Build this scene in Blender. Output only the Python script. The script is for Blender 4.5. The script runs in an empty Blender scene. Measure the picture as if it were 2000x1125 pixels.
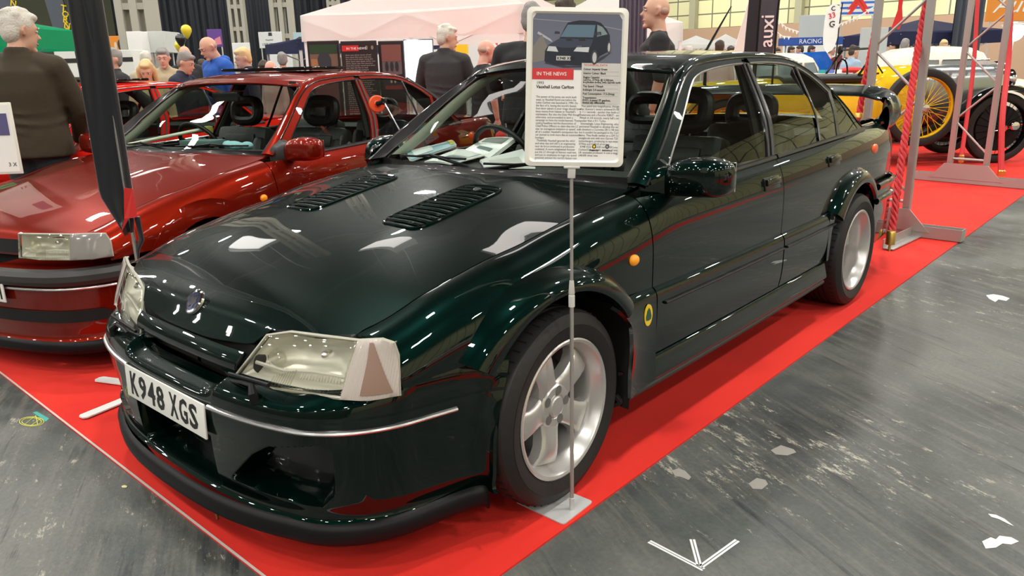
import bpy, bmesh, math, random
import numpy as np
from mathutils import Vector, Matrix, Euler
random.seed(7)
pi = math.pi
S = bpy.context.scene
COL = S.collection
# ------------------------------------------------------------------ camera (world: x = car forward, y = car's left, z up)
CAM = Vector((1.7778, 2.2592, 1.3697))
RR = ((-0.65650, 0.75399, -0.02272), (-0.22150, -0.16389, 0.96129), (-0.72108, -0.63611, -0.27460))
FPX = 1496.4
cd = bpy.data.cameras.new('camera')
co = bpy.data.objects.new('camera', cd); COL.objects.link(co)
cd.sensor_width = 36.0; cd.lens = 36.0 * FPX / 2000; cd.clip_end = 400; cd.clip_start = .05
Rm = Matrix((RR[0], RR[1], tuple(-v for v in RR[2]))).transposed()
co.matrix_world = Matrix.Translation(CAM) @ Rm.to_4x4()
S.camera = co
# ------------------------------------------------------------------ view, world, hall lamps
S.view_settings.view_transform = 'Standard'; S.view_settings.look = 'None'
S.view_settings.gamma = 1; S.view_settings.use_curve_mapping = False
S.view_settings.exposure = 0.12
S.cycles.use_denoising = True
S.cycles.max_bounces = 8; S.cycles.sample_clamp_indirect = 8
W = bpy.data.worlds.new('hall_air'); S.world = W; W.use_nodes = True
W.node_tree.nodes['Background'].inputs[0].default_value = (.3, .27, .27, 1)
W.node_tree.nodes['Background'].inputs[1].default_value = 0.55
CEIL = 13.0

def area_lamp(name, loc, sx, sy, power, color=(1, .97, .9)):
    l = bpy.data.lights.new(name, 'AREA'); l.shape = 'RECTANGLE'; l.size = sx; l.size_y = sy
    l.energy = power; l.color = color
    o = bpy.data.objects.new(name, l); COL.objects.link(o); o.location = loc
    return o
LAMPS = []
for i in range(-5, 3):
    for j in range(-5, 3):
        x, y = i * 8.6 + 7.3, j * 8.4 + 2.5
        LAMPS.append((x, y))
        area_lamp('hall_lamp_light', (x, y, CEIL - 1.12), .75, .75, 430)
LIGHTBOXES = [(-5.25, -8.6, 1), (-5.2, -15.9, 1), (-6.6, -4.4, 1), (-16, -24, 1), (-7, 9, 1), (-16, 11, 1)]
for (x, y, s_) in LIGHTBOXES: area_lamp('light_box_light', (x, y, 8.15), .75, 2.1, 4)
# ------------------------------------------------------------------ helpers
def ray(px, py):
    v = ((px - 1000) / FPX, (562.5 - py) / FPX, 1.0)
    return Vector([sum(v[k] * RR[k][i] for k in range(3)) for i in range(3)])
def at(px, py, depth):
    return CAM + ray(px, py) * depth
def floor_at(px, depth, z=0.0):
    p = at(px, 130, depth); return Vector((p.x, p.y, z))
def on_floor(px, py):
    r = ray(px, py); return CAM + r * (-CAM.z / r.z)
YAW_VIEW = math.atan2(-.636, -.721)

def tagit(o, label=None, cat=None, group=None, kind=None):
    if label: o['label'] = label
    if cat: o['category'] = cat
    if group: o['group'] = group
    if kind: o['kind'] = kind
    return o
def empty(name, loc=(0, 0, 0), rz=0, label=None, cat=None, group=None):
    o = bpy.data.objects.new(name, None); COL.objects.link(o); o.empty_display_size = .1
    o.location = loc; o.rotation_euler = (0, 0, rz)
    return tagit(o, label, cat, group)
def link(name, me, parent=None, mat=None, smooth=True):
    o = bpy.data.objects.new(name, me); COL.objects.link(o)
    if parent is not None: o.parent = parent
    if mat is not None:
        for m in (mat if isinstance(mat, (list, tuple)) else [mat]): me.materials.append(m)
    if smooth:
        me.polygons.foreach_set('use_smooth', [True] * len(me.polygons)); me.update()
    return o
def flat(o):
    me = o.data; me.polygons.foreach_set('use_smooth', [False] * len(me.polygons)); me.update(); return o
def copy_tree(o, parent=None):
    c = o.copy(); COL.objects.link(c); c.parent = parent
    for ch in list(o.children): copy_tree(ch, c)
    return c

class MB:
    """collects shapes into one mesh"""
    def __init__(s): s.v = []; s.f = []; s.mi = []; s.cur = 0
    def add(s, vs, fs, M=None):
        b = len(s.v)
        for p in vs:
            p = Vector(p)
            s.v.append(tuple(M @ p) if M is not None else tuple(p))
        for f in fs: s.f.append(tuple(b + i for i in f)); s.mi.append(s.cur)
        return s
    def box(s, c, d, M=None, bev=0.0):
        x, y, z = d[0] / 2, d[1] / 2, d[2] / 2; cx, cy, cz = c
        if bev <= 0:
            vs = [(cx + i * x, cy + j * y, cz + k * z) for i in (-1, 1) for j in (-1, 1) for k in (-1, 1)]
            fs = [(0, 1, 3, 2), (4, 6, 7, 5), (0, 4, 5, 1), (2, 3, 7, 6), (0, 2, 6, 4), (1, 5, 7, 3)]
            return s.add(vs, fs, M)
        bm = bmesh.new(); bmesh.ops.create_cube(bm, size=1)
        for v in bm.verts: v.co = Vector((v.co.x * d[0] + cx, v.co.y * d[1] + cy, v.co.z * d[2] + cz))
        bmesh.ops.bevel(bm, geom=list(bm.edges), offset=min(bev, min(d) * .49), segments=2, affect='EDGES', profile=.6)
        bm.verts.index_update()
        s.add([v.co for v in bm.verts], [[v.index for v in f.verts] for f in bm.faces], M); bm.free()
        return s
    def tube(s, pts, r, n=10, cap=True, closed=False, M=None, flat_=1.0, up=None):
        pts = [Vector(p) for p in pts]; m = len(pts)
        rs = r if isinstance(r, (list, tuple)) else [r] * m
        vs = []; prev = None
        for i, p in enumerate(pts):
            if closed: t = pts[(i + 1) % m] - pts[i - 1]
            else: t = pts[min(i + 1, m - 1)] - pts[max(i - 1, 0)]
            if t.length < 1e-9: t = Vector((0, 0, 1))
            t.normalize()
            if prev is None:
                a = Vector(up) if up is not None else (Vector((0, 0, 1)) if abs(t.z) < .9 else Vector((1, 0, 0)))
            else: a = prev
            a = a - t * a.dot(t)
            if a.length < 1e-6: a = t.orthogonal()
            a.normalize(); prev = a; b = t.cross(a)
            for k in range(n):
                an = 2 * pi * k / n
                vs.append(p + (a * math.cos(an) * flat_ + b * math.sin(an)) * rs[i])
        fs = []
        for i in range(m if closed else m - 1):
            for k in range(n):
                j = (i + 1) % m
                fs.append((i * n + k, i * n + (k + 1) % n, j * n + (k + 1) % n, j * n + k))
        if cap and not closed: fs += [tuple(range(n))[::-1], tuple((m - 1) * n + k for k in range(n))]
        return s.add(vs, fs, M)
    def lathe(s, prof, n=32, axis='z', M=None, closed=False):
        vs = []; m = len(prof)
        for k in range(n):
            a = 2 * pi * k / n; c, q = math.cos(a), math.sin(a)
            for r, h in prof:
                vs.append({'z': (r * c, r * q, h), 'y': (r * c, h, r * q), 'x': (h, r * c, r * q)}[axis])
        fs = []
        for k in range(n):
            k2 = (k + 1) % n
            for i in range(m if closed else m - 1):
                j = (i + 1) % m
                fs.append((k * m + i, k * m + j, k2 * m + j, k2 * m + i))
        return s.add(vs, fs, M)
    def ball(s, c, r, nu=16, nv=10, M=None):
        r = r if isinstance(r, (tuple, list)) else (r, r, r)
        vs = [(c[0], c[1], c[2] + r[2])]
        for j in range(1, nv):
            b = pi * j / nv
            for i in range(nu):
                a = 2 * pi * i / nu
                vs.append((c[0] + r[0] * math.sin(b) * math.cos(a), c[1] + r[1] * math.sin(b) * math.sin(a), c[2] + r[2] * math.cos(b)))
        vs.append((c[0], c[1], c[2] - r[2]))
        fs = [(0, 1 + i, 1 + (i + 1) % nu) for i in range(nu)]
        for j in range(nv - 2):
            for i in range(nu):
                a = 1 + j * nu
                fs.append((a + i, a + nu + i, a + nu + (i + 1) % nu, a + (i + 1) % nu))
        L = len(vs) - 1; a = 1 + (nv - 2) * nu
        fs += [(L, a + (i + 1) % nu, a + i) for i in range(nu)]
        return s.add(vs, fs, M)
    def prism(s, pts, d, M=None):
        """pts: closed outline of 3D points, d: extrusion vector"""
        n = len(pts); d = Vector(d); P = [Vector(p) for p in pts]
        vs = P + [p + d for p in P]
        fs = [tuple(range(n))[::-1], tuple(range(n, 2 * n))] + [(i, (i + 1) % n, n + (i + 1) % n, n + i) for i in range(n)]
        return s.add(vs, fs, M)
    def quad(s, a, b, c, d): return s.add([a, b, c, d], [(0, 1, 2, 3)])
    def build(s, name, mat=None, parent=None, smooth=True, sharp=35, M=None):
        me = bpy.data.meshes.new(name); me.from_pydata(s.v, [], s.f); me.update()
        if len(set(s.mi)) > 1: me.polygons.foreach_set('material_index', s.mi)
        bm = bmesh.new(); bm.from_mesh(me); bmesh.ops.recalc_face_normals(bm, faces=bm.faces); bm.to_mesh(me); bm.free()
        o = link(name, me, parent, mat, smooth)
        if smooth and sharp: me.set_sharp_from_angle(angle=math.radians(sharp))
        return o

def spl(xs, ys):
    """monotone cubic interpolation of a table"""
    xs = list(map(float, xs)); ys = [np.array(y, float) for y in ys]
    if xs[0] > xs[-1]: xs = xs[::-1]; ys = ys[::-1]
    n = len(xs); d = [(ys[i + 1] - ys[i]) / (xs[i + 1] - xs[i]) for i in range(n - 1)]
    m = [d[0]]
    for i in range(1, n - 1):
        a, b = d[i - 1], d[i]; h0 = xs[i] - xs[i - 1]; h1 = xs[i + 1] - xs[i]
        w1, w2 = 2 * h1 + h0, h1 + 2 * h0
        with np.errstate(all='ignore'):
            q = np.where(a * b > 0, (w1 + w2) / (w1 / np.where(a == 0, 1, a) + w2 / np.where(b == 0, 1, b)), 0.0)
        m.append(q)
    m.append(d[-1])
    def f(x):
        if x <= xs[0]: r = ys[0] + m[0] * (x - xs[0])
        elif x >= xs[-1]: r = ys[-1] + m[-1] * (x - xs[-1])
        else:
            i = max(0, min(n - 2, int(np.searchsorted(xs, x)) - 1)); h = xs[i + 1] - xs[i]; t = (x - xs[i]) / h
            r = (2*t**3-3*t*t+1)*ys[i]+(t**3-2*t*t+t)*h*m[i]+(-2*t**3+3*t*t)*ys[i+1]+(t**3-t*t)*h*m[i+1]
        return float(r) if r.ndim == 0 else Vector(r)
    return f
def curve3(pts, smooth=True):
    """arc-length parametrised curve through 3D (or nD) points, t in 0..1"""
    P = [np.array(p, float) for p in pts]; L = [0.0]
    for a, b in zip(P, P[1:]): L.append(L[-1] + max(1e-6, float(np.linalg.norm(b - a))))
    L = [l / L[-1] for l in L]
    if smooth and len(P) > 2:
        n = len(P); m = []
        for i in range(n):
            if i == 0: m.append((P[1] - P[0]) / (L[1] - L[0]))
            elif i == n - 1: m.append((P[-1] - P[-2]) / (L[-1] - L[-2]))
            else:
                h0, h1 = L[i] - L[i-1], L[i+1] - L[i]
                m.append(((P[i]-P[i-1])/h0*h1 + (P[i+1]-P[i])/h1*h0)/(h0+h1))
        def f(t):
            t = min(1, max(0, t)); i = max(0, min(n - 2, int(np.searchsorted(L, t)) - 1)); h = L[i+1]-L[i]; u = (t-L[i])/h
            return Vector((2*u**3-3*u*u+1)*P[i]+(u**3-2*u*u+u)*h*m[i]+(-2*u**3+3*u*u)*P[i+1]+(u**3-u*u)*h*m[i+1])
        return f
    def g(t):
        t = min(1, max(0, t)); i = max(0, min(len(P) - 2, int(np.searchsorted(L, t)) - 1)); u = (t-L[i])/(L[i+1]-L[i])
        return Vector(P[i]*(1-u)+P[i+1]*u)
    return g
def edgy(n, e=.003):
    """0..1 samples with a close extra row at both ends (keeps shading flat up to a panel gap)"""
    return [0, e] + [i / n for i in range(1, n)] + [1 - e, 1]
def patch(name, fn, nu, nv, mat, parent, flange=.014, inside=None, mirror=False, thick=0.0, rnd=.0025, us=None, vs_=None, mats=None):
    us = us or edgy(nu); vs_ = vs_ or edgy(nv)
    G = [[Vector(fn(u, v)) for v in vs_] for u in us]
    return gridmesh(name, G, mat, parent, flange, inside, mirror, rnd, mats)
def gridmesh(name, G, mat, parent, flange=.014, inside=None, mirror=False, rnd=.0025, mats=None):
    nu, nv = len(G), len(G[0])
    if mirror: G = [[Vector((p.x, -p.y, p.z)) for p in r] for r in G]
    c = G[nu // 2][nv // 2]; n = (G[nu//2+1 if nu//2+1<nu else nu//2][nv//2] - G[nu//2-1][nv//2]).cross(G[nu//2][min(nv-1,nv//2+1)] - G[nu//2][nv//2-1])
    ins = Vector(inside) if inside is not None else Vector((c.x, 0, .55))
    if mirror and inside is not None: ins.y = -ins.y
    sgn = 1 if n.dot(c - ins) > 0 else -1
    V = [tuple(p) for r in G for p in r]
    idx = lambda i, j: i * nv + j
    F = []; MI = []
    for i in range(nu - 1):
        for j in range(nv - 1):
            f = (idx(i, j), idx(i + 1, j), idx(i + 1, j + 1), idx(i, j + 1))
            F.append(f if sgn > 0 else f[::-1]); MI.append(mats(i / (nu - 1), j / (nv - 1)) if mats else 0)
    if flange:
        loop = [(i, 0) for i in range(nu)] + [(nu-1, j) for j in range(1, nv)] + [(i, nv-1) for i in range(nu-2, -1, -1)] + [(0, j) for j in range(nv-2, 0, -1)]
        def nrm(i, j):
            i0, i1 = max(0, i-1), min(nu-1, i+1); j0, j1 = max(0, j-1), min(nv-1, j+1)
            q = (G[i1][j] - G[i0][j]).cross(G[i][j1] - G[i][j0])
            if q.length < 1e-12: q = n.copy()
            return q.normalized() * sgn
        rings = []
        for d in (rnd, flange):
            b = len(V)
            for (i, j) in loop: V.append(tuple(G[i][j] - nrm(i, j) * d))
            rings.append(b)
        m = len(loop); base = [idx(i, j) for i, j in loop]
        for a0, a1 in ((base, list(range(rings[0], rings[0]+m))), (list(range(rings[0], rings[0]+m)), list(range(rings[1], rings[1]+m)))):
            for k in range(m):
                k2 = (k + 1) % m; f = (a0[k], a1[k], a1[k2], a0[k2])
                F.append(f[::-1] if sgn > 0 else f); MI.append(0)
    me = bpy.data.meshes.new(name); me.from_pydata(V, [], F); me.update()
    if mats: me.polygons.foreach_set('material_index', MI)
    bm = bmesh.new(); bm.from_mesh(me); bmesh.ops.remove_doubles(bm, verts=bm.verts, dist=1e-6); bm.to_mesh(me); bm.free()
    o = link(name, me, parent, mat)
    if flange: me.set_sharp_from_angle(angle=math.radians(55))
    return o
def pair(fn):
    """call a builder for the left and then the right side"""
    return [fn(False), fn(True)]
def ribbon(name, A, B, mat, parent, n=40, m=4, bulge=0.0, inside=(0, 0, 0), mirror=False, flange=.01):
    """strip lofted between two curves A(t), B(t) with an outward bulge"""
    ins = Vector(inside)
    def fn(u, v):
        a, b = A(u), B(u); p = a.lerp(b, v)
        if bulge:
            e = 1e-3; tdir = A(min(1, u + e)) - A(max(0, u - e)); nn = (b - a).cross(tdir)
            if nn.length > 1e-12:
                nn.normalize()
                if nn.dot(p - ins) < 0: nn = -nn
                p = p + nn * bulge * 4 * v * (1 - v)
        return p
    return patch(name, fn, n, m, mat, parent, flange=flange, inside=inside, mirror=mirror)
def text(name, s, size, mat, parent=None, M=None, extrude=.001, offset=0.0, align='LEFT', sx=1.0, spacing=1.0, leading=1.0, shear=0.0):
    c = bpy.data.curves.new(name, 'FONT'); c.body = s; c.size = size; c.extrude = extrude; c.offset = offset
    c.align_x = align; c.space_character = spacing; c.space_line = leading; c.resolution_u = 2; c.shear = shear
    o = bpy.data.objects.new(name, c); COL.objects.link(o)
    dg = bpy.context.evaluated_depsgraph_get(); me = bpy.data.meshes.new_from_object(o.evaluated_get(dg))
    bpy.data.objects.remove(o); me.name = name
    if sx != 1.0: me.transform(Matrix.Diagonal((sx, 1, 1, 1)))
    t = link(name, me, parent, None, smooth=False)
    me.materials.clear(); me.materials.append(mat)
    if M is not None: t.matrix_local = M
    return t
def frame_M(origin, right, up):
    r = Vector(right).normalized(); u = Vector(up); u = (u - r * u.dot(r)).normalized(); n = r.cross(u)
    return Matrix(((r.x, u.x, n.x, origin[0]), (r.y, u.y, n.y, origin[1]), (r.z, u.z, n.z, origin[2]), (0, 0, 0, 1)))

# ------------------------------------------------------------------ materials
MATS = {}
def mat(name, color=(.5, .5, .5), rough=.5, metal=0.0, coat=0.0, coat_rough=.03, emit=None, estr=1.0, alpha=1.0, trans=0.0, ior=1.45, spec=.5, noise=None, bump=None, sheen=0.0):
    if name in MATS: return MATS[name]
    m = bpy.data.materials.new(name); m.use_nodes = True; nt = m.node_tree; b = nt.nodes['Principled BSDF']
    b.inputs['Base Color'].default_value = (*color, 1); b.inputs['Roughness'].default_value = rough
    b.inputs['Metallic'].default_value = metal; b.inputs['Coat Weight'].default_value = coat
    b.inputs['Coat Roughness'].default_value = coat_rough; b.inputs['Alpha'].default_value = alpha
    b.inputs['Transmission Weight'].default_value = trans; b.inputs['IOR'].default_value = ior
    b.inputs['Specular IOR Level'].default_value = spec; b.inputs['Sheen Weight'].default_value = sheen
    if emit: b.inputs['Emission Color'].default_value = (*emit, 1); b.inputs['Emission Strength'].default_value = estr
    if noise:   # (scale, color2, lo, hi)
        tc = nt.nodes.new('ShaderNodeTexCoord'); nz = nt.nodes.new('ShaderNodeTexNoise'); nz.inputs['Scale'].default_value = noise[0]; nz.inputs['Detail'].default_value = 4
        cr = nt.nodes.new('ShaderNodeValToRGB'); cr.color_ramp.elements[0].color = (*color, 1); cr.color_ramp.elements[1].color = (*noise[1], 1)
        cr.color_ramp.elements[0].position = noise[2]; cr.color_ramp.elements[1].position = noise[3]
        nt.links.new(tc.outputs['Object'], nz.inputs['Vector']); nt.links.new(nz.outputs['Fac'], cr.inputs[0]); nt.links.new(cr.outputs[0], b.inputs['Base Color'])
    if bump:    # (scale, strength)
        tc = nt.nodes.new('ShaderNodeTexCoord'); nz = nt.nodes.new('ShaderNodeTexNoise'); nz.inputs['Scale'].default_value = bump[0]; nz.inputs['Detail'].default_value = 3
        bp = nt.nodes.new('ShaderNodeBump'); bp.inputs['Strength'].default_value = bump[1]; bp.inputs['Distance'].default_value = .01
        nt.links.new(tc.outputs['Object'], nz.inputs['Vector']); nt.links.new(nz.outputs['Fac'], bp.inputs['Height']); nt.links.new(bp.outputs[0], b.inputs['Normal'])
    MATS[name] = m; return m
def paint(name, color, metal=.6, rough=.38, flake=.35):
    if name in MATS: return MATS[name]
    m = mat(name, color, rough, metal, coat=1.0, coat_rough=.015)
    m.node_tree.nodes['Principled BSDF'].inputs['Coat IOR'].default_value = 1.5; m.node_tree.nodes['Principled BSDF'].inputs['Specular IOR Level'].default_value = 0.0
    return m
GREEN = paint('dark green metallic paint', (.0007, .0075, .0058), .55, .33)
RED = paint('red metallic paint', (.20, .010, .003), .55, .36)
BRIGHTRED = paint('bright red paint', (.62, .015, .008), 0.0, .4)
MAROON = paint('maroon paint', (.10, .006, .006), .3, .4)
BLACKP = paint('gloss black paint', (.004, .004, .005), 0, .3)
RUB = mat('black rubber trim', (.007, .007, .008), .45, spec=.2)
RUBG = mat('grey worn plastic', (.035, .034, .033), .5)
SEAL = mat('satin black trim', (.008, .008, .009), .25, coat=.3)
TYRE = mat('tyre rubber', (.012, .0115, .0115), .6, bump=(60, .12))
ALLOY = mat('silver painted alloy', (.62, .61, .60), .30, .65, coat=.5, coat_rough=.1)
CHROME = mat('chrome', (.85, .85, .85), .08, 1.0)
DULLCHR = mat('brushed silver strip', (.50, .50, .50), .28, .9)
BLACKHOLE = mat('dark cavity', (.003, .003, .003), .8)
STEEL = mat('brake steel', (.10, .09, .09), .45, .8)
def glassmat(name, tint, rough=0.0, dens=1.0):
    m = bpy.data.materials.new(name); m.use_nodes = True; nt = m.node_tree; nt.nodes.clear()
    out = nt.nodes.new('ShaderNodeOutputMaterial'); mix = nt.nodes.new('ShaderNodeMixShader')
    tr = nt.nodes.new('ShaderNodeBsdfTransparent'); tr.inputs[0].default_value = (*tint, 1)
    gl = nt.nodes.new('ShaderNodeBsdfGlossy'); gl.inputs[0].default_value = (1, 1, 1, 1); gl.inputs['Roughness'].default_value = rough
    fr = nt.nodes.new('ShaderNodeFresnel'); fr.inputs[0].default_value = 1.5
    mu = nt.nodes.new('ShaderNodeMath'); mu.operation = 'MULTIPLY'; mu.inputs[1].default_value = 1.6 * dens; mu.use_clamp = True
    ge = nt.nodes.new('ShaderNodeNewGeometry'); iom = nt.nodes.new('ShaderNodeMapRange'); iom.inputs['To Min'].default_value = 1.5; iom.inputs['To Max'].default_value = 1/1.5
    nt.links.new(ge.outputs['Backfacing'], iom.inputs['Value']); nt.links.new(iom.outputs[0], fr.inputs[0]); nt.links.new(fr.outputs[0], mu.inputs[0]); nt.links.new(mu.outputs[0], mix.inputs[0])
    nt.links.new(tr.outputs[0], mix.inputs[1]); nt.links.new(gl.outputs[0], mix.inputs[2]); nt.links.new(mix.outputs[0], out.inputs[0])
    MATS[name] = m; return m
GLASS = glassmat('tinted car glass', (.74, .82, .77))
GLASSC = glassmat('clear windscreen glass', (.88, .94, .90), 0, .42)
LENS = glassmat('clear lamp lens', (.92, .92, .88), .02, 1.2)
def lens_ribbed(name, color, scale, strength=.5, trans=.6, rough=.12):
    m = mat(name, color, rough, trans=trans, coat=.6); nt = m.node_tree; b = nt.nodes['Principled BSDF']
    tc = nt.nodes.new('ShaderNodeTexCoord'); wv = nt.nodes.new('ShaderNodeTexWave'); wv.inputs['Scale'].default_value = scale; wv.bands_direction = 'Y'
    bp = nt.nodes.new('ShaderNodeBump'); bp.inputs['Strength'].default_value = strength; bp.inputs['Distance'].default_value = .004
    nt.links.new(tc.outputs['Object'], wv.inputs['Vector']); nt.links.new(wv.outputs['Fac'], bp.inputs['Height']); nt.links.new(bp.outputs[0], b.inputs['Normal'])
    return m
REFL = mat('lamp reflector', (.80, .79, .72), .3, .35)
INDIC = lens_ribbed('clear indicator lens', (.50, .44, .40), 60, .35, .0, .2)
AMBER = mat('amber lens', (.95, .33, .01), .2, coat=.6, emit=(1, .35, .02), estr=.12)
ORANGE = mat('orange lens', (.80, .10, .02), .2, coat=.6)
REDLENS = mat('red lens', (.45, .01, .01), .15, coat=.8)
LEATHER = mat('black leather', (.005, .0055, .0055), .42, bump=(40, .2))
DASH = mat('dark grey dashboard', (.022, .027, .024), .6)
TRIMG = mat('pale grey green pillar trim', (.34, .36, .29), .6)
LINING = mat('dark headlining', (.02, .02, .018), .9)
PLATE = mat('number plate white', (.80, .80, .76), .35, coat=.3)
BLK = mat('black print', (.006, .006, .006), .4)
WHITE = mat('white print', (.85, .85, .83), .5)
YEL = mat('yellow enamel', (.85, .60, .02), .3, coat=.5)
DKG = mat('dark green enamel', (.01, .07, .03), .3, coat=.5)
# ------------------------------------------------------------------ saloon car bodywork
Pf = spl([-3.86, -3.75, -3.5, -3.2, -2.73, -2.0, -1.2, -.5, 0, .25, .45, .62, .70], [.70, .775, .825, .852, .872, .885, .889, .884, .868, .855, .835, .805, .77])
ZTf = spl([-3.8, -3.3, -2.7, -2.0, -1.2, -.75, -.5, -.26, 0, .13, .25, .40, .50, .60, .70], [.99, 1.0, .992, .972, .955, .945, .915, .885, .835, .815, .79, .755, .722, .692, .66])
YBf = spl([-3.8, -3.3, -2.7, -1.2, -.75, -.5, -.26, 0, .25, .40, .5, .60, .7], [.62, .72, .755, .755, .75, .75, .745, .73, .71, .70, .69, .665, .63])
Hf = spl([-3.8, -.6, 0, .6], [.25, .235, .20, .13])
Nf = spl([-3.8, -.7, -.4, 0, .6], [2.6, 2.6, 2.3, 2.1, 2.0])
def sideY(x, z):
    P, yb, zt, H, n = Pf(x), YBf(x), ZTf(x), Hf(x), Nf(x); zl = zt - H
    if z <= zl: return P - .10 * (zl - z) ** 2
    t = min(1.0, (z - zl) / H)
    return yb + (P - yb) * (1 - t ** n) ** (1 / n)
def GY(x, z):
    t = (z - .95) / .43
    return .80 - .5 * (z - .95) + .018 * 4 * t * (1 - t) * (1 if 0 < t < 1 else 0)
def gpt(p): return (p[0], GY(p[0], p[1]), p[1])
class RBF:
    def __init__(s, pts, lam=1e-4):
        P = []
        for x, y, z in pts:
            P.append((x, y, z))
            if y > 1e-6: P.append((x, -y, z))
        A = np.array(P); s.X = A[:, :2]; n = len(A)
        D = np.linalg.norm(s.X[:, None] - s.X[None], axis=2)
        K = np.where(D > 0, D * D * np.log(np.maximum(D, 1e-9)), 0) + lam * np.eye(n)
        Q = np.hstack([np.ones((n, 1)), s.X]); M = np.block([[K, Q], [Q.T, np.zeros((3, 3))]])
        s.w = np.linalg.solve(M, np.concatenate([A[:, 2], np.zeros(3)])); s.n = n
    def __call__(s, x, y):
        d = np.linalg.norm(s.X - np.array([x, y]), axis=1)
        k = np.where(d > 0, d * d * np.log(np.maximum(d, 1e-9)), 0)
        return float(k @ s.w[:s.n] + s.w[s.n] + s.w[s.n + 1] * x + s.w[s.n + 2] * y)
BONC = spl([.80, .762, .735, .708, .60, .45, .25, 0, -.25, -.5, -.6], [.585, .615, .650, .686, .737, .786, .840, .889, .930, .962, .970])
def BON(x, y):
    """bonnet height: centre profile whose nose bows back towards the lamps, blended to the wing line"""
    a = abs(y); yb = YBf(min(.6, x)); t = min(1.1, a/yb)
    xe = x + .17*a*a*max(0, min(1, (x-.45)/.22))**1.5 * (1 - .75*max(0, (a-.36)/.3) if a > .36 else 1)
    zc = BONC(xe); ze = ZTf(min(.6, x)); w = t**2.6
    if x > .60: ze = .692 - (x-.60)*.30 - max(0, (.60-a))*.0
    dome = zc - max(0, (zc-ze)) * w if x <= .60 else zc*(1-w*.0) - (zc-ze)*w*(1 if zc > ze else .0)
    crease = .006*math.exp(-((a-.33-.10*(.7-x)*0)/.10)**2)*max(0, min(1, (.55-x)/.5))
    return dome + crease
bonF = curve3([(0,.762),(.15,.757),(.27,.742),(.315,.735),(.36,.722),(.385,.700),(.43,.685),(.50,.672),(.56,.660),(.62,.632),(.665,.602)])
def bonnet_xf(y):
    lo, hi = 0.0, 1.0
    for _ in range(30):
        m = (lo + hi) / 2
        if bonF(m)[0] < y: lo = m
        else: hi = m
    return bonF(lo)[1]

def bonnet_xr(y): return -.47 - .19 * (abs(y) / .74) ** 2.2
def coons(b, t, l, r):
    def f(u, v):
        c00, c10, c01, c11 = b(0), b(1), t(0), t(1)
        return (b(u)*(1-v) + t(u)*v + l(v)*(1-u) + r(v)*u) - (c00*(1-u)*(1-v) + c10*u*(1-v) + c01*(1-u)*v + c11*u*v)
    return f
# front bumper outline seen from above: y, x -> parametrised from centre to the wheel arch
BP = curve3([(.848,0),(.847,.13),(.842,.26),(.826,.40),(.800,.52),(.766,.62),(.718,.69),(.655,.745),(.58,.785),(.48,.815),(.40,.838),(.33,.862),(.25,.900)])
def bumper_row(off, back=0.0, side_in=0.0):
    """plan curve moved inwards by off"""
    def f(t):
        e = 1e-3; p = BP(t); d = BP(min(1, t+e)) - BP(max(0, t-e)); n = Vector((d.y, -d.x)).normalized()
        if n.x + n.y < 0: n = -n
        q = p - n * off
        if q.y < 0: q.y = 0
        return q
    return f
def rounded_poly_sd(pt, poly, r):
    """signed distance to polygon shrunk by r then grown by r (negative inside)"""
    x, y = pt; inside = False; dm = 1e9; n = len(poly)
    for i in range(n):
        x0, y0 = poly[i]; x1, y1 = poly[(i+1) % n]
        if (y0 > y) != (y1 > y) and x < (x1-x0)*(y-y0)/(y1-y0)+x0: inside = not inside
        dx, dy = x1-x0, y1-y0; t = max(0, min(1, ((x-x0)*dx+(y-y0)*dy)/(dx*dx+dy*dy)))
        dm = min(dm, math.hypot(x-x0-t*dx, y-y0-t*dy))
    return (-dm if inside else dm) - r

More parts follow.
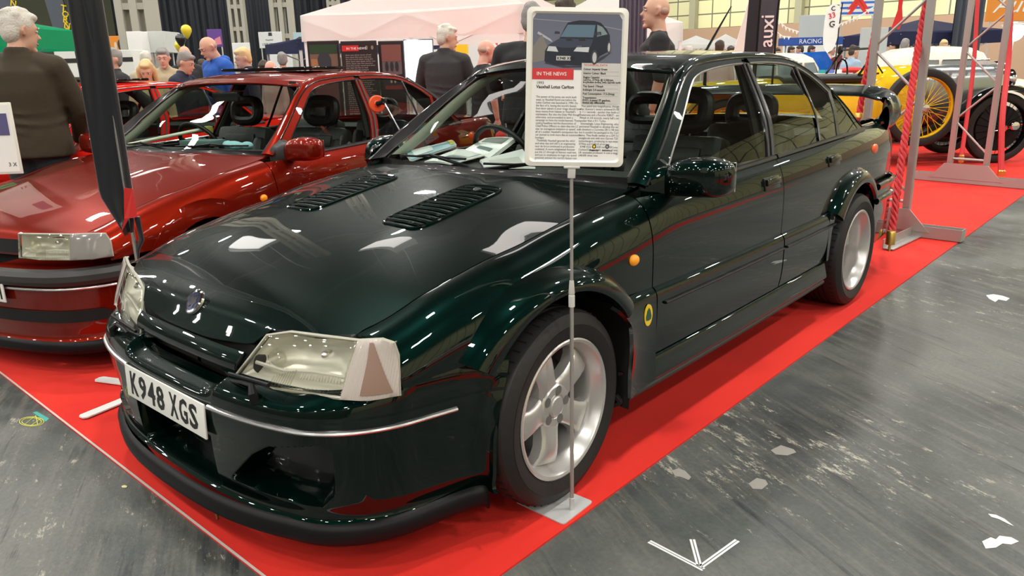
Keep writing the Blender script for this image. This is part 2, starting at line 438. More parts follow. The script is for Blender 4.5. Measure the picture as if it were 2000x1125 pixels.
def tyre_mesh(R, rim, w, groove=True):
    m = MB(); h = w / 2
    prof = [(rim-.012, -h+.022), (rim+.004, -h+.010), (rim+.02, -h+.002), (rim+.05, -h-.004), (R-.030, -h+.002), (R-.010, -h+.014), (R-.002, -h+.030)]
    if groove:
        for g in (-.045, -.015, .015, .045):
            prof += [(R, g-.006), (R-.007, g-.004), (R-.007, g+.004), (R, g+.006)]
    else: prof += [(R, 0)]
    prof += [(R-.002, h-.030), (R-.010, h-.014), (R-.030, h-.002), (R-.045, h+.003), (R-.047, h+.001), (rim+.05, h+.004), (rim+.02, h-.002), (rim+.004, h-.010), (rim-.012, h-.022)]
    m.lathe(prof, 96, 'y')
    return m
def make_wheel(name, parent, loc, steer=0, R=.3215, rim=.226, w=.235, dish=.035, rot=-22, lotus=True, out=1):
    """wheel with its outer face towards +y (out=1) or -y"""
    root = empty(name, loc); root.parent = parent; root.rotation_euler = (0, 0, steer + (0 if out > 0 else pi))
    h = w / 2; F = h - .012
    t = tyre_mesh(R, rim, w)
    # shoulder sipes
    for k in range(56):
        a = 2*pi*k/56; c, s = math.cos(a), math.sin(a)
        for y0 in (h-.03, -h+.03):
            T = Matrix(((c, 0, s, 0), (0, 1, 0, 0), (-s, 0, c, 0), (0, 0, 0, 1)))
            yy = y0*.86
            t.cur = 1; t.box((0, yy, R-.0062), (.0035, .030, .013), T); t.cur = 0
    t.build('tyre', [TYRE, BLACKHOLE], root, sharp=30)
    r = MB()
    r.lathe([(rim-.004, F-.004), (rim+.004, F), (rim+.006, F+.006), (rim+.001, F+.009), (rim-.008, F+.006), (rim-.014, F-.004), (rim-.018, F-.02), (rim-.024, F-.03), (rim-.030, F-.06), (rim-.032, -h+.03), (rim-.012, -h+.012), (rim-.004, -h+.02)], 72, 'y')
    # spokes
    d = F - dish
    ns = 5
    for k in range(ns):
        a = math.radians(rot + 72*k)
        # local: along spoke = e, across = t
        e = Vector((-math.sin(a), 0, math.cos(a))); q = Vector((math.cos(a), 0, math.sin(a))); yv = Vector((0, 1, 0))
        st = [(.050, .044, d-.006), (.075, .038, d-.003), (.105, .035, d+.004), (.135, .037, d+.008), (.165, .043, d+.006), (.190, .053, d-.004), (.206, .062, d-.024)]
        V = []; Fc = []
        for (rr, hw, yy) in st:
            sec = [(-hw-.010, -.045), (-hw-.006, -.012), (-hw, -.004), (-hw+.008, 0), (-hw*.3, .001), (hw*.3, .001), (hw-.008, 0), (hw, -.004), (hw+.006, -.012), (hw+.010, -.045)]
            for (tt, dy) in sec: V.append(e*rr + q*tt + yv*(yy+dy))
        n = 10
        for i in range(len(st)-1):
            for j in range(n-1): Fc.append((i*n+j, i*n+j+1, (i+1)*n+j+1, (i+1)*n+j))
            Fc.append((i*n+n-1, i*n, (i+1)*n, (i+1)*n+n-1))
        Fc += [tuple(range(n))[::-1], tuple((len(st)-1)*n+j for j in range(n))]
        r.add(V, Fc)
    r.lathe([(.0005, d+.002), (.036, d+.002), (.037, d-.001), (.0385, d-.002), (.042, d+.001), (.066, d+.001), (.074, d-.006), (.080, d-.04), (.03, d-.06), (.0005, d-.06)], 48, 'y')
    r.build('rim', ALLOY, root, sharp=28)
    for k in range(5):
        b = MB(); a = math.radians(rot + 36 + 72*k); c = Vector((-math.sin(a), 0, math.cos(a))) * .053
        b.lathe([(.0005, d+.0022), (.0155, d+.0022), (.016, d+.001)], 20, 'y', Matrix.Translation((c.x, 0, c.z)))
        b.build('bolt_recess', mat('shaded alloy recess', (.22, .22, .22), .4, .5), root)  # flat disc, the soft shade of a recess is put into its grey
    cp = MB().lathe([(.0005, d+.008), (.030, d+.007), (.034, d+.004), (.035, d)], 40, 'y').build('centre_cap', ALLOY, root)
    if lotus:
        v = MB(); a = math.radians(-62); c = Vector((-math.sin(a)*.190, 0, math.cos(a)*.190))
        v.tube([(c.x*1.02, F-.045, c.z*1.02), (c.x*.95, F-.025, c.z*.95)], [.006, .004], 10); v.build('tyre_valve', CHROME, root)
    bd = MB().lathe([(.05, -.01), (.155, -.01), (.155, -.035), (.05, -.035)], 48, 'y'); bd.build('brake_disc', STEEL, root)
    ca = MB().box((.13, .0, .02), (.07, .05, .15), None, .012); ca.build('brake_caliper', STEEL, root)
    return root

FRONT_DOOR_X = -.545; REAR_DOOR_X = -1.69
D_OUT = [(-.62,.945),(-.74,1.030),(-.85,1.103),(-.97,1.185),(-1.08,1.256),(-1.17,1.305),(-1.234,1.332),(-1.327,1.357),(-1.428,1.370),(-1.654,1.384),(-1.86,1.391),(-2.02,1.391),(-2.233,1.386),(-2.382,1.373),(-2.518,1.334),(-2.625,1.286),(-2.757,1.205),(-2.879,1.112),(-2.98,1.022),(-3.04,.985)]
G_FR = [(-.73,.945),(-.79,.99),(-.866,1.050),(-.988,1.136),(-1.08,1.200),(-1.189,1.272),(-1.262,1.309),(-1.363,1.333),(-1.519,1.350),(-1.671,1.360),(-1.79,1.364)]
ROOF_E = [(-.60,.735,.955),(-.74,.716,1.052),(-.85,.690,1.128),(-.98,.655,1.215),(-1.10,.612,1.290),(-1.19,.585,1.335),(-1.27,.572,1.372),(-1.42,.562,1.400),(-1.60,.556,1.412),(-1.80,.553,1.418),(-1.98,.552,1.418),(-2.131,.553,1.415),(-2.30,.556,1.400),(-2.42,.562,1.378),(-2.53,.575,1.347),(-2.66,.60,1.30),(-2.81,.625,1.21),(-2.949,.652,1.120),(-3.05,.675,1.040),(-3.11,.69,1.0)]
WS_C = [(-.66,.700,.962),(-.723,.695,1.0),(-.833,.672,1.067),(-.917,.652,1.133),(-.976,.637,1.173),(-1.077,.607,1.245),(-1.165,.580,1.300)]
def belt(x): return spl([-3.0, -2.6, -2.0, -1.3, -.6], [.985, .972, .955, .938, .925])(x)

class Saloon:
    def __init__(s, name, loc, rz, label, cat='car', body=GREEN, lotus=True, scale=(1, 1, 1), lod=1, glass=GLASSC, side_glass=GLASS):
        s.root = empty(name, loc, rz, label, cat); s.body = body; s.k = scale; s.lotus = lotus; s.lod = lod; s.glass = glass; s.sg = side_glass
        s.build()
    def T(s, p): return Vector((p[0]*s.k[0], p[1]*s.k[1], p[2]*s.k[2]))
    def patch(s, name, fn, nu, nv, m, parent=None, **kw):
        nu = max(3, int(nu*s.lod)); nv = max(3, int(nv*s.lod))
        return patch(name, lambda u, v: s.T(fn(u, v)), nu, nv, m, parent or s.root, **kw)
    def build(s):
        s.panels(); s.greenhouse(); s.front(); s.rear(); s.interior(); s.under()
    # -------------------------------------------------------------- lower body
    def panels(s):
        B = s.body; lot = s.lotus
        def bon(u, v):
            y = (u*2-1); y = math.copysign(abs(y)**.92, y)
            # v 0 front .. 1 rear, dense at the nose
            vv = v**1.5; yb = .665
            xf = bonnet_xf(abs(y)*.665); xr = bonnet_xr(abs(y)*.742); x = xf + (xr-xf)*vv
            hw = YBf(x) - .004; yy = y*(.665 + (hw-.665)*min(1, max(0, (.60-x)/.05)) if x < .60 else .665)
            if x >= .60: yy = y*.661
            return (x, yy, BON(x, yy))
        s.bonnet = s.patch('bonnet', bon, 56, 52, B, vs_=None)
        if lot: s.vents()
        for mir in (False, True):
            zcl = lambda x: .593 + .004*(x < -1)
            # front wing: flare arc hides its lower edge
            def wing(u, v):
                x = .600 + (FRONT_DOOR_X+.003-.600)*u
                fl = math.sqrt(max(0, .425**2 - (x-.0)**2)) if abs(x) < .425 else 0
                zb = max(.575 if x > .3 else .592, .318 + fl) if abs(x) < .425 else (.575 if x > 0 else .592)
                if x > .5: zb = .567
                z = zb + (ZTf(x)-zb)*math.sin(v*pi/2)
                return (x - (.012*(1-v) if u == 0 else 0), sideY(x, z), z)
            s.patch('front_wing', wing, 60, 24, B, mirror=mir)
            # doors
            def dpanel(x0, x1, top=lambda x: belt(x)-.012):
                def f(u, v):
                    x = x0 + (x1-x0)*u
                    if callable(zr[0]): pass
                    zb = .592; z = zb + (top(x)-zb)*v
                    return (x, sideY(x, z), z)
                return f
            zr = [0]
            fd = s.patch('front_door', dpanel(FRONT_DOOR_X-.003, REAR_DOOR_X+.003), 30, 20, B, mirror=mir)
            # rear door: trailing edge sweeps forward over the wheel arch
            redge = spl([.55, .60, .66, .72, .80, .97], [-2.385, -2.40, -2.43, -2.47, -2.52, -2.62])
            def rd(u, v):
                z = .592 + (belt(-2.2)-.014-.592)*v; x1 = redge(z); x = REAR_DOOR_X-.003 + (x1+.003-REAR_DOOR_X)*u
                z = .592 + (belt(x)-.012-.592)*v
                return (x, sideY(x, z), z)
            rdr = s.patch('rear_door', rd, 26, 20, B, mirror=mir)
            def quarter(u, v):
                zlo = .56
                x0 = None
                # u 0 front edge .. 1 tail
                zt_ = ZTf(-3.0)-.004
                z = zlo + (zt_-zlo)*v; xa = redge(min(z, .97))-.003; x = xa + (-3.70-xa)*u
                dx = abs(x+2.73); zb = .318+math.sqrt(max(0, .43**2-dx*dx)) if dx < .43 else .56
                zb = max(zb, .56); zt = (belt(x)-.012) if x > -2.99 else ZTf(x)-.002
                w = min(1, max(0, (-2.95-x)/.12)); zt = (belt(x)-.012)*(1-w) + (ZTf(x)-.002)*w
                z = zb + (zt-zb)*math.sin(v*pi/2)
                return (x, sideY(x, z), z)
            s.patch('rear_wing', quarter, 40, 20, B, mirror=mir)
            ym = -1 if mir else 1
            if lot:
                # cladding and strips on the doors, sill skirt
                def clad(x0, x1):
                    prof = [(.600, -.004), (.594, .004), (.580, .016), (.565, .020), (.54, .021), (.50, .021), (.45, .020), (.38, .014), (.338, .006)]
                    zs = curve3([(b, a) for a, b in prof])
                    def f(u, v):
                        x = x0 + (x1(v) if callable(x1) else x1 - 0)*u - (x0*u); o = zs(v)
                        return (x, sideY(x, .58) + o.x, o.y)
                    return f
                s.patch('door_cladding', clad(FRONT_DOOR_X-.006, REAR_DOOR_X+.006), 20, 14, B, fd, mirror=mir)
                s.patch('door_cladding', clad(REAR_DOOR_X-.006, lambda v: -2.41+.14*v), 20, 14, B, rdr, mirror=mir)
                for (pr, xa, xb) in ((fd, -.60, -1.675), (rdr, -1.715, -2.38)):
                    m = MB(); pts = []
                    for i in range(13):
                        x = xa + (xb-xa)*i/12; pts.append(s.T((x, ym*(sideY(x, .58)+.022), .530)))
                    m.tube(pts, .011, 8, flat_=.55, up=(0, 0, 1)); m.build('door_strip', RUB, pr)
                def skirt(u, v):
                    x = -.40 + (-2.30+.40)*u
                    prof = [(.334, -.002), (.332, .014), (.30, .020), (.262, .030), (.250, .030), (.244, .024)]
                    p = curve3([(b, a) for a, b in prof], False)(v)
                    return (x + (.06*(1-u)**8)*(1-v), sideY(x, .58)+p.x, p.y)
                s.patch('side_skirt', skirt, 36, 10, B, mirror=mir)
                def front_sk(u, v):   # bodywork between the front arch and the door
                    z = .600 - .35*v; xa = spl([.24, .34, .42, .50, .56, .60], [-.335, -.345, -.352, -.345, -.30, -.262])(z)
                    x = xa + (FRONT_DOOR_X+.003-xa)*u
                    o = spl([.25, .34, .45, .56, .58, .594, .600], [.030, .024, .024, .022, .018, .004, -.002])(z) + .028*(1-u)**2
                    return (x, sideY(x, .58)+o, z)
                s.patch('sill_corner', front_sk, 16, 18, B, mirror=mir)
                def rl(u, v):    # plastic liner behind the wheel
                    z = .605 - .40*u; xa = spl([.20, .34, .42, .50, .56, .61], [-.332, -.345, -.352, -.345, -.30, -.256])(z)
                    return (xa - .004 - .03*v, sideY(-.36, .58) + .046 - .26*v, z)
                s.patch('arch_liner_edge', rl, 14, 6, mat('liner black plastic', (.006, .006, .006), .7), mirror=mir, flange=0)
                def rub(u, v):
                    x = -.33 - 1.98*u; a = v*pi
                    return (x, sideY(x, .58) - .005 + .033*math.sin(a) - .02*v, .247 - .055*v)
                s.patch('skirt_rubber', rub, 36, 6, RUBG, mirror=mir)
                s.flare(mir, 0.0, .43, fr=True); s.flare(mir, -2.73, .43, fr=False)
            else:
                def low(x0, x1):
                    def f(u, v):
                        x = x0+(x1-x0)*u; z = .592 - .39*v
                        return (x, sideY(x, .58)-.07*v*v, z)
                    return f
                s.patch('sill_panel', low(-.34, -2.36), 20, 8, B, mirror=mir)
                s.patch('sill_panel', low(-3.12, -3.72), 10, 8, B, mirror=mir)
                for cx in (0, -2.73):
                    def arch(u, v, cx=cx):
                        a = pi*(1.06 - 1.12*u); r = .36 + .10*v
                        x, z = cx + r*math.cos(a), .318 + r*math.sin(a)
                        return (x, sideY(x, min(.75, z)) + .004, z)
                    s.patch('wheel_arch', arch, 30, 6, B, mirror=mir)
                m = MB(); pts = [s.T((x, ym*(sideY(x, .56)+.012), .56)) for x in np.linspace(-.42, -2.36, 16)]
                m.tube(pts, .03, 8, flat_=.35, up=(0, 0, 1)); m.build('side_moulding', RUB, s.root)
            # door handles
            for (pr, hx) in ((fd, -1.56), (rdr, -2.36)):
                m = MB(); hz = .848 if hx > -2 else .868
                y = sideY(hx, hz); sl = math.atan((sideY(hx, hz-.03)-sideY(hx, hz+.03))/.06)
                M = Matrix.Translation(s.T((hx, ym*y, hz))) @ Matrix.Rotation(ym*sl, 4, 'X')
                m.box((0, 0, 0), (.16, .012, .058), M, .005); hb = m.build('handle_recess', SEAL, pr)
                MB().box((0, ym*.011, .006), (.145, .014, .030), M, .006).build('door_handle', B, pr)
            # side repeater
            x, z = -.42, .722; y = sideY(x, z)
            MB().ball((0, 0, 0), (.026, .016, .020), 16, 10, Matrix.Translation(s.T((x, ym*(y+.002), z)))).build('side_repeater', AMBER, s.root)
            s.mirror(mir)
            s.badge_side(mir) if lot else None
            # belt moulding
            m = MB(); P1 = [s.T((x, ym*(GY(x, belt(x))+.022), belt(x)-.004)) for x in np.linspace(-.74, -1.70, 10)]
            m.tube(P1, .014, 8, flat_=1.0); m.build('belt_moulding', SEAL, fd)
            m = MB(); P1 = [s.T((x, ym*(GY(x, belt(x))+.022), belt(x)-.004)) for x in np.linspace(-1.72, -2.99, 12)]
            m.tube(P1, .014, 8); m.build('belt_moulding', SEAL, rdr)
    def flare(s, mir, cx, R0, fr):
        # outer edge follows the bodywork, inner lip stands proud around the wheel
        lipR = .385
        def F(u, v):
            a0, a1 = (2.50, .46) if fr else (2.52, .40)
            # angle from +x axis (towards the front) : front flare runs from front (.45 rad) to back
            a = .60 + (2.50-.60)*u if fr else .62 + (2.42-.62)*u
            Ro = .455 + .035*abs(math.cos(a))**1.5
            if not fr: Ro = .47 + .03*abs(math.cos(a))**1.5
            prof = [(0, 0), (.10, .018), (.28, .040), (.6, .056), (.86, .058), (.96, .054), (1.0, .042)]
            k, o = curve3(prof)(v)
            ro = Ro + (lipR-Ro)*k; x = cx + ro*math.cos(a); z = .318 + ro*math.sin(a)
            xb = x; yb = sideY(xb, min(z, ZTf(xb)-Hf(xb)*.75)); y0 = yb*(1-k) + k*min(yb, Pf(cx)+.006)
            return (x, sideY(x, z)*(1-k)+k*Pf(max(-3.1, min(.3, x))) + o*(1.0 if fr else 1.0) - .001, z)
        s.patch('wheel_arch_flare', F, 44, 16, s.body, mirror=mir, flange=.03)
        ym = -1 if mir else 1
        if not fr:  # body behind the rear wheel and ahead of it
            def rr(u, v):
                z = .62 - .36*v; xa = -2.73-.39+.03*v; x = xa + (-3.66-xa)*u
                return (x, sideY(x, .60)+.018, z)
            s.patch('rear_bumper_side', rr, 12, 10, s.body, mirror=mir)
            def ra(u, v):
                z = .600 - .26*v; x = -2.30 + (-2.36+.03*v+2.30)*u
                return (x, sideY(x, .60)+.021, z)
            s.patch('arch_front_panel', ra, 5, 10, s.body, mirror=mir)
    def vents(s):
        for sg in (1, -1):
            m = MB(); c = MB()
            cx, cy, L, Wd = -.098, .292*sg, .225, .098
            def Pz(a, b, h=0):
                x = cx + a*L; y = cy + b*Wd + (.03*a)*sg*0
                return Vector((x, y, BON(x, y)+h+.0015))
            # rounded outline frame
            pts = []
            for k in range(40):
                t = 2*pi*k/40; e = .32
                pts.append(Pz(math.copysign(abs(math.cos(t))**e, math.cos(t)), math.copysign(abs(math.sin(t))**e, math.sin(t))))
            m.tube(pts, .0055, 8, closed=True)
            m.build('vent_surround', s.body, s.bonnet)
            c.add([p - Vector((0, 0, .0005)) for p in pts], [tuple(range(40))]); c.build('vent_well', BLACKHOLE, s.bonnet)
            n = 13
            for k in range(n):
                a = -.93 + 1.86*(k+.5)/n; lm = MB(); w = .93 if abs(a) < .8 else .86
                V = []
                for b in np.linspace(-w, w, 9):
                    p = Pz(a, b); q = Pz(a - .085, b)
                    V += [p + Vector((.006, 0, .001)), p + Vector((0, 0, .0065)), q + Vector((0, 0, .0015)), q + Vector((.0, 0, -.0005))]
                Fc = []
                for i in range(8):
                    for j in range(3): Fc.append((i*4+j, i*4+j+1, (i+1)*4+j+1, (i+1)*4+j))
                lm.add(V, Fc); lm.build('louvre', s.body, s.bonnet)
            wm = MB(); wx, wy = -.262, .30*sg; wm.ball((wx, wy, BON(wx, wy)+.003), (.018, .014, .011), 14, 8); wm.build('washer_jet', SEAL, s.bonnet)
    def badge_side(s, mir):
        ym = -1 if mir else 1
        x, z = -.475, .515; y = sideY(x, .58)+.0285
        M = frame_M((x, ym*y, z), (-ym, 0, 0), (-.10*ym*ym, 0, 1))
        o = MB(); pts = [(.026*math.cos(t), .040*math.sin(t), 0) for t in np.linspace(0, 2*pi, 33)[:-1]]
        o.prism(pts, (0, 0, .003), M); b = o.build('round_badge', YEL, s.root)
        tri = [(0, .029), (.012, .018), (.020, -.006), (.017, -.018), (0, -.021), (-.017, -.018), (-.020, -.006), (-.012, .018)]
        MB().prism([(a*.9, b_*.95, .003) for a, b_ in tri], (0, 0, .001), M).build('badge_shield', DKG, b)
    def mirror(s, mir):
        before = set(bpy.data.objects); s.mirror_(mir)
        if mir and s.lotus:
            piv = Vector((-.735, -.86, .965)); M = Matrix.Translation(piv) @ Matrix.Rotation(math.radians(-74), 4, 'Z') @ Matrix.Translation(-piv)
            for o in set(bpy.data.objects)-before:
                if o.name.startswith(('door_mirror', 'mirror_glass')): o.data.transform(M)
    def mirror_(s, mir):
        ym = -1 if mir else 1
        m = MB()
        # aerodynamic housing, long axis away from the body: from root (y .82) to tip (y 1.07)
        rows = [(.842,.953,.040,.058,.0),(.87,.965,.050,.064,0),(.93,.975,.058,.070,0),(1.0,.978,.058,.070,0),(1.04,.977,.052,.064,-.004),(1.066,.975,.038,.050,-.010),(1.077,.973,.018,.028,-.016)]
        V = []; n = 40; rc_ = curve3(rows); rows = [rc_(1-(1-q/22)**1.6) for q in range(23)]
        for (y, zc, hx, hz, dx) in rows:
            for k in range(n):
                a = 2*pi*k/n; ex = .62
                cx = math.copysign(abs(math.cos(a))**ex, math.cos(a)); cz = math.copysign(abs(math.sin(a))**ex, math.sin(a))
                x = -.735 + dx + (hx*cx if cx < 0 else hx*1.35*cx)
                V.append(s.T((x, ym*(y-.012*(cx > 0)*0), zc + hz*cz)))
        Fc = []
        for i in range(len(rows)-1):
            for k in range(n): Fc.append((i*n+k, i*n+(k+1) % n, (i+1)*n+(k+1) % n, (i+1)*n+k))
        Fc += [tuple(range(n)), tuple((len(rows)-1)*n+k for k in range(n))]
        m.add(V, Fc); r = m.build('door_mirror', s.body, s.root, sharp=60)
        f = MB()
        f.box((-.80, ym*.965, .975), (.006, .19, .105), Matrix.Diagonal((*s.k, 1)), .002); f.build('mirror_glass', CHROME, r)
        g = MB(); n = 24
        rows = [(.775,.955,.100,.075),(.80,.95,.080,.068),(.825,.952,.058,.060),(.842,.953,.045,.058)]
        V = []
        for (y, zc, hx, hz) in rows:
            for k in range(n):
                a = 2*pi*k/n; cx = math.copysign(abs(math.cos(a))**.7, math.cos(a)); cz = math.copysign(abs(math.sin(a))**.7, math.sin(a))
                V.append(s.T((-.725 + hx*cx, ym*y, zc+hz*cz - .02*(cx > .2)*(hx > .07))))
        Fc = []
        for i in range(3):
            for k in range(n): Fc.append((i*n+k, i*n+(k+1) % n, (i+1)*n+(k+1) % n, (i+1)*n+k))
        g.add(V, Fc); g.build('mirror_foot', s.body if s.lotus else RUBG, r, sharp=60)
    # -------------------------------------------------------------- roof, pillars and glass
    def greenhouse(s):
        B = s.body; N = s.root
        re = curve3(ROOF_E); do = curve3([gpt(p) for p in D_OUT])
        ws = [Vector(p) for p in WS_C]
        for mir in (False, True):
            ym = -1 if mir else 1
            # roof rail strip, matched point by point
            A_ = [Vector(p) for p in ROOF_E]; B_ = [Vector(gpt(p)) for p in D_OUT]
            ca, cb = curve3(A_), curve3(B_)
            k = len(A_)
            fa = lambda t: Vector([0, 0, 0])
            def idxcurve(P):
                cols = [spl(list(range(len(P))), [p[i] for p in P]) for i in range(3)]
                return lambda t: Vector([c(t*(len(P)-1)) for c in cols])
            ca, cb = idxcurve(A_), idxcurve(B_)
            def rail(u, v):
                a, b = ca(u), cb(u); p = a.lerp(b, v); t = u*(k-1)
                bl = .012 if 5 < t < 14 else .006
                return p + Vector((0, .6, .8))*bl*4*v*(1-v)
            s.patch('roof_pillar_panel', rail, 70, 8, B, mirror=mir, inside=(-1.8, 0, .9))
            # drip seal line along the door opening
            sl = MB(); sl.tube([s.T((p.x, ym*(p.y+.004), p.z+.001)) for p in [cb(i/60) for i in range(61)]], .0045, 6); sl.build('door_seal', SEAL, N)
            # front door window frame
            GF = [Vector(gpt(p)) for p in G_FR]; DF = [Vector(gpt(p)) for p in D_OUT[:10]] + [Vector(gpt((-1.80,1.390)))]
            gf, df = idxcurve(GF), idxcurve(DF)
            s.patch('window_frame', lambda u, v: df(u).lerp(gf(u), .06+.94*v) + Vector((0, .004, .002)), 44, 3, B, mirror=mir, inside=(-1.8, 0, .9))
            # bright edge of the window
            tm = MB(); tm.tube([s.T((p.x, ym*(p.y+.004), p.z)) for p in [gf(i/50) for i in range(51)]], .0045, 6); tm.build('window_trim', DULLCHR if s.lotus else SEAL, N)
            # front door glass
            bot = curve3([gpt((x, belt(x))) for x in np.linspace(-.73, -1.655, 8)])
            rear = curve3([gpt((-1.655, belt(-1.655))), gpt((-1.74,1.10)), gpt((-1.79,1.364))])
            # left boundary = first stretch of gf (up the pillar), top = rest
            gl_, gt_ = idxcurve(GF[:7]), idxcurve(GF[6:])
            s.patch('front_door_glass', coons(bot, gt_, gl_, rear), 14, 10, s.sg, mirror=mir, flange=0)
            # centre pillar: two dark frames
            pa = idxcurve([Vector(gpt(p)) for p in ((-1.655,.93), (-1.735,1.09), (-1.795,1.366))])
            pb = idxcurve([Vector(gpt(p)) for p in ((-1.745,.935), (-1.838,1.114), (-1.872,1.366))])
            m_b = SEAL if s.lotus else B
            s.patch('centre_pillar', lambda u, v: pa(u).lerp(pb(u), v) + Vector((0, .003, 0)), 10, 4, m_b, mirror=mir)
            for (w_, q) in ((.10, .005), (.52, .007), (.62, .007)):
                tb = MB(); tb.tube([s.T((p.x, ym*(p.y+q), p.z)) for p in [pa(t).lerp(pb(t), w_) for t in (0, .25, .5, .75, 1)]], .004, 6); tb.build('pillar_trim', RUBG, N)
            # rear door glass
            bot = curve3([gpt((x, belt(x))) for x in np.linspace(-1.745, -2.325, 6)])
            top = curve3([gpt(p) for p in ((-1.872,1.366), (-2.08,1.367), (-2.253,1.362), (-2.385,1.345))])
            lf = pb; rt = curve3([gpt((-2.325, belt(-2.325))), gpt((-2.372,1.10)), gpt((-2.385,1.345))])
            s.patch('rear_door_glass', coons(bot, top, lf, rt), 12, 8, s.sg, mirror=mir, flange=0)
            top2 = idxcurve([Vector(gpt(p)) for p in ((-2.41,1.343), (-2.51,1.306), (-2.61,1.258), (-2.690,1.205))])
            # divider bar
            bb = idxcurve([Vector(gpt(p)) for p in ((-2.335,.958), (-2.382,1.10), (-2.398,1.345))])
            br = MB(); br.tube([s.T((p.x, ym*(p.y+.006), p.z)) for p in [bb(t/8) for t in range(9)]], .013, 8, flat_=.5, up=(0, 1, 0)); br.build('window_divider', SEAL, N)
            bot = curve3([gpt((x, belt(x))) for x in (-2.345, -2.45, -2.60)])
            rt = curve3([gpt((-2.60, belt(-2.60))), gpt((-2.655,1.09)), gpt((-2.690,1.205))])
            s.patch('rear_quarter_glass', coons(bot, top2, bb, rt), 6, 8, s.sg, mirror=mir, flange=0)
            # rear door frame top and slope
            DR = [Vector(gpt(p)) for p in D_OUT[10:17]]; GRr = [Vector(gpt(p)) for p in ((-1.872,1.366),(-2.02,1.368),(-2.233,1.362),(-2.385,1.345),(-2.51,1.306),(-2.60,1.262),(-2.690,1.205))]
            d1, g1 = idxcurve(DR), idxcurve(GRr)
            s.patch('window_frame', lambda u, v: d1(u).lerp(g1(u), .06+.94*v) + Vector((0, .004, .002)), 30, 3, B, mirror=mir, inside=(-1.8, 0, .9))
            tm = MB(); tm.tube([s.T((p.x, ym*(p.y+.004), p.z)) for p in [g1(i/30) for i in range(31)]], .0045, 6); tm.build('window_trim', DULLCHR if s.lotus else SEAL, N)
            # rear door back edge
            pc = idxcurve([Vector(gpt(p)) for p in ((-2.60,.972), (-2.655,1.09), (-2.690,1.205))]); pd = idxcurve([Vector(gpt(p)) for p in ((-2.645,.974), (-2.70,1.09), (-2.735,1.21))])
            s.patch('door_rear_frame', lambda u, v: pc(u).lerp(pd(u), v)+Vector((0, .004, 0)), 8, 3, B if not s.lotus else SEAL, mirror=mir)
            # corner glass in the rear pillar
            tri = coons(curve3([gpt((-2.655,.976)), gpt((-2.95,.986))]), curve3([gpt((-2.745,1.195)), gpt((-2.80,1.155))]), curve3([gpt((-2.655,.976)), gpt((-2.745,1.195))]), curve3([gpt((-2.95,.986)), gpt((-2.80,1.155))]))
            s.patch('corner_glass', lambda u, v: tri(u, v)+Vector((0, .002, 0)), 5, 6, s.sg, mirror=mir, flange=0)
            dd = idxcurve([Vector(gpt(p)) for p in ((-2.95,.986), (-2.86,1.085), (-2.745,1.205))]); de = idxcurve([Vector(gpt(p)) for p in ((-3.04,.985), (-2.90,1.093), (-2.757,1.210))])
            s.patch('corner_frame', lambda u, v: dd(u).lerp(de(u), v)+Vector((0, .004, 0)), 8, 3, B, mirror=mir)
            # wiper-side windscreen seal
            wc = idxcurve([Vector(p) for p in WS_C] + [Vector((-1.198,.555,1.330)), Vector((-1.180,.50,1.347))])
            re_ = idxcurve([Vector(p) for p in ROOF_E[:6]] + [Vector((-1.215,.545,1.360)), Vector((-1.195,.50,1.366))])
            s.patch('windscreen_seal', lambda u, v: wc(u).lerp(re_(u), v)+Vector((.002, 0, .003)), 30, 3, SEAL, mirror=mir, inside=(-1.8, 0, .9))
            tm = MB(); tm.tube([s.T((p.x+.004, ym*p.y, p.z+.004)) for p in [wc(i/40) for i in range(41)]], .0035, 6); tm.build('windscreen_bead', DULLCHR if not s.lotus else RUBG, N)
        # windscreen
        def wsf(u, v):
            y = 2*u-1; cy = idx_ws(v)
            yy = y*cy.y; xc = cy.x; bow = (.17*(1-v)+.07*v)*(1-y*y)*.9
            z = cy.z + (.012*(1-v)+.024*v)*(1-abs(y)**2.5)
            return Vector((xc + bow, yy, z))
        cols = [spl(list(range(len(WS_C)+1)), [p[i] for p in WS_C+[(-1.198,.550,1.330)]]) for i in range(3)]
        idx_ws = lambda t: Vector([c(t*len(WS_C)) for c in cols])
        s.wsf = wsf
        s.patch('windscreen', wsf, 28, 16, s.glass, flange=0, inside=(-1.8, 0, .9))
        hd = MB(); hd.tube([s.T(wsf(u, 1)+Vector((.0, 0, .006))) for u in np.linspace(0, 1, 31)], .008, 6); hd.build('windscreen_top_seal', SEAL, N)
        # cowl below the windscreen
        def cowl(u, v):
            y = (2*u-1); a = wsf(u, 0) + Vector((.01, 0, .004)); xr = bonnet_xr(y*.742); b = Vector((xr-.004, y*.742, BON(xr, y*.742)-.004))
            return b.lerp(a, v) - Vector((0, 0, .02*4*v*(1-v)))
        s.patch('scuttle_panel', cowl, 26, 5, SEAL, flange=0)
        # roof skin
        RE = [Vector(p) for p in ROOF_E[5:15]]; rc = [spl(list(range(len(RE))), [p[i] for p in RE]) for i in range(3)]
        def roof(u, v):
            e = Vector([c(u*(len(RE)-1)) for c in rc]); y = 2*v-1
            xs = e.x + (.095*(1-u)**3 - .08*u**3)*(1-y*y)
            zc = spl([0, .2, .45, .7, .88, 1], [.034, .026, .020, .022, .028, .034])(u)
            return Vector((xs, y*e.y, e.z + zc*(1-abs(y)**2.4)))
        s.patch('roof', roof, 40, 30, B, inside=(-1.8, 0, .9), flange=.008)
        if not s.lotus:
            sr = MB(); sr.box((-1.72, 0, 1.452), (.48, .80, .022), Matrix.Diagonal((*s.k, 1)), .008); o = sr.build('sunroof', BLACKP, N)
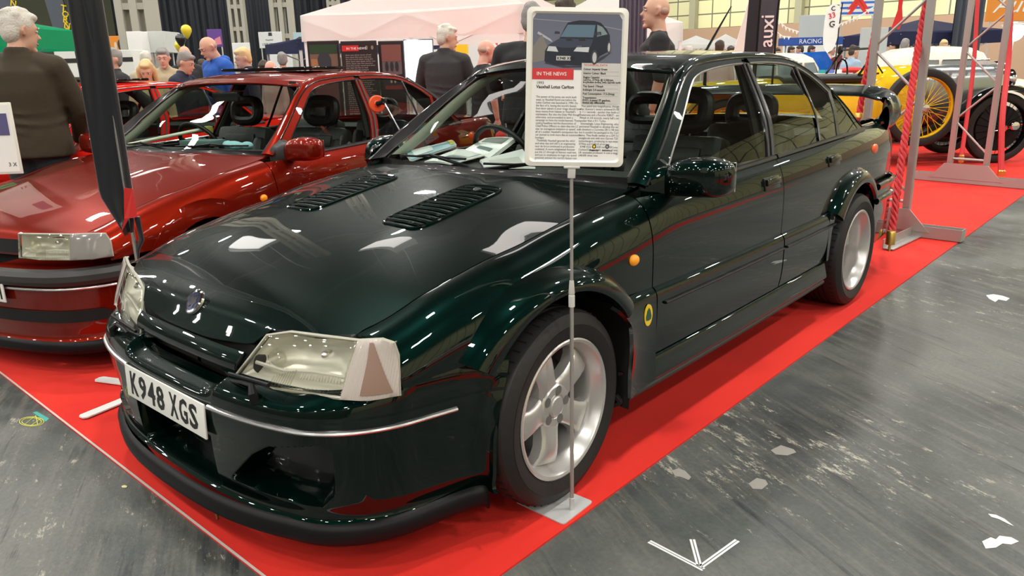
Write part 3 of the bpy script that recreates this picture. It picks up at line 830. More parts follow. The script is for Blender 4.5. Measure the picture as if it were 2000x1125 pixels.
        # rear window
        def rw(u, v):
            y = 2*u-1; a = Vector((-2.56, .56, 1.345)); b = Vector((-3.08, .665, 1.035)); e = a.lerp(b, v)
            return Vector((e.x - (.08*(1-v)+.10*v)*(1-y*y), y*e.y, e.z + .030*(1-abs(y)**2)))
        s.patch('rear_window', rw, 16, 10, s.sg, flange=0, inside=(-1.8, 0, .9))
    # -------------------------------------------------------------- nose
    def front(s):
        B = s.body; N = s.root; lot = s.lotus
        rows = [(.100, .045, 0), (.108, .008, 0), (.160, .000, 0), (.172, .006, 1), (.180, .014, 1), (.24, .008, 1), (.30, .004, 1), (.36, .002, 1), (.40, .0, 1), (.44, .0, 1), (.468, .0, 1), (.495, .004, 1), (.512, .014, 1), (.522, .030, 1), (.532, .052, 1), (.540, .085, 1)]
        zoff = curve3([(z, o) for z, o, k in rows[3:]], True)
        duct = [(.325, .243), (.48, .236), (.64, .232), (.672, .27), (.680, .395), (.655, .415), (.50, .385), (.435, .345)]
        intake = [(-.1, .185), (.235, .185), (.245, .20), (.245, .352), (-.1, .352)]
        def bump(u, v):
            q = zoff(v); z, off = q.x, q.y
            t = u; p = bumper_row(off)(t); p = Vector((p.x + (.024*max(0, 1-(p.y/.55)**2)*max(0, min(1, (.21-z)/.03)) if lot else 0), p.y))
            # central part steps up to the grille lip
            if lot:
                cen = max(0, 1-(abs(p.y)/.285)**10) if abs(p.y) < .285 else 0
                if cen > 0 and z > .45:
                    w = (z-.45)/.09; z2 = .45 + (z-.45)*.62; x2 = .846 - .044*w**1.1 - (.848-BP(t).x)
                    z = z*(1-cen) + z2*cen; p = Vector((p.x*(1-cen)+x2*cen, p.y))
                rm = min(1, max(0, (u-.45)/.30)); z += .034*rm*max(0, (z-.50)/.04); p = bumper_row(off*(1-.85*rm) if z > .49 else off)(t)
                pol = duct if p.y > .29 else intake; pt = (p.y, z)
                sd = rounded_poly_sd(pt, pol, .004)
                if sd < 0:
                    e = 1e-3; d = BP(min(1, t+e)) - BP(max(0, t-e)); nn = Vector((d.y, -d.x)).normalized()
                    if nn.x + nn.y < 0: nn = -nn
                    k = min(1, -sd/.010); k = k*k*(3-2*k)
                    p = p - nn*(.11 if pol is intake else .085)*k*(1 if pol is intake else min(1, .25 + (.42-z)/.0 if False else 1))
            # the trailing edge follows the arch
            if u > .82:
                w = (u-.82)/.18
                tgt = spl([.10, .25, .34, .40, .50, .57], [.335, .335, .332, .315, .275, .25])(z) if lot else .37
                p = Vector((p.x + (tgt-.25)*w**3, p.y))
            return Vector((p.x, p.y, z))
        for mir in (False, True):
            ym = -1 if mir else 1
            us = [i/400 for i in range(0, 240)] + [.6 + i/60 for i in range(25)]; vs = [i/100 for i in range(101)]
            if s.lod < 1 or not lot: us = [i/40 for i in range(41)]; vs = [i/20 for i in range(21)]
            def mf(a, b):
                if not lot: return 0
                u = us[int(round(a*(len(us)-1)))]; v = vs[int(round(b*(len(vs)-1)))]
                q = zoff(v); p = BP(u)
                if q.x > .43: return 0
                return 1 if rounded_poly_sd((p.y, q.x), duct if p.y > .29 else intake, .004) < (-.022 if p.y > .29 else -.014) else 0
            o = patch('front_bumper', lambda u, v: s.T(bump(u, v)), 0, 0, [B, SEAL], N, us=us, vs_=vs, mirror=mir, flange=.012, inside=(.3, 0, .3), mats=mf)
            def lip(u, v):
                w = curve3([(.176, .012), (.170, -.004), (.150, -.010), (.118, -.006), (.104, .010), (.100, .06)], False)(v); p = bumper_row(w.y)(u*.985)
                q = Vector((p.x + .024*max(0, 1-(p.y/.55)**2)*(1 if lot else 0), p.y, w.x))
                if u > .82: k = (u-.82)/.18; q.x += (.085 if lot else .12)*k**3
                q.z += .035*max(0, (u-.55)/.45)**1.5*(0 if not lot else 1)*.6
                return q
            spt = s.patch('bumper_lip', lip, 60, 10, RUB, mirror=mir, flange=0, inside=(.3, 0, .3))
            if lot:
                st = MB(); t0 = .285/1.55
                tt = [t for t in np.linspace(.215, .86, 50)]
                P = []
                for t in tt:
                    p = bumper_row(-.003)(t); w = max(0, (t-.82)/.18); tg = .04*w**3
                    P.append((p.x+tg, ym*p.y, .458 - .004*math.sin(t*3)))
                st.tube(P, .0085, 8, flat_=.8); st.build('bumper_strip', DULLCHR, N)
            else:
                st = MB(); P = [s.T((p.x, ym*p.y, .50)) for p in [bumper_row(-.002)(t) for t in np.linspace(0, .93, 40)]]
                st.tube(P, .042, 10, flat_=1.0, up=(0, 0, 1)); st.build('bumper_strip', RUBG, N)
                st = MB(); P = [s.T((p.x, ym*p.y, .445)) for p in [bumper_row(-.012)(t) for t in np.linspace(.18, .93, 40)]]
                st.tube(P, .007, 8); st.build('bumper_bead', DULLCHR, N)
            if not lot:
                sl = MB(); V = []; P = [bumper_row(-.004)(t) for t in np.linspace(0, .72, 24)]
                for q, p in enumerate(P): V += [s.T((p.x, ym*p.y, .275+.0*q)), s.T((p.x, ym*p.y, .335-.02*(q > 21)))]
                sl.add(V, [(2*i, 2*i+2, 2*i+3, 2*i+1) for i in range(23)]); sl.build('lower_intake', BLACKHOLE, N)
                sl = MB(); V = []
                for y in np.linspace(0, .37, 8):
                    bow = .848-curve_at_y(y); V += [s.T((.782-bow*1.1, ym*y, .603)), s.T((.770-bow*1.1, ym*y, .668))]
                sl.add(V, [(2*i, 2*i+2, 2*i+3, 2*i+1) for i in range(7)]); sl.build('grille', BLACKHOLE, N)
            # grille: upper band and slot
            if lot:
                def band(u, v):
                    y = u*.325; bow = (.848-curve_at_y(y)); a = Vector((.758 - bow*1.1, y, .607)); b = Vector((.785 - bow, y*.955, .556))
                    p = a.lerp(b, v); p.x += .010*4*v*(1-v); return p
                s.patch('grille_bar', band, 20, 6, B, mirror=mir, flange=.015, inside=(.3, 0, .5))
            else:
                def band(u, v):
                    y = u*.37; bow = .848-curve_at_y(y); return Vector((.765-bow*1.1-.0*v, y, .612-.025*v))
                s.patch('grille_bar', band, 14, 3, B, mirror=mir, inside=(.3, 0, .5))
            bk = MB(); bk.box((.70, ym*.17, .56), (.05, .36, .13), Matrix.Diagonal((*s.k, 1))); bk.build('grille_void', BLACKHOLE, N)
            s.lamp(mir)
        # air intake backs so that nothing shows through
        em = MB(); c = Vector((.712, 0, .690)); up = Vector((-.47, 0, .88)); nrm = up.cross(Vector((0, 1, 0)))
        if lot:
            r = Vector((0, 1, 0)); up = (Vector((.693, 0, .710))-Vector((.727, 0, .664))).normalized()
            M = frame_M((.714, 0, .689), (0, 1, 0), up)
            a = MB(); a.lathe([(.0005, .004), (.031, .004), (.0315, .006), (.038, .007), (.041, .004), (.042, -.004)], 40, 'z', M)
            e = a.build('bonnet_emblem', CHROME, N)
            b = MB(); b.lathe([(.0005, .0046), (.031, .0046)], 32, 'z', M); b.build('emblem_disc', mat('dark blue enamel', (.01, .015, .06), .15, coat=.5), e)
            g = MB()
            pts = [(-.022,-.012),(-.012,-.020),(-.002,-.012),(.008,-.020),(.012,-.008),(.022,.002),(.014,.008),(.018,.020),(.004,.024),(-.004,.014),(-.014,.018),(-.018,.006),(-.010,-.002)]
            g.prism([(x, y, .0048) for x, y in pts], (0, 0, .0015), M); g.build('emblem_griffin', CHROME, e)
            # number plate
            M = frame_M((.8545, 0, .409), (0, 1, 0), (-.045, 0, 1))
            p = MB().box((0, 0, 0), (.520, .108, .006), M, .002); pl = p.build('number_plate', PLATE, N, sharp=40)
            plate_text('K948 XGS', pl, M, .520, .0)
        else:
            M = frame_M((.803*s.k[0]/.93, .065, .415), (0, 1, 0), (0, 0, 1))
            p = MB().box((0, 0, 0), (.520, .108, .006), M, .002); pl = p.build('number_plate', PLATE, N)
            plate_text('H', pl, M @ Matrix.Translation((.218, 0, 0)), .52, 0)
    def lamp(s, mir):
        ym = -1 if mir else 1; N = s.root; lot = s.lotus
        if lot:
            BI, TI, TM, TD, DB = (.778,.298,.527), (.706,.388,.658), (.684,.475,.680), (.623,.694,.686), (.692,.690,.545)
            BM = (.752,.47,.532)
            IT, IT2, IO, IBt, IM = (.600,.765,.698), (.590,.797,.692), (.586,.805,.66), (.601,.820,.559), (.655,.76,.548)
        else:
            BI, TI, TM, TD, DB = (.785,.385,.585), (.765,.385,.700), (.745,.50,.702), (.685,.66,.700), (.715,.67,.585)
            BM = (.765,.52,.585); IT, IT2, IO, IBt, IM = (.64,.74,.700), (.60,.80,.698), (.590,.812,.66), (.597,.825,.592), (.665,.76,.586)
        bot = curve3([BI, BM, DB]); top = curve3([TI, TM, (( TM[0]+TD[0])/2+.012, (TM[1]+TD[1])/2, (TM[2]+TD[2])/2+.003), TD]); lf = curve3([BI, TI]); rt = curve3([DB, TD])
        base = coons(bot, top, lf, rt); Cc = Vector((.45, .5, .58))
        def lens(u, v):
            p = base(u, v); n = (p-Cc).normalized(); return p + n*.010*(16*u*(1-u)*v*(1-v))**.5
        L = s.patch('headlight', lens, 22, 14, LENS, mirror=mir, flange=.012, inside=(.3, .4, .5))
        # reflector bowl and bulb seen through the lens
        def refl(u, v):
            p = base(.02+.96*u, .03+.94*v); k = 16*u*(1-u)*v*(1-v)
            q = p + Vector((-.012, 0, 0)); d = (k**.45)
            zc = math.sin(u*22)*.0
            return q + Vector((-.085*d, -.02*d, 0)) + Vector((0, 0, .006*math.sin(u*3*pi)*d))
        s.patch('lamp_reflector', refl, 26, 16, REFL, parent=L, mirror=mir, flange=0, inside=(.3, .4, .5))
        # mid shelf and inner lamp unit
        m = MB(); p0 = base(.10, .30); p1 = base(.95, .20)
        for t in np.linspace(0, 1, 2): pass
        a = base(.06, .36) + Vector((-.022, 0, 0)); b_ = base(.95, .30) + Vector((-.022, 0, 0))
        m.tube([s.T((p.x, ym*p.y, p.z)) for p in (a, a.lerp(b_, .33)+Vector((0, 0, -.012)), a.lerp(b_, .66)+Vector((0, 0, .0)), b_)], .006, 6); m.build('reflector_step', REFL, L)
        m = MB(); c = base(.66, .6) + Vector((-.05, 0, 0)); m.ball(s.T((c.x, ym*c.y, c.z)), (.02, .014, .014), 14, 10); m.build('bulb', CHROME, L)
        m = MB(); c = base(.22, .45) + Vector((-.035, 0, 0)); m.ball(s.T((c.x, ym*c.y, c.z)), (.022, .035, .030), 16, 12); m.build('fog_lamp_unit', LENS, L)
        # fluted patches of the lens
        for (ua, ub, va, vb, n) in ((.36, .56, .10, .40, 9), (.60, .96, .24, .34, 14), (.30, .9, .03, .10, 18)):
            m = MB()
            for k in range(n):
                u = ua + (ub-ua)*(k+.5)/n; P = [base(u, va) + Vector((-.004, 0, 0)), base(u, vb*(1 if n != 9 else .55+.45*k/n)) + Vector((-.004, 0, 0))]
                m.tube([s.T((p.x, ym*p.y, p.z)) for p in P], .0022, 5)
            m.build('lens_flutes', LENS if n != 14 else REFL, L)
        # indicator
        ib = curve3([DB, IM, IBt]); it = curve3([TD, IT, IT2]); il = curve3([DB, TD]); ir = curve3([IBt, IO, IT2])
        ibase = coons(ib, it, il, ir)
        def ind(u, v):
            p = ibase(.012+.988*u, v); n = (p-Cc).normalized(); return p + n*(.006+.008*(16*u*(1-u)*v*(1-v))**.5)
        I = s.patch('indicator', ind, 14, 12, INDIC if lot else mat('clear grey indicator', (.26, .25, .24), .15, coat=.8), mirror=mir, parent=L, flange=.02, inside=(.3, .4, .5))
        def tri(u, v):
            vv = .10+.84*v; a = .34+.02*v; b = .90*(1-v)+.46*v; p = ibase(a+(b-a)*u, vv); n = (p-Cc).normalized(); return p + n*(.0085+.008*(16*(a+(b-a)*u)*(1-(a+(b-a)*u))*vv*(1-vv))**.5)
        if lot: s.patch('amber_bulb_shade', tri, 6, 8, mat('muted brown lens tint', (.27, .17, .13), .3, coat=.5), parent=I, mirror=mir, flange=0, inside=(.3, .4, .5))
        # bezel between lamp and body
        bz = MB(); P = [BI, TI, TM, TD, IT, IT2, IO, IBt, IM, DB, BM]
        bz.tube([s.T((p[0]-.004, ym*p[1], p[2])) for p in P], .0055, 6, closed=True); bz.build('lamp_seal', mat('aged clear plastic edge', (.42, .41, .34), .4), L)
        def shelf(u, v):
            y = .30+.52*u; a = coonsb(u) + Vector((.0, 0, -.004)); b = bumper_row(.080)(min(1, .17+.56*u)); return a.lerp(Vector((b.x, b.y, .541)), v)
        coonsb = lambda u: (bot(min(1, u/.72)) if u < .72 else ib((u-.72)/.28))
        s.patch('lamp_shelf', shelf, 20, 4, s.body, mirror=mir, flange=0, inside=(.3, .4, .3))
        if lot:   # headlamp wiper resting on the lens
            w = MB(); P = [(.800, .452, .505), (.803, .452, .530), (.792, .43, .548), (.795, .38, .545), (.800, .335, .540)]
            w.tube([(a, ym*b, c) for a, b, c in P[:3]], [.014, .013, .009], 10); w.tube([(a, ym*b, c) for a, b, c in P[2:]], [.009, .008, .006], 8, flat_=.6); w.build('headlamp_wiper', RUB, N)
            b2 = MB().tube([(.786, ym*.30, .547), (.780, ym*.50, .562)], .006, 8); b2.build('wiper_blade', RUB, N)
    # -------------------------------------------------------------- tail
    def rear(s):
        B = s.body; N = s.root
        def boot(u, v):
            y = 2*v-1; x = -3.10 - .66*u; hw = YBf(x)-.004
            if u < .15: hw = hw*(.93+.07*u/.15)
            z = ZTf(x) - .002 + .030*(1-y*y) + .02*(1-u) - (0 if u < .93 else .02*((u-.93)/.07)**2)
            return (x + .05*(1-y*y)*0 - .05*(1-y*y)*u, y*hw, z)
        s.patch('boot_lid', boot, 24, 20, B, inside=(-3.3, 0, .5))
        def tail(u, v):
            y = 2*u-1; z = .99-.43*v; hw = sideY(-3.70, z) if z < .98 else .70
            return (-3.70 - .13*(1-y*y)**.6 + .05*(1-v)*0, y*hw, z + .012*(1-y*y)*(1-v))
        s.patch('tail_panel', tail, 26, 10, B, inside=(-3, 0, .6))
        for ym in (1, -1):
            m = MB(); m.box((-3.745, ym*.58, .79), (.06, .34, .16), Matrix.Diagonal((*s.k, 1)), .02); m.build('tail_light', REDLENS, N)
            m = MB(); P = [s.T((x, ym*(sideY(x, .86)+.001), .86)) for x in (-3.03, -3.10, -3.17)]
            m.ball((0, 0, 0), (.055, .014, .030), 14, 8, Matrix.Translation(P[1]) ); m.build('rear_marker', ORANGE, N)
        rowsb = lambda off, z: [s.T((x, y, z)) for x, y in [(-3.12, .86+off), (-3.4, .845+off), (-3.6, .815+off), (-3.74, .74+off), (-3.83, .55), (-3.86-off, .25), (-3.87-off, 0), (-3.86-off, -.25), (-3.83, -.55), (-3.74, -.74-off), (-3.6, -.815-off), (-3.4, -.845-off), (-3.12, -.86-off)]]
        m = MB(); zz = [(.25, -.03), (.28, .015), (.45, .02), (.56, .02), (.60, .03), (.625, .02), (.63, -.03)]
        R = [rowsb(o, z) for z, o in zz]; V = [p for r in R for p in r]; k = 13
        m.add(V, [(i*k+j, i*k+j+1, (i+1)*k+j+1, (i+1)*k+j) for i in range(len(R)-1) for j in range(k-1)]); m.build('rear_bumper', B, N, sharp=50)
        if s.lotus:
            for z, o in ((.632, .030), (.545, .030)):
                m = MB(); m.tube(rowsb(o, z), .016, 8, flat_=1.3); m.build('bumper_ridge', B, N)
            # rear spoiler: raised wing on two curved ends
            W_ = [(-3.50,.775,1.000),(-3.57,.785,1.04),(-3.62,.775,1.09),(-3.64,.735,1.135),(-3.63,.66,1.163),(-3.62,.50,1.176),(-3.61,.25,1.181),(-3.61,0,1.182)]
            W2 = W_ + [(x, -y, z) for x, y, z in W_[-2::-1]]
            c = curve3(W2); m = MB(); V = []; n = 14; K = 70
            for i in range(K+1):
                t = i/K; p = c(t); e = .004; d = (c(min(1, t+e))-c(max(0, t-e))).normalized()
                ax = Vector((1, 0, 0)); ax = (ax - d*ax.dot(d)).normalized(); b = d.cross(ax)
                k = min(1, min(t, 1-t)*7); ch = .105 + .035*k; th = .034 - .008*k
                tilt = .16*k
                for j in range(n):
                    a = 2*pi*j/n; V.append(p + ax*math.cos(a)*ch + b*math.sin(a)*th*(1-.3*math.cos(a)) - Vector((0, 0, math.cos(a)*ch*tilt)))
            m.add(V, [(i*n+j, i*n+(j+1) % n, (i+1)*n+(j+1) % n, (i+1)*n+j) for i in range(K) for j in range(n)]); m.build('rear_spoiler', B, N, sharp=70)
            for ym in (1, -1):
                m = MB(); m.tube([(-3.45, ym*.745, .985), (-3.58, ym*.765, 1.0), (-3.70, ym*.745, 1.0)], [.03, .05, .03], 10, flat_=.8); m.build('spoiler_foot', B, N)
    # -------------------------------------------------------------- interior
    def interior(s):
        N = s.root; K = Matrix.Diagonal((*s.k, 1))
        d = MB()
        prof = [(-.62, .915), (-.70, .935), (-.90, .945), (-1.02, .93), (-1.08, .88), (-1.10, .78), (-1.05, .60), (-.62, .60)]
        d.prism([(x, -.68, z) for x, z in prof], (0, 1.36, 0), K); d.build('dashboard', DASH, N, smooth=False)
        # steering wheel (driver sits on the right-hand side of the car)
        w = MB(); c = Vector((-1.16, -.36, .93)); ax = Vector((-.88, 0, .47)).normalized(); u = Vector((0, 1, 0)); v = ax.cross(u)
        w.tube([K @ (c + u*.185*math.cos(a)+v*.185*math.sin(a)) for a in np.linspace(0, 2*pi, 37)[:-1]], .014, 8, closed=True)
        w.ball(K @ c, (.05, .07, .06), 12, 8)
        for a in (0.3, pi-.3, pi*1.5): w.tube([K @ c, K @ (c + u*.18*math.cos(a)-v*.18*math.sin(a))], .012, 6)
        w.build('steering_wheel', LEATHER, N)
        sty = self_seats = []
        for (x, y, big) in ((-1.52, .37, 1), (-1.52, -.37, 1), (-2.38, .34, 0), (-2.38, -.34, 0)):
            if not big and s.lod < .5: continue
            r = empty('seat' if big else 'rear_seat', (0, 0, 0)); r.parent = N
            m = MB(); m.box((x+.24, y, .50), (.52, .50, .16), K, .05); m.build('seat_cushion', LEATHER, r)
            m = MB(); Mx = K @ Matrix.Translation((x-.06, y, .78)) @ Matrix.Rotation(-.30, 4, 'Y')
            m.box((0, 0, -.02), (.13, .50, .56), Mx, .05); m.box((.05, .20, -.05), (.10, .10, .44), Mx, .045); m.box((.05, -.20, -.05), (.10, .10, .44), Mx, .045)
            for zz in (-.15, -.05, .05, .15): m.box((.065, 0, zz), (.03, .30, .085), Mx, .012)
            m.build('seat_back', LEATHER, r)
            hr = MB(); zc = 1.15 if big else 1.10; cx = x-.15 if big else x-.12
            hm = K @ Matrix.Translation((cx, y, zc)) @ Matrix.Rotation(-.2, 4, 'Y')
            # headrest with an opening
            pts = [(0, .115*math.copysign(abs(math.cos(a))**.6, math.cos(a)), .075*math.copysign(abs(math.sin(a))**.6, math.sin(a))) for a in np.linspace(0, 2*pi, 29)[:-1]]
            hr.tube([hm @ Vector(p) for p in pts], .040, 10, closed=True); hr.build('headrest', LEATHER, r)
            hs = MB()
            for q in (-.05, .05): hs.tube([K @ Vector((cx+.02, y+q, zc-.08)), K @ Vector((cx+.05, y+q, zc-.17))], .006, 6)
            hs.build('headrest_post', STEEL, r)
        for ym in (1, -1):
            # inner door cards and pillars
            m = MB(); m.box((-1.62, ym*.745, .70), (1.75, .03, .46), K); m.build('door_card', LEATHER, N)
            pl = [Vector((-.69, .684, .975)), Vector((-.84, .655, 1.07)), Vector((-.97, .622, 1.165)), Vector((-1.09, .588, 1.25)), Vector((-1.20, .548, 1.318)), Vector((-1.35, .520, 1.352))]
            la, lb = curve3(pl), curve3([p + Vector((-.115, .004, -.004)) for p in pl])
            s.patch('pillar_lining', lambda u, v: la(u).lerp(lb(u), v) + Vector((0, -.014*4*v*(1-v), 0)), 20, 5, TRIMG, mirror=ym < 0, flange=.004, inside=(-1, 2, 1))
            m = MB(); m.tube([K @ Vector(p) for p in ((-1.73, ym*.75, .95), (-1.80, ym*.66, 1.15), (-1.85, ym*.56, 1.36))], .045, 8, flat_=.6, up=(0, 1, 0)); m.build('pillar_lining', LINING, N)
            m = MB(); m.tube([K @ Vector(p) for p in ((-3.0, ym*.68, 1.0), (-2.80, ym*.64, 1.15), (-2.55, ym*.55, 1.33))], [.10, .09, .05], 8, flat_=.4, up=(0, 1, 0)); m.build('pillar_lining', LINING, N)
        m = MB(); m.box((-2.0, 0, .42), (2.6, 1.40, .06), K); m.build('cabin_floor', LINING, N)
        m = MB(); m.box((-2.85, 0, .955), (.55, 1.25, .03), K); m.build('parcel_shelf', LINING, N)
        def lin(u, v):
            y = 2*v-1; x = -1.24-1.2*u; return (x, y*.53, 1.385-.02*y*y - .02*(2*u-1)**2)
        s.patch('headlining', lin, 8, 8, LINING, flange=0)
        m = MB(); m.box((-1.10, 0, 1.275), (.03, .24, .065), K, .012); m.build('rear_view_mirror', SEAL, N)
        # wipers
        for (y0, y1) in ((.10, .60), (-.50, -.02)):
            wp = MB(); A = s.wsf((y0/.70+1)/2, .03); Bp = s.wsf((y1/.70+1)/2, .07); A = Vector(A); Bp = Vector(Bp)
            off = Vector((.012, 0, .014))
            wp.tube([s.T(A+off), s.T(Bp+off)], .005, 6); mid = A.lerp(Bp, .5)+off*1.8
            wp.tube([s.T(Vector((-.53+.0, y0-.10 if y0 > 0 else y1+.12, .955))), s.T(mid)], [.010, .006], 6)
            wp.tube([s.T(A.lerp(Bp, .25)+off), s.T(mid), s.T(A.lerp(Bp, .75)+off)], .004, 6); wp.build('windscreen_wiper', RUB, N)
    def under(s):
        N = s.root; K = Matrix.Diagonal((*s.k, 1))
        m = MB(); m.box((-1.38, 0, .26), (1.98, 1.56, .12), K); m.box((-3.35, 0, .36), (.58, 1.40, .22), K); m.box((.50, 0, .33), (.30, 1.10, .30), K); m.box((0, 0, .42), (.86, .96, .30), K); m.box((-2.73, 0, .42), (.86, .96, .30), K)
        m.build('underbody', BLACKHOLE, N, smooth=False)
        for cx in (0, -2.73):
            for ym in (1, -1):
                w = MB(); w.lathe([(.392, ym*.50), (.392, ym*(.80 if s.lotus else .76))], 40, 'y', Matrix.Translation((cx, 0, .325)))
                v = []; 
                w.lathe([(.01, ym*.50), (.392, ym*.50)], 40, 'y', Matrix.Translation((cx, 0, .325)))
                # keep only the part above the sill line
                keep = [f for f in w.f if max(w.v[i][2] for i in f) > .20]
                w.f = keep; w.mi = [0]*len(keep); w.v = [tuple(s.T(p)) for p in w.v]
                w.build('wheel_arch_liner', mat('liner black plastic', (.006, .006, .006), .7), N)
        k = s.k
        if s.lotus:
            make_wheel('front_wheel', N, (0, .90-.1055, .3215), math.radians(1.7)); make_wheel('front_wheel', N, (0, -.90+.1055, .3215), math.radians(1.7), out=-1)
            make_wheel('rear_wheel', N, (-2.73, .915-.120, .3225), 0, w=.265, dish=.10, rot=8, R=.3225); make_wheel('rear_wheel', N, (-2.73, -.915+.120, .3225), 0, w=.265, dish=.10, out=-1, R=.3225)
        else:
            for x in (0, -2.73):
                for o_ in (1, -1): make_wheel('front_wheel' if x == 0 else 'rear_wheel', N, (x*k[0], o_*.76*k[1], .30), 0, R=.30, rim=.19, w=.19, dish=.03, lotus=False, out=o_)
def curve_at_y(y):
    lo, hi = 0.0, .6
    for _ in range(24):
        m = (lo+hi)/2
        if BP(m).y < y: lo = m
        else: hi = m
    return BP(lo).x
def plate_text(txt, parent, M, w, off):
    n = len(txt.replace(' ', '')); x = -w/2 + .022
    adv = {' ': .026, '1': .035}
    tot = sum(adv.get(c, .061) for c in txt); x = -tot/2 + .004
    for c in txt:
        if c != ' ':
            t = text('plate_character', c, .108, BLK, parent, None, .0006, .0026, 'LEFT', 1.0)
            xs = [v.co.x for v in t.data.vertices]; ys = [v.co.y for v in t.data.vertices]
            sx = .050/(max(xs)-min(xs)); sy = .079/(max(ys)-min(ys))
            t.data.transform(Matrix.Translation((x, -.0395, .0036)) @ Matrix.Diagonal((sx, sy, 1, 1)) @ Matrix.Translation((-min(xs), -min(ys), 0)))
            t.matrix_local = M
        x += adv.get(c, .061)
# ------------------------------------------------------------------ hall shell
RH = Vector((-.657, .754, 0)).normalized(); FH = Vector((-.754, -.657, 0)).normalized(); UP = Vector((0, 0, 1))
def kindS(o): o['kind'] = 'structure'; return o
def nodes(m): return m.node_tree, m.node_tree.nodes['Principled BSDF']
def floor_mat():
    m = mat('worn dark hall floor', (.05, .055, .055), .35, spec=.35); nt, b = nodes(m); N = nt.nodes.new; L = nt.links.new
    tc = N('ShaderNodeTexCoord')
    def noise(scale, det=4, vec=None, rough=.6):
        n = N('ShaderNodeTexNoise'); n.inputs['Scale'].default_value = scale; n.inputs['Detail'].default_value = det; n.inputs['Roughness'].default_value = rough
        L(vec or tc.outputs['Object'], n.inputs['Vector']); return n
    def ramp(src, stops):
        r = N('ShaderNodeValToRGB'); e = r.color_ramp.elements
        while len(e) < len(stops): e.new(.5)
        for k, (p, c) in enumerate(stops): e[k].position = p; e[k].color = (*c, 1) if len(c) == 3 else c
        L(src, r.inputs[0]); return r
    def mix(fac, a, b_, mode='MIX'):
        x = N('ShaderNodeMixRGB'); x.blend_type = mode
        for i, v in ((0, fac), (1, a), (2, b_)):
            if hasattr(v, 'links'): L(v, x.inputs[i])
            elif isinstance(v, (int, float)): x.inputs[i].default_value = v
            else: x.inputs[i].default_value = (*v, 1)
        return x.outputs[0]
    def stretched(rot, sx, sy, loc=(0, 0, 0)):
        mp = N('ShaderNodeMapping'); mp.vector_type = 'TEXTURE'; mp.inputs['Rotation'].default_value = (0, 0, rot); mp.inputs['Scale'].default_value = (sx, sy, 1); mp.inputs['Location'].default_value = loc
        L(tc.outputs['Object'], mp.inputs['Vector']); return mp.outputs[0]
    base = ramp(noise(1.1, 5).outputs['Fac'], [(.30, (.030, .033, .034)), (.48, (.070, .077, .074)), (.70, (.145, .15, .138))]).outputs[0]
    st = noise(9, 6, stretched(1.05, 7, .5), .75)
    base = mix(ramp(st.outputs['Fac'], [(.48, (0, 0, 0)), (.74, (.85, .85, .85))]).outputs[0], base, (.16, .155, .135))
    st2 = noise(7, 5, stretched(1.05, 5, .35, (3, 1, 0)), .7)
    base = mix(ramp(st2.outputs['Fac'], [(.58, (0, 0, 0)), (.70, (.9, .9, .9))]).outputs[0], base, (.022, .025, .028))
    # pale scuffs and worn-off paint
    pn = noise(15, 9, stretched(1.15, 2.2, .8, (7, 2, 0)), .85); big = noise(.9, 2, stretched(0, 1, 1, (5, 5, 0)))
    f = N('ShaderNodeMath'); f.operation = 'MULTIPLY_ADD'; L(big.outputs['Fac'], f.inputs[0]); f.inputs[1].default_value = .28; L(pn.outputs['Fac'], f.inputs[2])
    base = mix(ramp(f.outputs[0], [(.725, (0, 0, 0)), (.77, (.9, .9, .9))]).outputs[0], base, (.40, .38, .31))
    fine = noise(60, 3); base = mix(.25, base, ramp(fine.outputs['Fac'], [(.3, (.3, .3, .3)), (.7, (.8, .8, .8))]).outputs[0], 'OVERLAY')
    L(base, b.inputs['Base Color'])
    rr = ramp(noise(2.2, 4).outputs['Fac'], [(.3, (.32, .32, .32)), (.7, (.55, .55, .55))]); L(rr.outputs[0], b.inputs['Roughness'])
    bp = N('ShaderNodeBump'); bp.inputs['Strength'].default_value = .25; bp.inputs['Distance'].default_value = .004; L(noise(45, 4).outputs['Fac'], bp.inputs['Height']); L(bp.outputs[0], b.inputs['Normal'])
    return m
FLOORM = floor_mat()
kindS(MB().box((-22, -22, -.05), (96, 96, .1)).build('floor', FLOORM, smooth=False))
def wallmat(name, c, panel, lines, grid=(1.35, .95), metal=0.0):
    """painted cladding with a grid of frame lines"""
    m = mat(name, c, .6); nt, b = nodes(m); N = nt.nodes.new
    tc = N('ShaderNodeTexCoord'); br = N('ShaderNodeTexBrick'); br.offset = 0; br.inputs['Scale'].default_value = 1; br.inputs['Brick Width'].default_value = grid[0]; br.inputs['Row Height'].default_value = grid[1]
    br.inputs['Mortar Size'].default_value = .045; br.inputs['Color1'].default_value = (*c, 1); br.inputs['Color2'].default_value = (*panel, 1); br.inputs['Mortar'].default_value = (*lines, 1)
    sp = N('ShaderNodeSeparateXYZ'); cb = N('ShaderNodeCombineXYZ'); ad = N('ShaderNodeMath'); ad.operation = 'ADD'
    nt.links.new(tc.outputs['Object'], sp.inputs[0]); nt.links.new(sp.outputs[0], ad.inputs[0]); nt.links.new(sp.outputs[1], ad.inputs[1]); nt.links.new(ad.outputs[0], cb.inputs[0]); nt.links.new(sp.outputs[2], cb.inputs[1])
    nt.links.new(cb.outputs[0], br.inputs['Vector']); nt.links.new(br.outputs[0], b.inputs['Base Color']); return m
YW = wallmat('cream yellow hall cladding', (.66, .64, .36), (.72, .70, .42), (.16, .15, .10))
GW = mat('olive grey hall wall', (.075, .08, .05), .8)
BR = mat('brown hoarding', (.40, .26, .17), .8)
DC = mat('charcoal drape', (.010, .012, .018), .8, bump=(3, .3))
CE = mat('dark brown hall ceiling', (.055, .034, .040), .8)
X0, X1, Y0, Y1 = -50, 26, -50, 24
kindS(MB().box((X0-.2, -20, CEIL/2), (.4, 92, CEIL)).build('wall_back_right', YW, smooth=False))
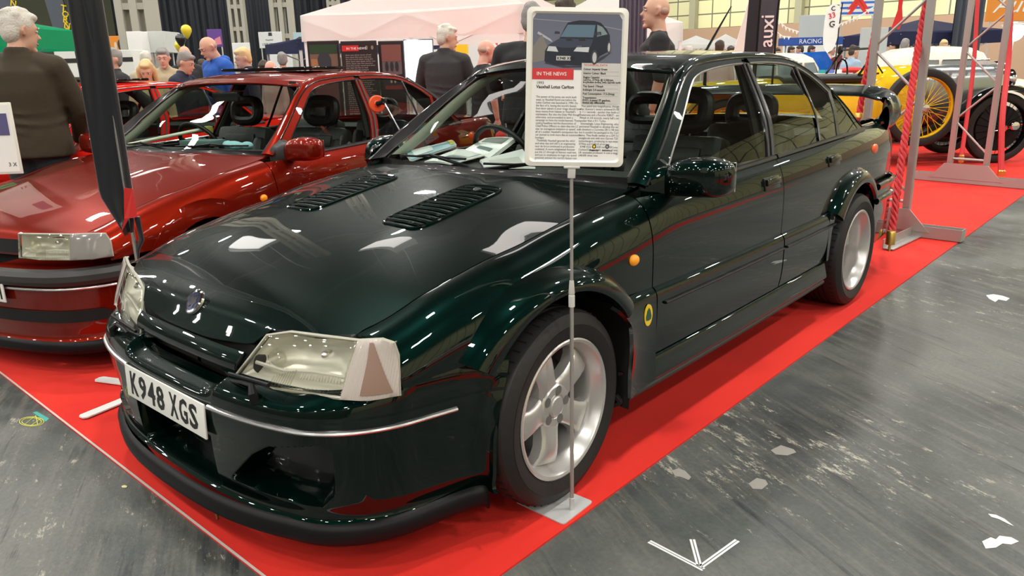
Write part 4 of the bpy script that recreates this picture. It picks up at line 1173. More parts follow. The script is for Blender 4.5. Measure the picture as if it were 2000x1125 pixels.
kindS(MB().box((-19, Y0-.2, CEIL/2), (92, .4, CEIL)).build('wall_back_left', GW, smooth=False))
kindS(MB().box((X1+.2, -20, CEIL/2), (.4, 92, CEIL)).build('wall_front', mat('dark front wall', (.10, .09, .07), .8), smooth=False))
kindS(MB().box((-19, Y1+.2, CEIL/2), (92, .4, CEIL)).build('wall_right', YW, smooth=False))
kindS(MB().box((-19, -20, CEIL+.1), (92, 90, .2)).build('ceiling', CE, smooth=False))
# roof beams, a thing of the setting each
for k in range(8):
    o = MB().box((-12, -47.5 + k*8.4+2.2, CEIL-.45), (74, .35, .5)); kindS(o.build('trim_%d' % (k+1), mat('roof beam steel', (.11, .08, .07), .7), smooth=False))
LAMPM = mat('hall lamp glow', (1, 1, 1), .5, emit=(1, .97, .88), estr=22)
HOUS = mat('lamp housing metal', (.25, .25, .25), .5, .5)
def lamp_thing(x, y):
    t = empty('high_bay_lamp', (x, y, CEIL-1.0), 0, 'round high bay lamp hanging from the hall ceiling', 'lamp', 'high bay lamps in rows under the ceiling')
    MB().lathe([(.06, .5), (.10, .35), (.14, .30), (.45, -.02), (.47, -.10), (.44, -.10), (.42, -.02), (.10, .26)], 20).build('lamp_shade', HOUS, t)
    MB().tube([(0, 0, .45), (0, 0, .98)], .02, 6).build('suspension_rod', HOUS, t)
    MB().lathe([(.0005, -.03), (.36, -.03), (.36, -.02), (.0005, -.02)], 20).build('diffuser', LAMPM, t)
    return t
L0 = None
for x, y in LAMPS:
    if L0 is None: L0 = lamp_thing(x, y)
    else:
        c = copy_tree(L0); c.location = (x, y, CEIL-1.0)
# big bright light boxes hung over the stands
BOXM = mat('light box glow', (1, 1, 1), .5, emit=(1, .98, .94), estr=2.8)
lb0 = None
for (x, y, s_) in LIGHTBOXES:
    if lb0 is None:
        lb0 = empty('light_box', (x, y, 8.2), 0, 'large square light box hung over a stand', 'light', 'light boxes hung over the stands')
        MB().box((0, 0, .12), (.85, 2.2, .16)).build('box_frame', HOUS, lb0, smooth=False)
        MB().box((0, 0, 0), (.75, 2.1, .06)).build('light_panel', BOXM, lb0, smooth=False)
        for a in (-.9, .9): MB().tube([(0, a, .2), (0, a, CEIL-8.22)], .015, 6).build('cable', HOUS, lb0)
    else:
        c = copy_tree(lb0); c.location = (x, y, 8.2)
# ------------------------------------------------------------------ carpet and floor marks
def carpet_mat():
    m = mat('red exhibition carpet', (.60, .018, .010), .95); nt, b = nodes(m); N = nt.nodes.new; L = nt.links.new
    tc = N('ShaderNodeTexCoord'); n = N('ShaderNodeTexNoise'); n.inputs['Scale'].default_value = 900; n.inputs['Detail'].default_value = 2
    n2 = N('ShaderNodeTexNoise'); n2.inputs['Scale'].default_value = 1.5; n2.inputs['Detail'].default_value = 5
    r = N('ShaderNodeValToRGB'); r.color_ramp.elements[0].position = .3; r.color_ramp.elements[0].color = (.62, .016, .010, 1); r.color_ramp.elements[1].position = .75; r.color_ramp.elements[1].color = (.78, .028, .014, 1)
    L(tc.outputs['Object'], n.inputs['Vector']); L(tc.outputs['Object'], n2.inputs['Vector']); L(n2.outputs['Fac'], r.inputs[0]); L(r.outputs[0], b.inputs['Base Color'])
    bp = N('ShaderNodeBump'); bp.inputs['Strength'].default_value = .5; bp.inputs['Distance'].default_value = .002; L(n.outputs['Fac'], bp.inputs['Height']); L(bp.outputs[0], b.inputs['Normal'])
    return m
CARP = carpet_mat()
cp = MB(); P = [(.868, .995), (-12.5, 1.09), (-12.5, -7.6), (.72, -7.6)]
cp.prism([(x, y, .0) for x, y in P], (0, 0, .006)); o = cp.build('carpet', CARP, smooth=False)
tagit(o, 'red exhibition carpet under the parked cars with straight taped edges', 'carpet')
o = MB().prism([(3.5, 5.4, 0), (3.5, 10.5, 0), (-14, 10.6, 0), (-14, 5.5, 0)], (0, 0, .006)).build('carpet', CARP, smooth=False); tagit(o, 'unseen second red carpet added behind the camera for reflections', 'carpet')  # out of view, added so the car sides have red to reflect
tp = MB(); tp.box((.5, 0, 0), (1, 1, 1)); 
o = MB().prism([(.868, .99, .0062), (.72, -7.6, .0062), (.712, -7.6, .0062), (.860, .99, .0062)], (0, 0, .001)).build('carpet_edge_tape', mat('pale tape', (.55, .50, .46), .6), smooth=False)
tagit(o, 'thin pale tape along the front edge of the red carpet', 'tape')
m = MB()
for a, b in (((1268, 1058), (1374, 1113)), ((1352, 1054), (1366, 1106)), ((1440, 1056), (1368, 1108))):
    A, Bq = on_floor(*a), on_floor(*b); d = (Bq-A).normalized(); n = Vector((-d.y, d.x, 0))*.0065
    for q in (-.75, .75): m.prism([A+n*(q-.55)+UP*.0005, Bq+n*(q-.45)+UP*.0005, Bq+n*(q+.45)+UP*.0005, A+n*(q+.55)+UP*.0005], (0, 0, .0008))
tagit(m.build('chalk_arrow', mat('white chalk', (.72, .74, .74), .8), smooth=False), 'white chalk arrow drawn on the dark floor beside the carpet', 'floor marking')
def blot(name, pts, matr, label, cat='floor marking', z=.0006, group=None):
    P = [on_floor(*p) for p in pts]; m = MB(); m.prism([(p.x, p.y, z) for p in P], (0, 0, .0008)); return tagit(m.build(name, matr, smooth=False), label, cat, group)
WP = mat('white floor paint', (.68, .70, .66), .6)
blot('paint_patch', [(1918, 1058), (1935, 1050), (1945, 1054), (1952, 1047), (1975, 1050), (1990, 1058), (1975, 1064), (1958, 1062), (1945, 1070), (1925, 1072)], WP, 'large ragged white paint patch on the floor at lower right', 'paint mark')
blot('paint_patch', [(1926, 577), (1940, 575), (1958, 578), (1972, 583), (1965, 588), (1950, 585), (1944, 590), (1932, 584)], WP, 'small white paint mark on the floor farther up the aisle', 'paint mark')
blot('paint_patch', [(1930, 1004), (1945, 1006), (1962, 1014), (1980, 1028), (1970, 1024), (1950, 1014), (1936, 1010)], WP, 'thin white paint streak just above the large paint patch', 'paint mark')
SCF = mat('grey scuff', (.30, .29, .26), .7)
blot('scuff_patch', [(1312, 920), (1325, 915), (1338, 920), (1350, 932), (1345, 938), (1330, 932), (1318, 930)], SCF, 'pale scuffed patch on the floor nearest the sign base', 'scuff')
blot('scuff_patch', [(1462, 945), (1478, 934), (1495, 938), (1500, 946), (1488, 956), (1470, 955)], SCF, 'round grey scuffed patch on the open floor', 'scuff')
blot('scuff_patch', [(1505, 880), (1525, 870), (1550, 878), (1555, 884), (1538, 890), (1515, 888)], SCF, 'oval grey scuffed patch farther from the chalk arrow', 'scuff')
blot('yellow_scrap', [(237, 950), (243, 948), (249, 950), (247, 953), (239, 953)], mat('yellow scrap', (.75, .70, .35), .7), 'tiny pale yellow scrap on the floor by the carpet edge', 'scrap', .001)
m = MB(); c = Vector(on_floor(62, 822)); 
for r in (1.0, .8):
    m.tube([on_floor(62+24*r*math.cos(t), 824+9*r*math.sin(t)) + UP*.0015 for t in np.linspace(0, 2*pi, 24)], .0016, 4)
for a, b in (((48, 830), (70, 812)), ((60, 832), (80, 818)), ((70, 812), (74, 830))): m.tube([on_floor(*a)+UP*.0015, on_floor(*b)+UP*.0015], .0016, 4)
tagit(m.build('chalk_scribble', mat('yellow chalk', (.62, .62, .12), .8)), 'yellow chalk scribble on the floor left of the carpet', 'floor marking')
blot('chalk_dash', [(64, 806), (72, 804), (96, 818), (90, 824)], mat('teal chalk', (.06, .35, .30), .8), 'teal chalk dash beside the yellow scribble', 'floor marking')
blot('leaf_scrap', [(418, 995), (422, 994), (426, 1018), (423, 1018)], mat('straw', (.35, .25, .05), .7), 'thin straw scrap on the red carpet under the green car nose', 'scrap', .0075)
# ------------------------------------------------------------------ the information sign on its stand
GREYM = mat('light grey painted metal', (.55, .56, .56), .4, .2)
def info_sign():
    base = Vector((.039, .959, 0)); t = empty('sign_stand', base, 0, 'tall information sign on a thin grey pole beside the green saloon car', 'sign')
    pl = MB(); M = Matrix.Translation(-base)
    cs = [(.118, .785), (-.040, .855), (-.042, .985), (.124, .990)]
    pts = []
    for i in range(4):
        p0, p, p1 = Vector(cs[i-1]), Vector(cs[i]), Vector(cs[(i+1) % 4])
        for k in range(5):
            s = k/4; a = p + (p0-p).normalized()*.015; b = p + (p1-p).normalized()*.015; pts.append(a*(1-s)**2 + p*2*s*(1-s) + b*s*s)
    pl.prism([(p.x, p.y, .0065) for p in pts], (0, 0, .004), M); pl.build('base_plate', GREYM, t, sharp=40)
    MB().tube([(0, 0, .01), (0, 0, .052), (0, 0, .053)], [.0085, .0085, .006], 14).build('pole_socket', GREYM, t)
    MB().tube([(0, 0, .05), (0, 0, .745)], .0062, 12).build('lower_pole', mat('grey pole', (.45, .44, .42), .35, .6), t)
    MB().tube([(0, 0, .74), (0, 0, 1.09)], .0050, 12).build('upper_pole', mat('grey pole', (.45, .44, .42), .35, .6), t)
    PLW = mat('pale grey plastic', (.62, .61, .58), .4)
    j = MB(); j.tube([(0, 0, .690), (0, 0, .725), (0, 0, .727)], [.0095, .0095, .008], 14); j.tube([(0, 0, .728), (0, 0, .731), (0, 0, .770)], [.008, .0095, .0065], 14); j.build('pole_clamp', PLW, t)
    # panel frame: local axes from the photographed corners
    dsg = 2.13
    TL, TR, BRc, BL = at(1029, 22, dsg-.02), at(1229, 8, dsg-.02), at(1215, 328, dsg+.055), at(1025, 322, dsg+.055)
    c = (TL+TR+BRc+BL)/4 - base; r = ((TR-TL)+(BRc-BL)).normalized(); u = ((TL-BL)+(TR-BRc)).normalized(); r = (r - u*r.dot(u)).normalized()
    w = ((TR-TL).length+(BRc-BL).length)/2; h = ((TL-BL).length+(TR-BRc).length)/2
    M = frame_M(c, r, u)
    def rr(w, h, rad, z, n=6):
        P = []
        for (sx, sy, a0) in ((1, 1, 0), (-1, 1, pi/2), (-1, -1, pi), (1, -1, 1.5*pi)):
            for k in range(n+1):
                a = a0 + (pi/2)*k/n; P.append((sx*(w/2-rad)+rad*math.cos(a), sy*(h/2-rad)+rad*math.sin(a), z))
        return P
    CREAM = mat('cream white sign frame', (.80, .79, .72), .35, coat=.3)
    f = MB(); A, B_, C_, D_ = rr(w, h, .016, 0), rr(w, h, .016, .006), rr(w-.024, h-.024, .012, .009), rr(w-.034, h-.034, .014, .004); n = len(A)
    f.add(A+B_+C_+D_, [(k*n+i, k*n+(i+1) % n, (k+1)*n+(i+1) % n, (k+1)*n+i) for k in range(3) for i in range(n)] + [tuple(range(n))[::-1]], M); fr = f.build('sign_frame', CREAM, t, sharp=30)
    iw, ih = w-.034, h-.034
    pg = MB(); pg.prism(rr(iw, ih, .014, .0035), (0, 0, .0006), M); page = pg.build('poster_page', mat('poster paper', (.84, .84, .82), .45), t, smooth=False)
    # printed picture at the top: road, verge and the car
    ph = ih*.375; z = .0043
    def pr(name, pts, col, zz, rough=.4, nm=None):
        m_ = MB(); m_.prism([(x*iw/2, y*ih/2, zz) for x, y in pts], (0, 0, .00015), M); return m_.build(name, mat(nm or name+' ink', col, rough), page, smooth=False)
    yb = 1-.75; 
    pr('printed_photo', [(-1, yb), (1, yb), (1, .93), (.93, 1), (-.93, 1), (-1, .93)], (.13, .14, .20), z)
    pr('photo_verge', [(-1, .55), (-.80, .72), (-.70, .60), (-.58, .46), (-.65, .38), (-1, .34)], (.21, .19, .17), z+.0002)
    pr('photo_kerb', [(-.88, .76), (-.60, .66), (-.55, .62), (-.60, .63), (-.9, .73)], (.42, .42, .46), z+.0002)
    pr('photo_lane', [(-1, .93), (.2, .885), (1, .80), (1, .79), (.2, .875), (-1, .92)], (.28, .29, .35), z+.0002)
    pr('photo_shadow', [(-.70, .36), (-.2, .30), (.35, .315), (.52, .42), (.80, .50), (.60, .40), (.30, .29), (-.3, .275), (-.72, .33)], (.035, .036, .05), z+.0002)
    k1 = z+.0004
    pr('photo_car_body', [(-.73, .36), (-.72, .50), (-.66, .565), (-.40, .67), (-.30, .80), (-.22, .885), (.05, .915), (.38, .91), (.52, .885), (.66, .80), (.73, .72), (.74, .60), (.70, .50), (.52, .44), (.40, .32), (.0, .31), (-.5, .315)], (.010, .014, .03), k1)
    pr('photo_car_bonnet', [(-.66, .575), (-.40, .67), (.36, .665), (.30, .56), (-.3, .545)], (.035, .045, .08), k1+.0002)
    pr('photo_car_windscreen', [(-.38, .69), (-.22, .855), (.40, .855), (.36, .69)], (.10, .17, .24), k1+.0002)
    pr('photo_car_side_glass', [(.44, .70), (.44, .86), (.56, .83), (.68, .735)], (.20, .26, .28), k1+.0002)
    pr('photo_car_lamp', [(-.68, .50), (-.64, .565), (-.48, .56), (-.42, .49)], (.55, .58, .60), k1+.0002); pr('photo_car_lamp', [(-.08, .50), (.02, .575), (.28, .57), (.26, .49)], (.60, .62, .62), k1+.0002)
    pr('photo_car_mirror', [(-.52, .735), (-.50, .765), (-.40, .76), (-.40, .73)], (.02, .03, .05), k1+.0002); pr('photo_car_mirror', [(.38, .71), (.40, .765), (.53, .765), (.54, .72)], (.02, .03, .05), k1+.0002)
    for cx, cy, rx, ry in ((.40, .42, .075, .10), (.72, .56, .045, .085)):
        pr('photo_car_wheel', [(cx+rx*math.cos(t_), cy+ry*math.sin(t_)) for t_ in np.linspace(0, 2*pi, 20)[:-1]], (.05, .05, .055), k1+.0003)
        pr('photo_car_rim', [(cx+rx*.62*math.cos(t_), cy+ry*.7*math.sin(t_)) for t_ in np.linspace(0, 2*pi, 20)[:-1]], (.50, .51, .53), k1+.0005)
    pr('photo_car_vent', [(-.28, .66), (-.22, .64), (-.10, .645), (-.14, .665)], (.01, .01, .015), k1+.0004); pr('photo_car_vent', [(.02, .66), (.06, .64), (.20, .645), (.16, .665)], (.01, .01, .015), k1+.0004)
    pr('photo_car_plate', [(-.46, .375), (-.46, .435), (-.14, .435), (-.14, .375)], (.62, .62, .60), k1+.0004)
    def tx(s, x, y, size, m_=BLK, off=0, sp=1, lead=1.0, al='LEFT', par=None, zz=None, sxx=1.0, name='printed_text'):
        T_ = M @ Matrix.Translation((x*iw/2, y*ih/2, (zz or z+.0003)))
        return text(name, s, size, m_, par or page, T_, .00008, off, al, sxx, sp, lead)
    tx('K948 XGS', -.445, .385, ih*.028, BLK, .0003, 1, 1, 'LEFT', None, k1+.0007)
    RB = mat('red ink', (.62, .035, .04), .4)
    pr('red_heading_bar', [(-1, .115), (-1, .265), (-.06, .265), (-.06, .115)], (.62, .035, .04), z+.0004, nm='red ink')
    tx('IN THE NEWS', -.90, .170, ih*.034, WHITE, .0001, 1, 1, 'LEFT', None, z+.0007)
    DG = mat('dark grey ink', (.05, .05, .055), .5)
    tx('1993', -.90, .050, ih*.027, DG); tx('Vauxhall Lotus Carlton', -.90, -.005, ih*.0305, BLK, .0003, sxx=.93)
    b1 = """The power of the press can work both
ways, as Vauxhall found out before the
Lotus Carlton was launched in 1990. On
the face of it, having the world's fastest
four-door saloon in your range should have
been manna from heaven to Vauxhall's
marketeers. But also the Daily Mail thought
otherwise, and proceeded to start a
campaign to have the model banned. Their
cutting headlines led the Association of
Chief Police Officers to claim that the LC
was 'an outrageous invitation to speed', and
all of a sudden Vauxhall's omnipotent fast
car started to look more like an automotive
hooligan.
  Thankfully Vauxhall ignored the whirl
and what was and still is an engineering
tour de force continued in production
unabated. A more enlightened Autocar
put the LC through its famous road test,
and just to emphasise its huge top speed
potential enlisted the world's fastest man
Richard Noble, to conduct its maximum
speed test. Noble managed 160mph on
Bruntingthorpe's two-mile straight, but
ran out of space before he could reach the
car's full potential (other media have since
verified the LC's 176mph zenith)."""
    b2 = """  That paled into insignificance, though,
after Autocar's testers achieved 0-100mph
in 11.1 seconds - quicker than both a Ferrari
Testarossa and a Porsche 928GT - and 30-
70mph in 3.8 seconds, nearly half a second
quicker than a 911 Turbo.
  Interestingly, Lotus Engineering, who
partnered Vauxhall to develop the car, tried
to shoehorn a Corvette ZR1's V8 into the car
but it couldn't be packaged in the Carlton's
frame. They finally settled on a GM 3.6-litre
straight-six unit with two Garrett T25
turbochargers, producing an eye-watering
377bhp and 418lb.ft of torque.
  K948 XGS is no.620 out of 950 Lotus
Carlton/Omegas built, and one of only 286
UK examples produced. It cost a staggering
£48,000 when new."""
    tx(b1, -.90, -.135, ih*.0205, DG, 0, 1, .985, sxx=.88); tx(b2, .10, -.255, ih*.0205, DG, 0, 1, .985, sxx=.88)
    pr('technical_panel', [(.12, -.21), (.12, .345), (1.0, .345), (1.0, -.21)], (.60, .59, .56), z+.0006, nm='pale grey ink')
    y = .305
    tx('TECHNICAL DATA', .16, y, ih*.020, RB, 0, 1, 1, 'LEFT', None, z+.0010)
    for s, dy in (('Colour: Imperial Green', .055), ('Interior Colour: Black', .055), ('Engine Capacity:', .055), ('3,637cc, 377bhp @ 5,500rpm,', .035), ('6-cylinders in-line, twin Garrett turbos', .032), ('Top Speed: 176mph', .055), ('0-60mph: 5.4 seconds', .05), ('Fuel Consumption: 17.5-25mpg', .052), ('Transmission:', .055), ('RWD, 6-speed ZF gearbox,', .035), ('limited slip differential', .032)):
        y -= dy; tx(s, .16, y, ih*.0195, BLK, .0002, 1, 1, 'LEFT', None, z+.0010, .9)
        if s[0] in 'CI60FlT' and not s.startswith('3') and 'Trans' not in s: pr('rule_line', [(.15, y-.018), (.15, y-.021), (.96, y-.021), (.96, y-.018)], (.35, .35, .34), z+.0009, nm='rule ink')
    for k, (cx, c1) in enumerate(((.46, YEL), (.76, mat('grey disc', (.35, .36, .40), .4)))):
        m_ = MB(); m_.prism([((cx+.045*math.cos(a))*iw/2, (-.80+.030*math.sin(a))*ih/2, z+.0004) for a in np.linspace(0, 2*pi, 20)[:-1]], (0, 0, .0002), M); m_.build('logo_ring', BLK, page, smooth=False)
        m_ = MB(); m_.prism([((cx+.030*math.cos(a))*iw/2, (-.80+.020*math.sin(a))*ih/2, z+.0007) for a in np.linspace(0, 2*pi, 8)[:-1]], (0, 0, .0002), M); m_.build('logo_mark', c1, page, smooth=False)
    tx('Autocar', .46, -.865, ih*.020, BLK, .0002, al='CENTER'); tx('VAUXHALL', .76, -.865, ih*.014, BLK, .0001, al='CENTER')
    # clip that holds the frame
    bc = (BL+BRc)/2 - base; cl = MB(); Mc = frame_M(Vector((0, 0, 1.085)), r, (0, 0, 1)); cl.box((0, 0, 0), (.022, .030, .016), Mc, .003); cl.box((0, .016, 0), (.045, .006, .020), Mc, .002); cl.build('frame_clip', mat('clear clip plastic', (.6, .6, .58), .2, coat=.5), t)
info_sign()
# ------------------------------------------------------------------ furled black flag between the two cars
def flag_stand():
    b = Vector((.42, -1.105, 0)); t = empty('furled_flag', b, 0, 'furled black feather flag with a red patch standing between the two cars', 'flag')
    MB().tube([(0, 0, .02), (0, 0, .72), (0, 0, 2.75)], [.009, .009, .006], 10).build('flag_pole', mat('thin silver pole', (.55, .52, .5), .25, .9), t)
    loc = lambda p: Vector(p) - b
    BK = mat('satin black cloth', (.006, .007, .012), .33, spec=.6, sheen=.2); RC = mat('red cloth', (.55, .02, .02), .6)
    s = MB(); K = 60; n = 28; V = []
    for i in range(K+1):
        k = i/K; z = .735 + k*1.95
        L = -.112*min(1, (k+.02)*8); Rr = .028*min(1, (k+.03)*8)
        for j in range(n):
            a = 2*pi*j/n; wv = .012*math.sin(7*k*pi*.4 + j*.9)+.010*math.sin(a*3+k*5)
            cx = (L+Rr)/2 + (Rr-L)/2*math.cos(a); th = .022+.016*math.sin(a*2+1.3)
            V.append(RH*(cx) + FH*(-(th+wv)*math.sin(a)) + UP*(z - .05*(cx < -.03)*(1-k)))
    s.add(V, [(i*n+j, i*n+(j+1) % n, (i+1)*n+(j+1) % n, (i+1)*n+j) for i in range(K) for j in range(n)] + [tuple(range(n))[::-1]]); s.build('flag_cloth', BK, t, sharp=0)
    s = MB(); P = [RH*.012+UP*.93-FH*.034, RH*.034+UP*.92-FH*.01, RH*.036+UP*.80-FH*.01, RH*.012+UP*.80-FH*.034, RH*-.012+UP*.765-FH*.036, RH*-.03+UP*.74-FH*.034, RH*-.005+UP*.80-FH*.04]
    s.prism(P, -FH*.003); s.build('red_patch', RC, t, smooth=False)
    s = MB(); s.tube([RH*.03+UP*.80, RH*.034+UP*.70, UP*.66+RH*.012, UP*.58+RH*.0], [.02, .018, .012, .004], 8, flat_=.5); s.build('flag_tail', BK, t)
    WM = mat('white painted steel', (.75, .76, .74), .4)
    for q in (((.762, -1.040), (.47, -1.10)), ((.55, -1.42), (.43, -1.13)), ((.12, -1.2), (.40, -1.11)), ((.35, -.80), (.41, -1.08))):
        A = Vector((*q[0], .012)) - b; B = Vector((*q[1], .012)) - b; d = (B-A).normalized(); nn = Vector((-d.y, d.x, 0))*.026
        m = MB(); pts = [A + nn*.5 - d*.012, A+nn, B+nn, B-nn, A-nn, A-nn*.5-d*.012]; m.prism(pts, (0, 0, .006)); m.build('flat_foot', WM, t, smooth=False)
    m = MB(); m.tube([(0, 0, .012), (0, 0, .10)], [.03, .014], 14); m.build('pole_holder', WM, t)
flag_stand()
# ------------------------------------------------------------------ silver truss stands with red ropes
TRUSS = mat('silver truss aluminium', (.42, .40, .38), .45, .5); ROPE = mat('red rope', (.50, .010, .014), .55); BRASS = mat('brass', (.65, .45, .12), .3, .9)
def truss(base, ang, label, gap=.38, H=3.4, f0=-.95, f1=.62, side=True, zz=.115):
    t = empty('truss_stand', base, ang, label, 'truss stand')
    # local: x towards the viewer, y along the foot
    f = MB(); 
    f.prism([(0.0, f0, .006), (.0, f1, .006), (.10, f1, .006), (.10, f0, .006)], (0, 0, .006)); f.box((.003, (f0+f1)/2, .05), (.006, f1-f0, .09)); f.box((.10, (f0+f1)/2, .05), (.006, f1-f0, .09)); f.box((.05, f1, .05), (.10, .006, .09)); f.box((.05, f0, .05), (.10, .006, .09))
    f.build('foot_channel', TRUSS, t, smooth=False)
    g = MB(); g.prism([(.108, -gap/2-.18, .05), (.108, -gap/2-.04, .22), (.108, gap/2+.04, .22), (.108, gap/2+.20, .05)], (-.008, 0, 0)); g.build('gusset_plate', TRUSS, t, smooth=False)
    if side:
        m = MB(); m.box((.40, .30, .011), (.60, .08, .008)); m.box((.40, .263, .045), (.60, .006, .07)); m.build('front_foot', TRUSS, t, smooth=False)
    for s_ in (-1, 1):
        m = MB(); m.box((.05, s_*gap/2, .15+H/2), (.055, .055, H), None, .008); m.build('upright', TRUSS, t)
    m = MB(); m.tube([(.05, -gap/2, .27), (.05, gap/2, .27)], .013, 8); m.build('cross_rail', TRUSS, t)
    z = .33; s_ = 1; k = 0
    while z < H:
        m = MB(); m.tube([(.05, s_*gap/2, z), (.05, -s_*gap/2, z+.36)], .011, 8); m.build('brace', CHROME if False else TRUSS, t); z += .38; s_ = -s_
    return t
def rope(pts, label, r=.021, twisted=True):
    c = curve3(pts); L = sum((Vector(a)-Vector(b)).length for a, b in zip(pts, pts[1:])); t = empty('rope', pts[0], 0, label, 'rope'); o = Vector(pts[0]); m = MB()
    if twisted:
        turns = L/.16; K = int(turns*10)
        for s_ in range(3):
            P = []
            for i in range(K+1):
                k = i/K; p = c(k) - o; a = 2*pi*(turns*k + s_/3); P.append(p + RH*math.cos(a)*r*.55 + FH*math.sin(a)*r*.55)
            m.tube(P, r*.60, 6)
    else: m.tube([c(k)-o for k in np.linspace(0, 1, 20)], r, 8, flat_=.8)
    m.build('cord', ROPE, t); e = Vector(pts[-1]) - o
    m = MB(); m.tube([e + UP*.06, e + UP*.05, e - UP*.03, e-UP*.035], [r*1.0, r*1.3, r*1.3, r*.8], 12); m.tube([e-UP*.03, e-UP*.08], [.008, .008], 6); m.build('brass_end', BRASS, t)
truss((-4.96, .44, .006), math.radians(-4), 'silver truss stand with a twisted red rope behind the rear wheel of the green saloon')
truss((-8.18, .42, .006), math.radians(-10), 'silver truss stand farther back in front of the vintage tourer', f0=-.55, f1=.75, side=False)
rope([at(1812, -12, 5.95), at(1796, 75, 5.85), at(1768, 265, 5.5), at(1739, 468, 5.12)], 'twisted red rope hanging in front of the near truss stand', .024)
rope([at(1719, -12, 6.35), at(1706, 75, 6.35), at(1688, 165, 6.3), at(1676, 235, 6.3)], 'twisted red rope seen just above the tail of the green saloon', .024)
rope([at(1910, -12, 10.1), at(1903, 110, 10.0), at(1877, 312, 9.6)], 'smooth red rope behind the uprights of the far truss stand', .026, False)
rope([at(1975, -12, 9.9), at(1970, 110, 9.8), at(1957, 240, 9.4), at(1955, 342, 9.2)], 'smooth red rope at the right side of the far truss stand', .034, False)
# ------------------------------------------------------------------ people
def remeshed(name, mb, vox, mt, parent, smooth=4):
    me = bpy.data.meshes.new(name); me.from_pydata(mb.v, [], mb.f); me.update()
    bm = bmesh.new(); bm.from_mesh(me); bmesh.ops.recalc_face_normals(bm, faces=bm.faces); bm.to_mesh(me); bm.free()
    o = bpy.data.objects.new(name, me); COL.objects.link(o)
    r = o.modifiers.new('r', 'REMESH'); r.mode = 'VOXEL'; r.voxel_size = vox; r.use_smooth_shade = True
    s = o.modifiers.new('s', 'SMOOTH'); s.factor = .5; s.iterations = smooth
    dg = bpy.context.evaluated_depsgraph_get(); m2 = bpy.data.meshes.new_from_object(o.evaluated_get(dg)); bpy.data.objects.remove(o); m2.name = name
    m2.materials.clear()
    return link(name, m2, parent, mt)
def loft(mb, rings, n=18, M=None):
    """rings: (cx, cy, z, rx, ry)"""
    V = []
    for (cx, cy, z, rx, ry) in rings:
        for k in range(n):
            a = 2*pi*k/n; V.append((cx+rx*math.copysign(abs(math.cos(a))**.9, math.cos(a)), cy+ry*math.copysign(abs(math.sin(a))**.9, math.sin(a)), z))
    m = len(rings)
    mb.add(V, [(i*n+k, i*n+(k+1) % n, (i+1)*n+(k+1) % n, (i+1)*n+k) for i in range(m-1) for k in range(n)] + [tuple(range(n))[::-1], tuple((m-1)*n+k for k in range(n))], M)
SKIN = mat('skin', (.62, .36, .26), .5, spec=.4); SKINP = mat('pink skin', (.70, .36, .28), .5)
HAIRG = mat('white grey hair', (.62, .59, .53), .7, bump=(90, .6)); HAIRD = mat('dark hair', (.05, .035, .025), .6, bump=(90, .5)); HAIRB = mat('blond hair', (.66, .48, .24), .6, bump=(90, .5)); HAIRM = mat('grey hair', (.26, .25, .24), .7, bump=(90, .6))
STUB = mat('shaved hair shadow', (.42, .29, .23), .7)
def cloth(name, c, b=.5, s=.03): return mat(name, c, .85, sheen=s, bump=(14, b))
ARMS = {'down': ((.00, .24, 1.14), (.05, .25, .90)), 'crossed': ((.04, .25, 1.17), (.22, .02, 1.18)), 'chin': ((.14, .22, 1.17), (.20, .06, 1.44)),
        'fwd': ((.06, .26, 1.16), (.30, .20, 1.05)), 'back': ((-.08, .27, 1.16), (-.12, .10, .98)), 'pocket': ((-.05, .28, 1.15), (.06, .20, .95)), 'low': ((.10, .23, 1.13), (.25, .16, .92))}
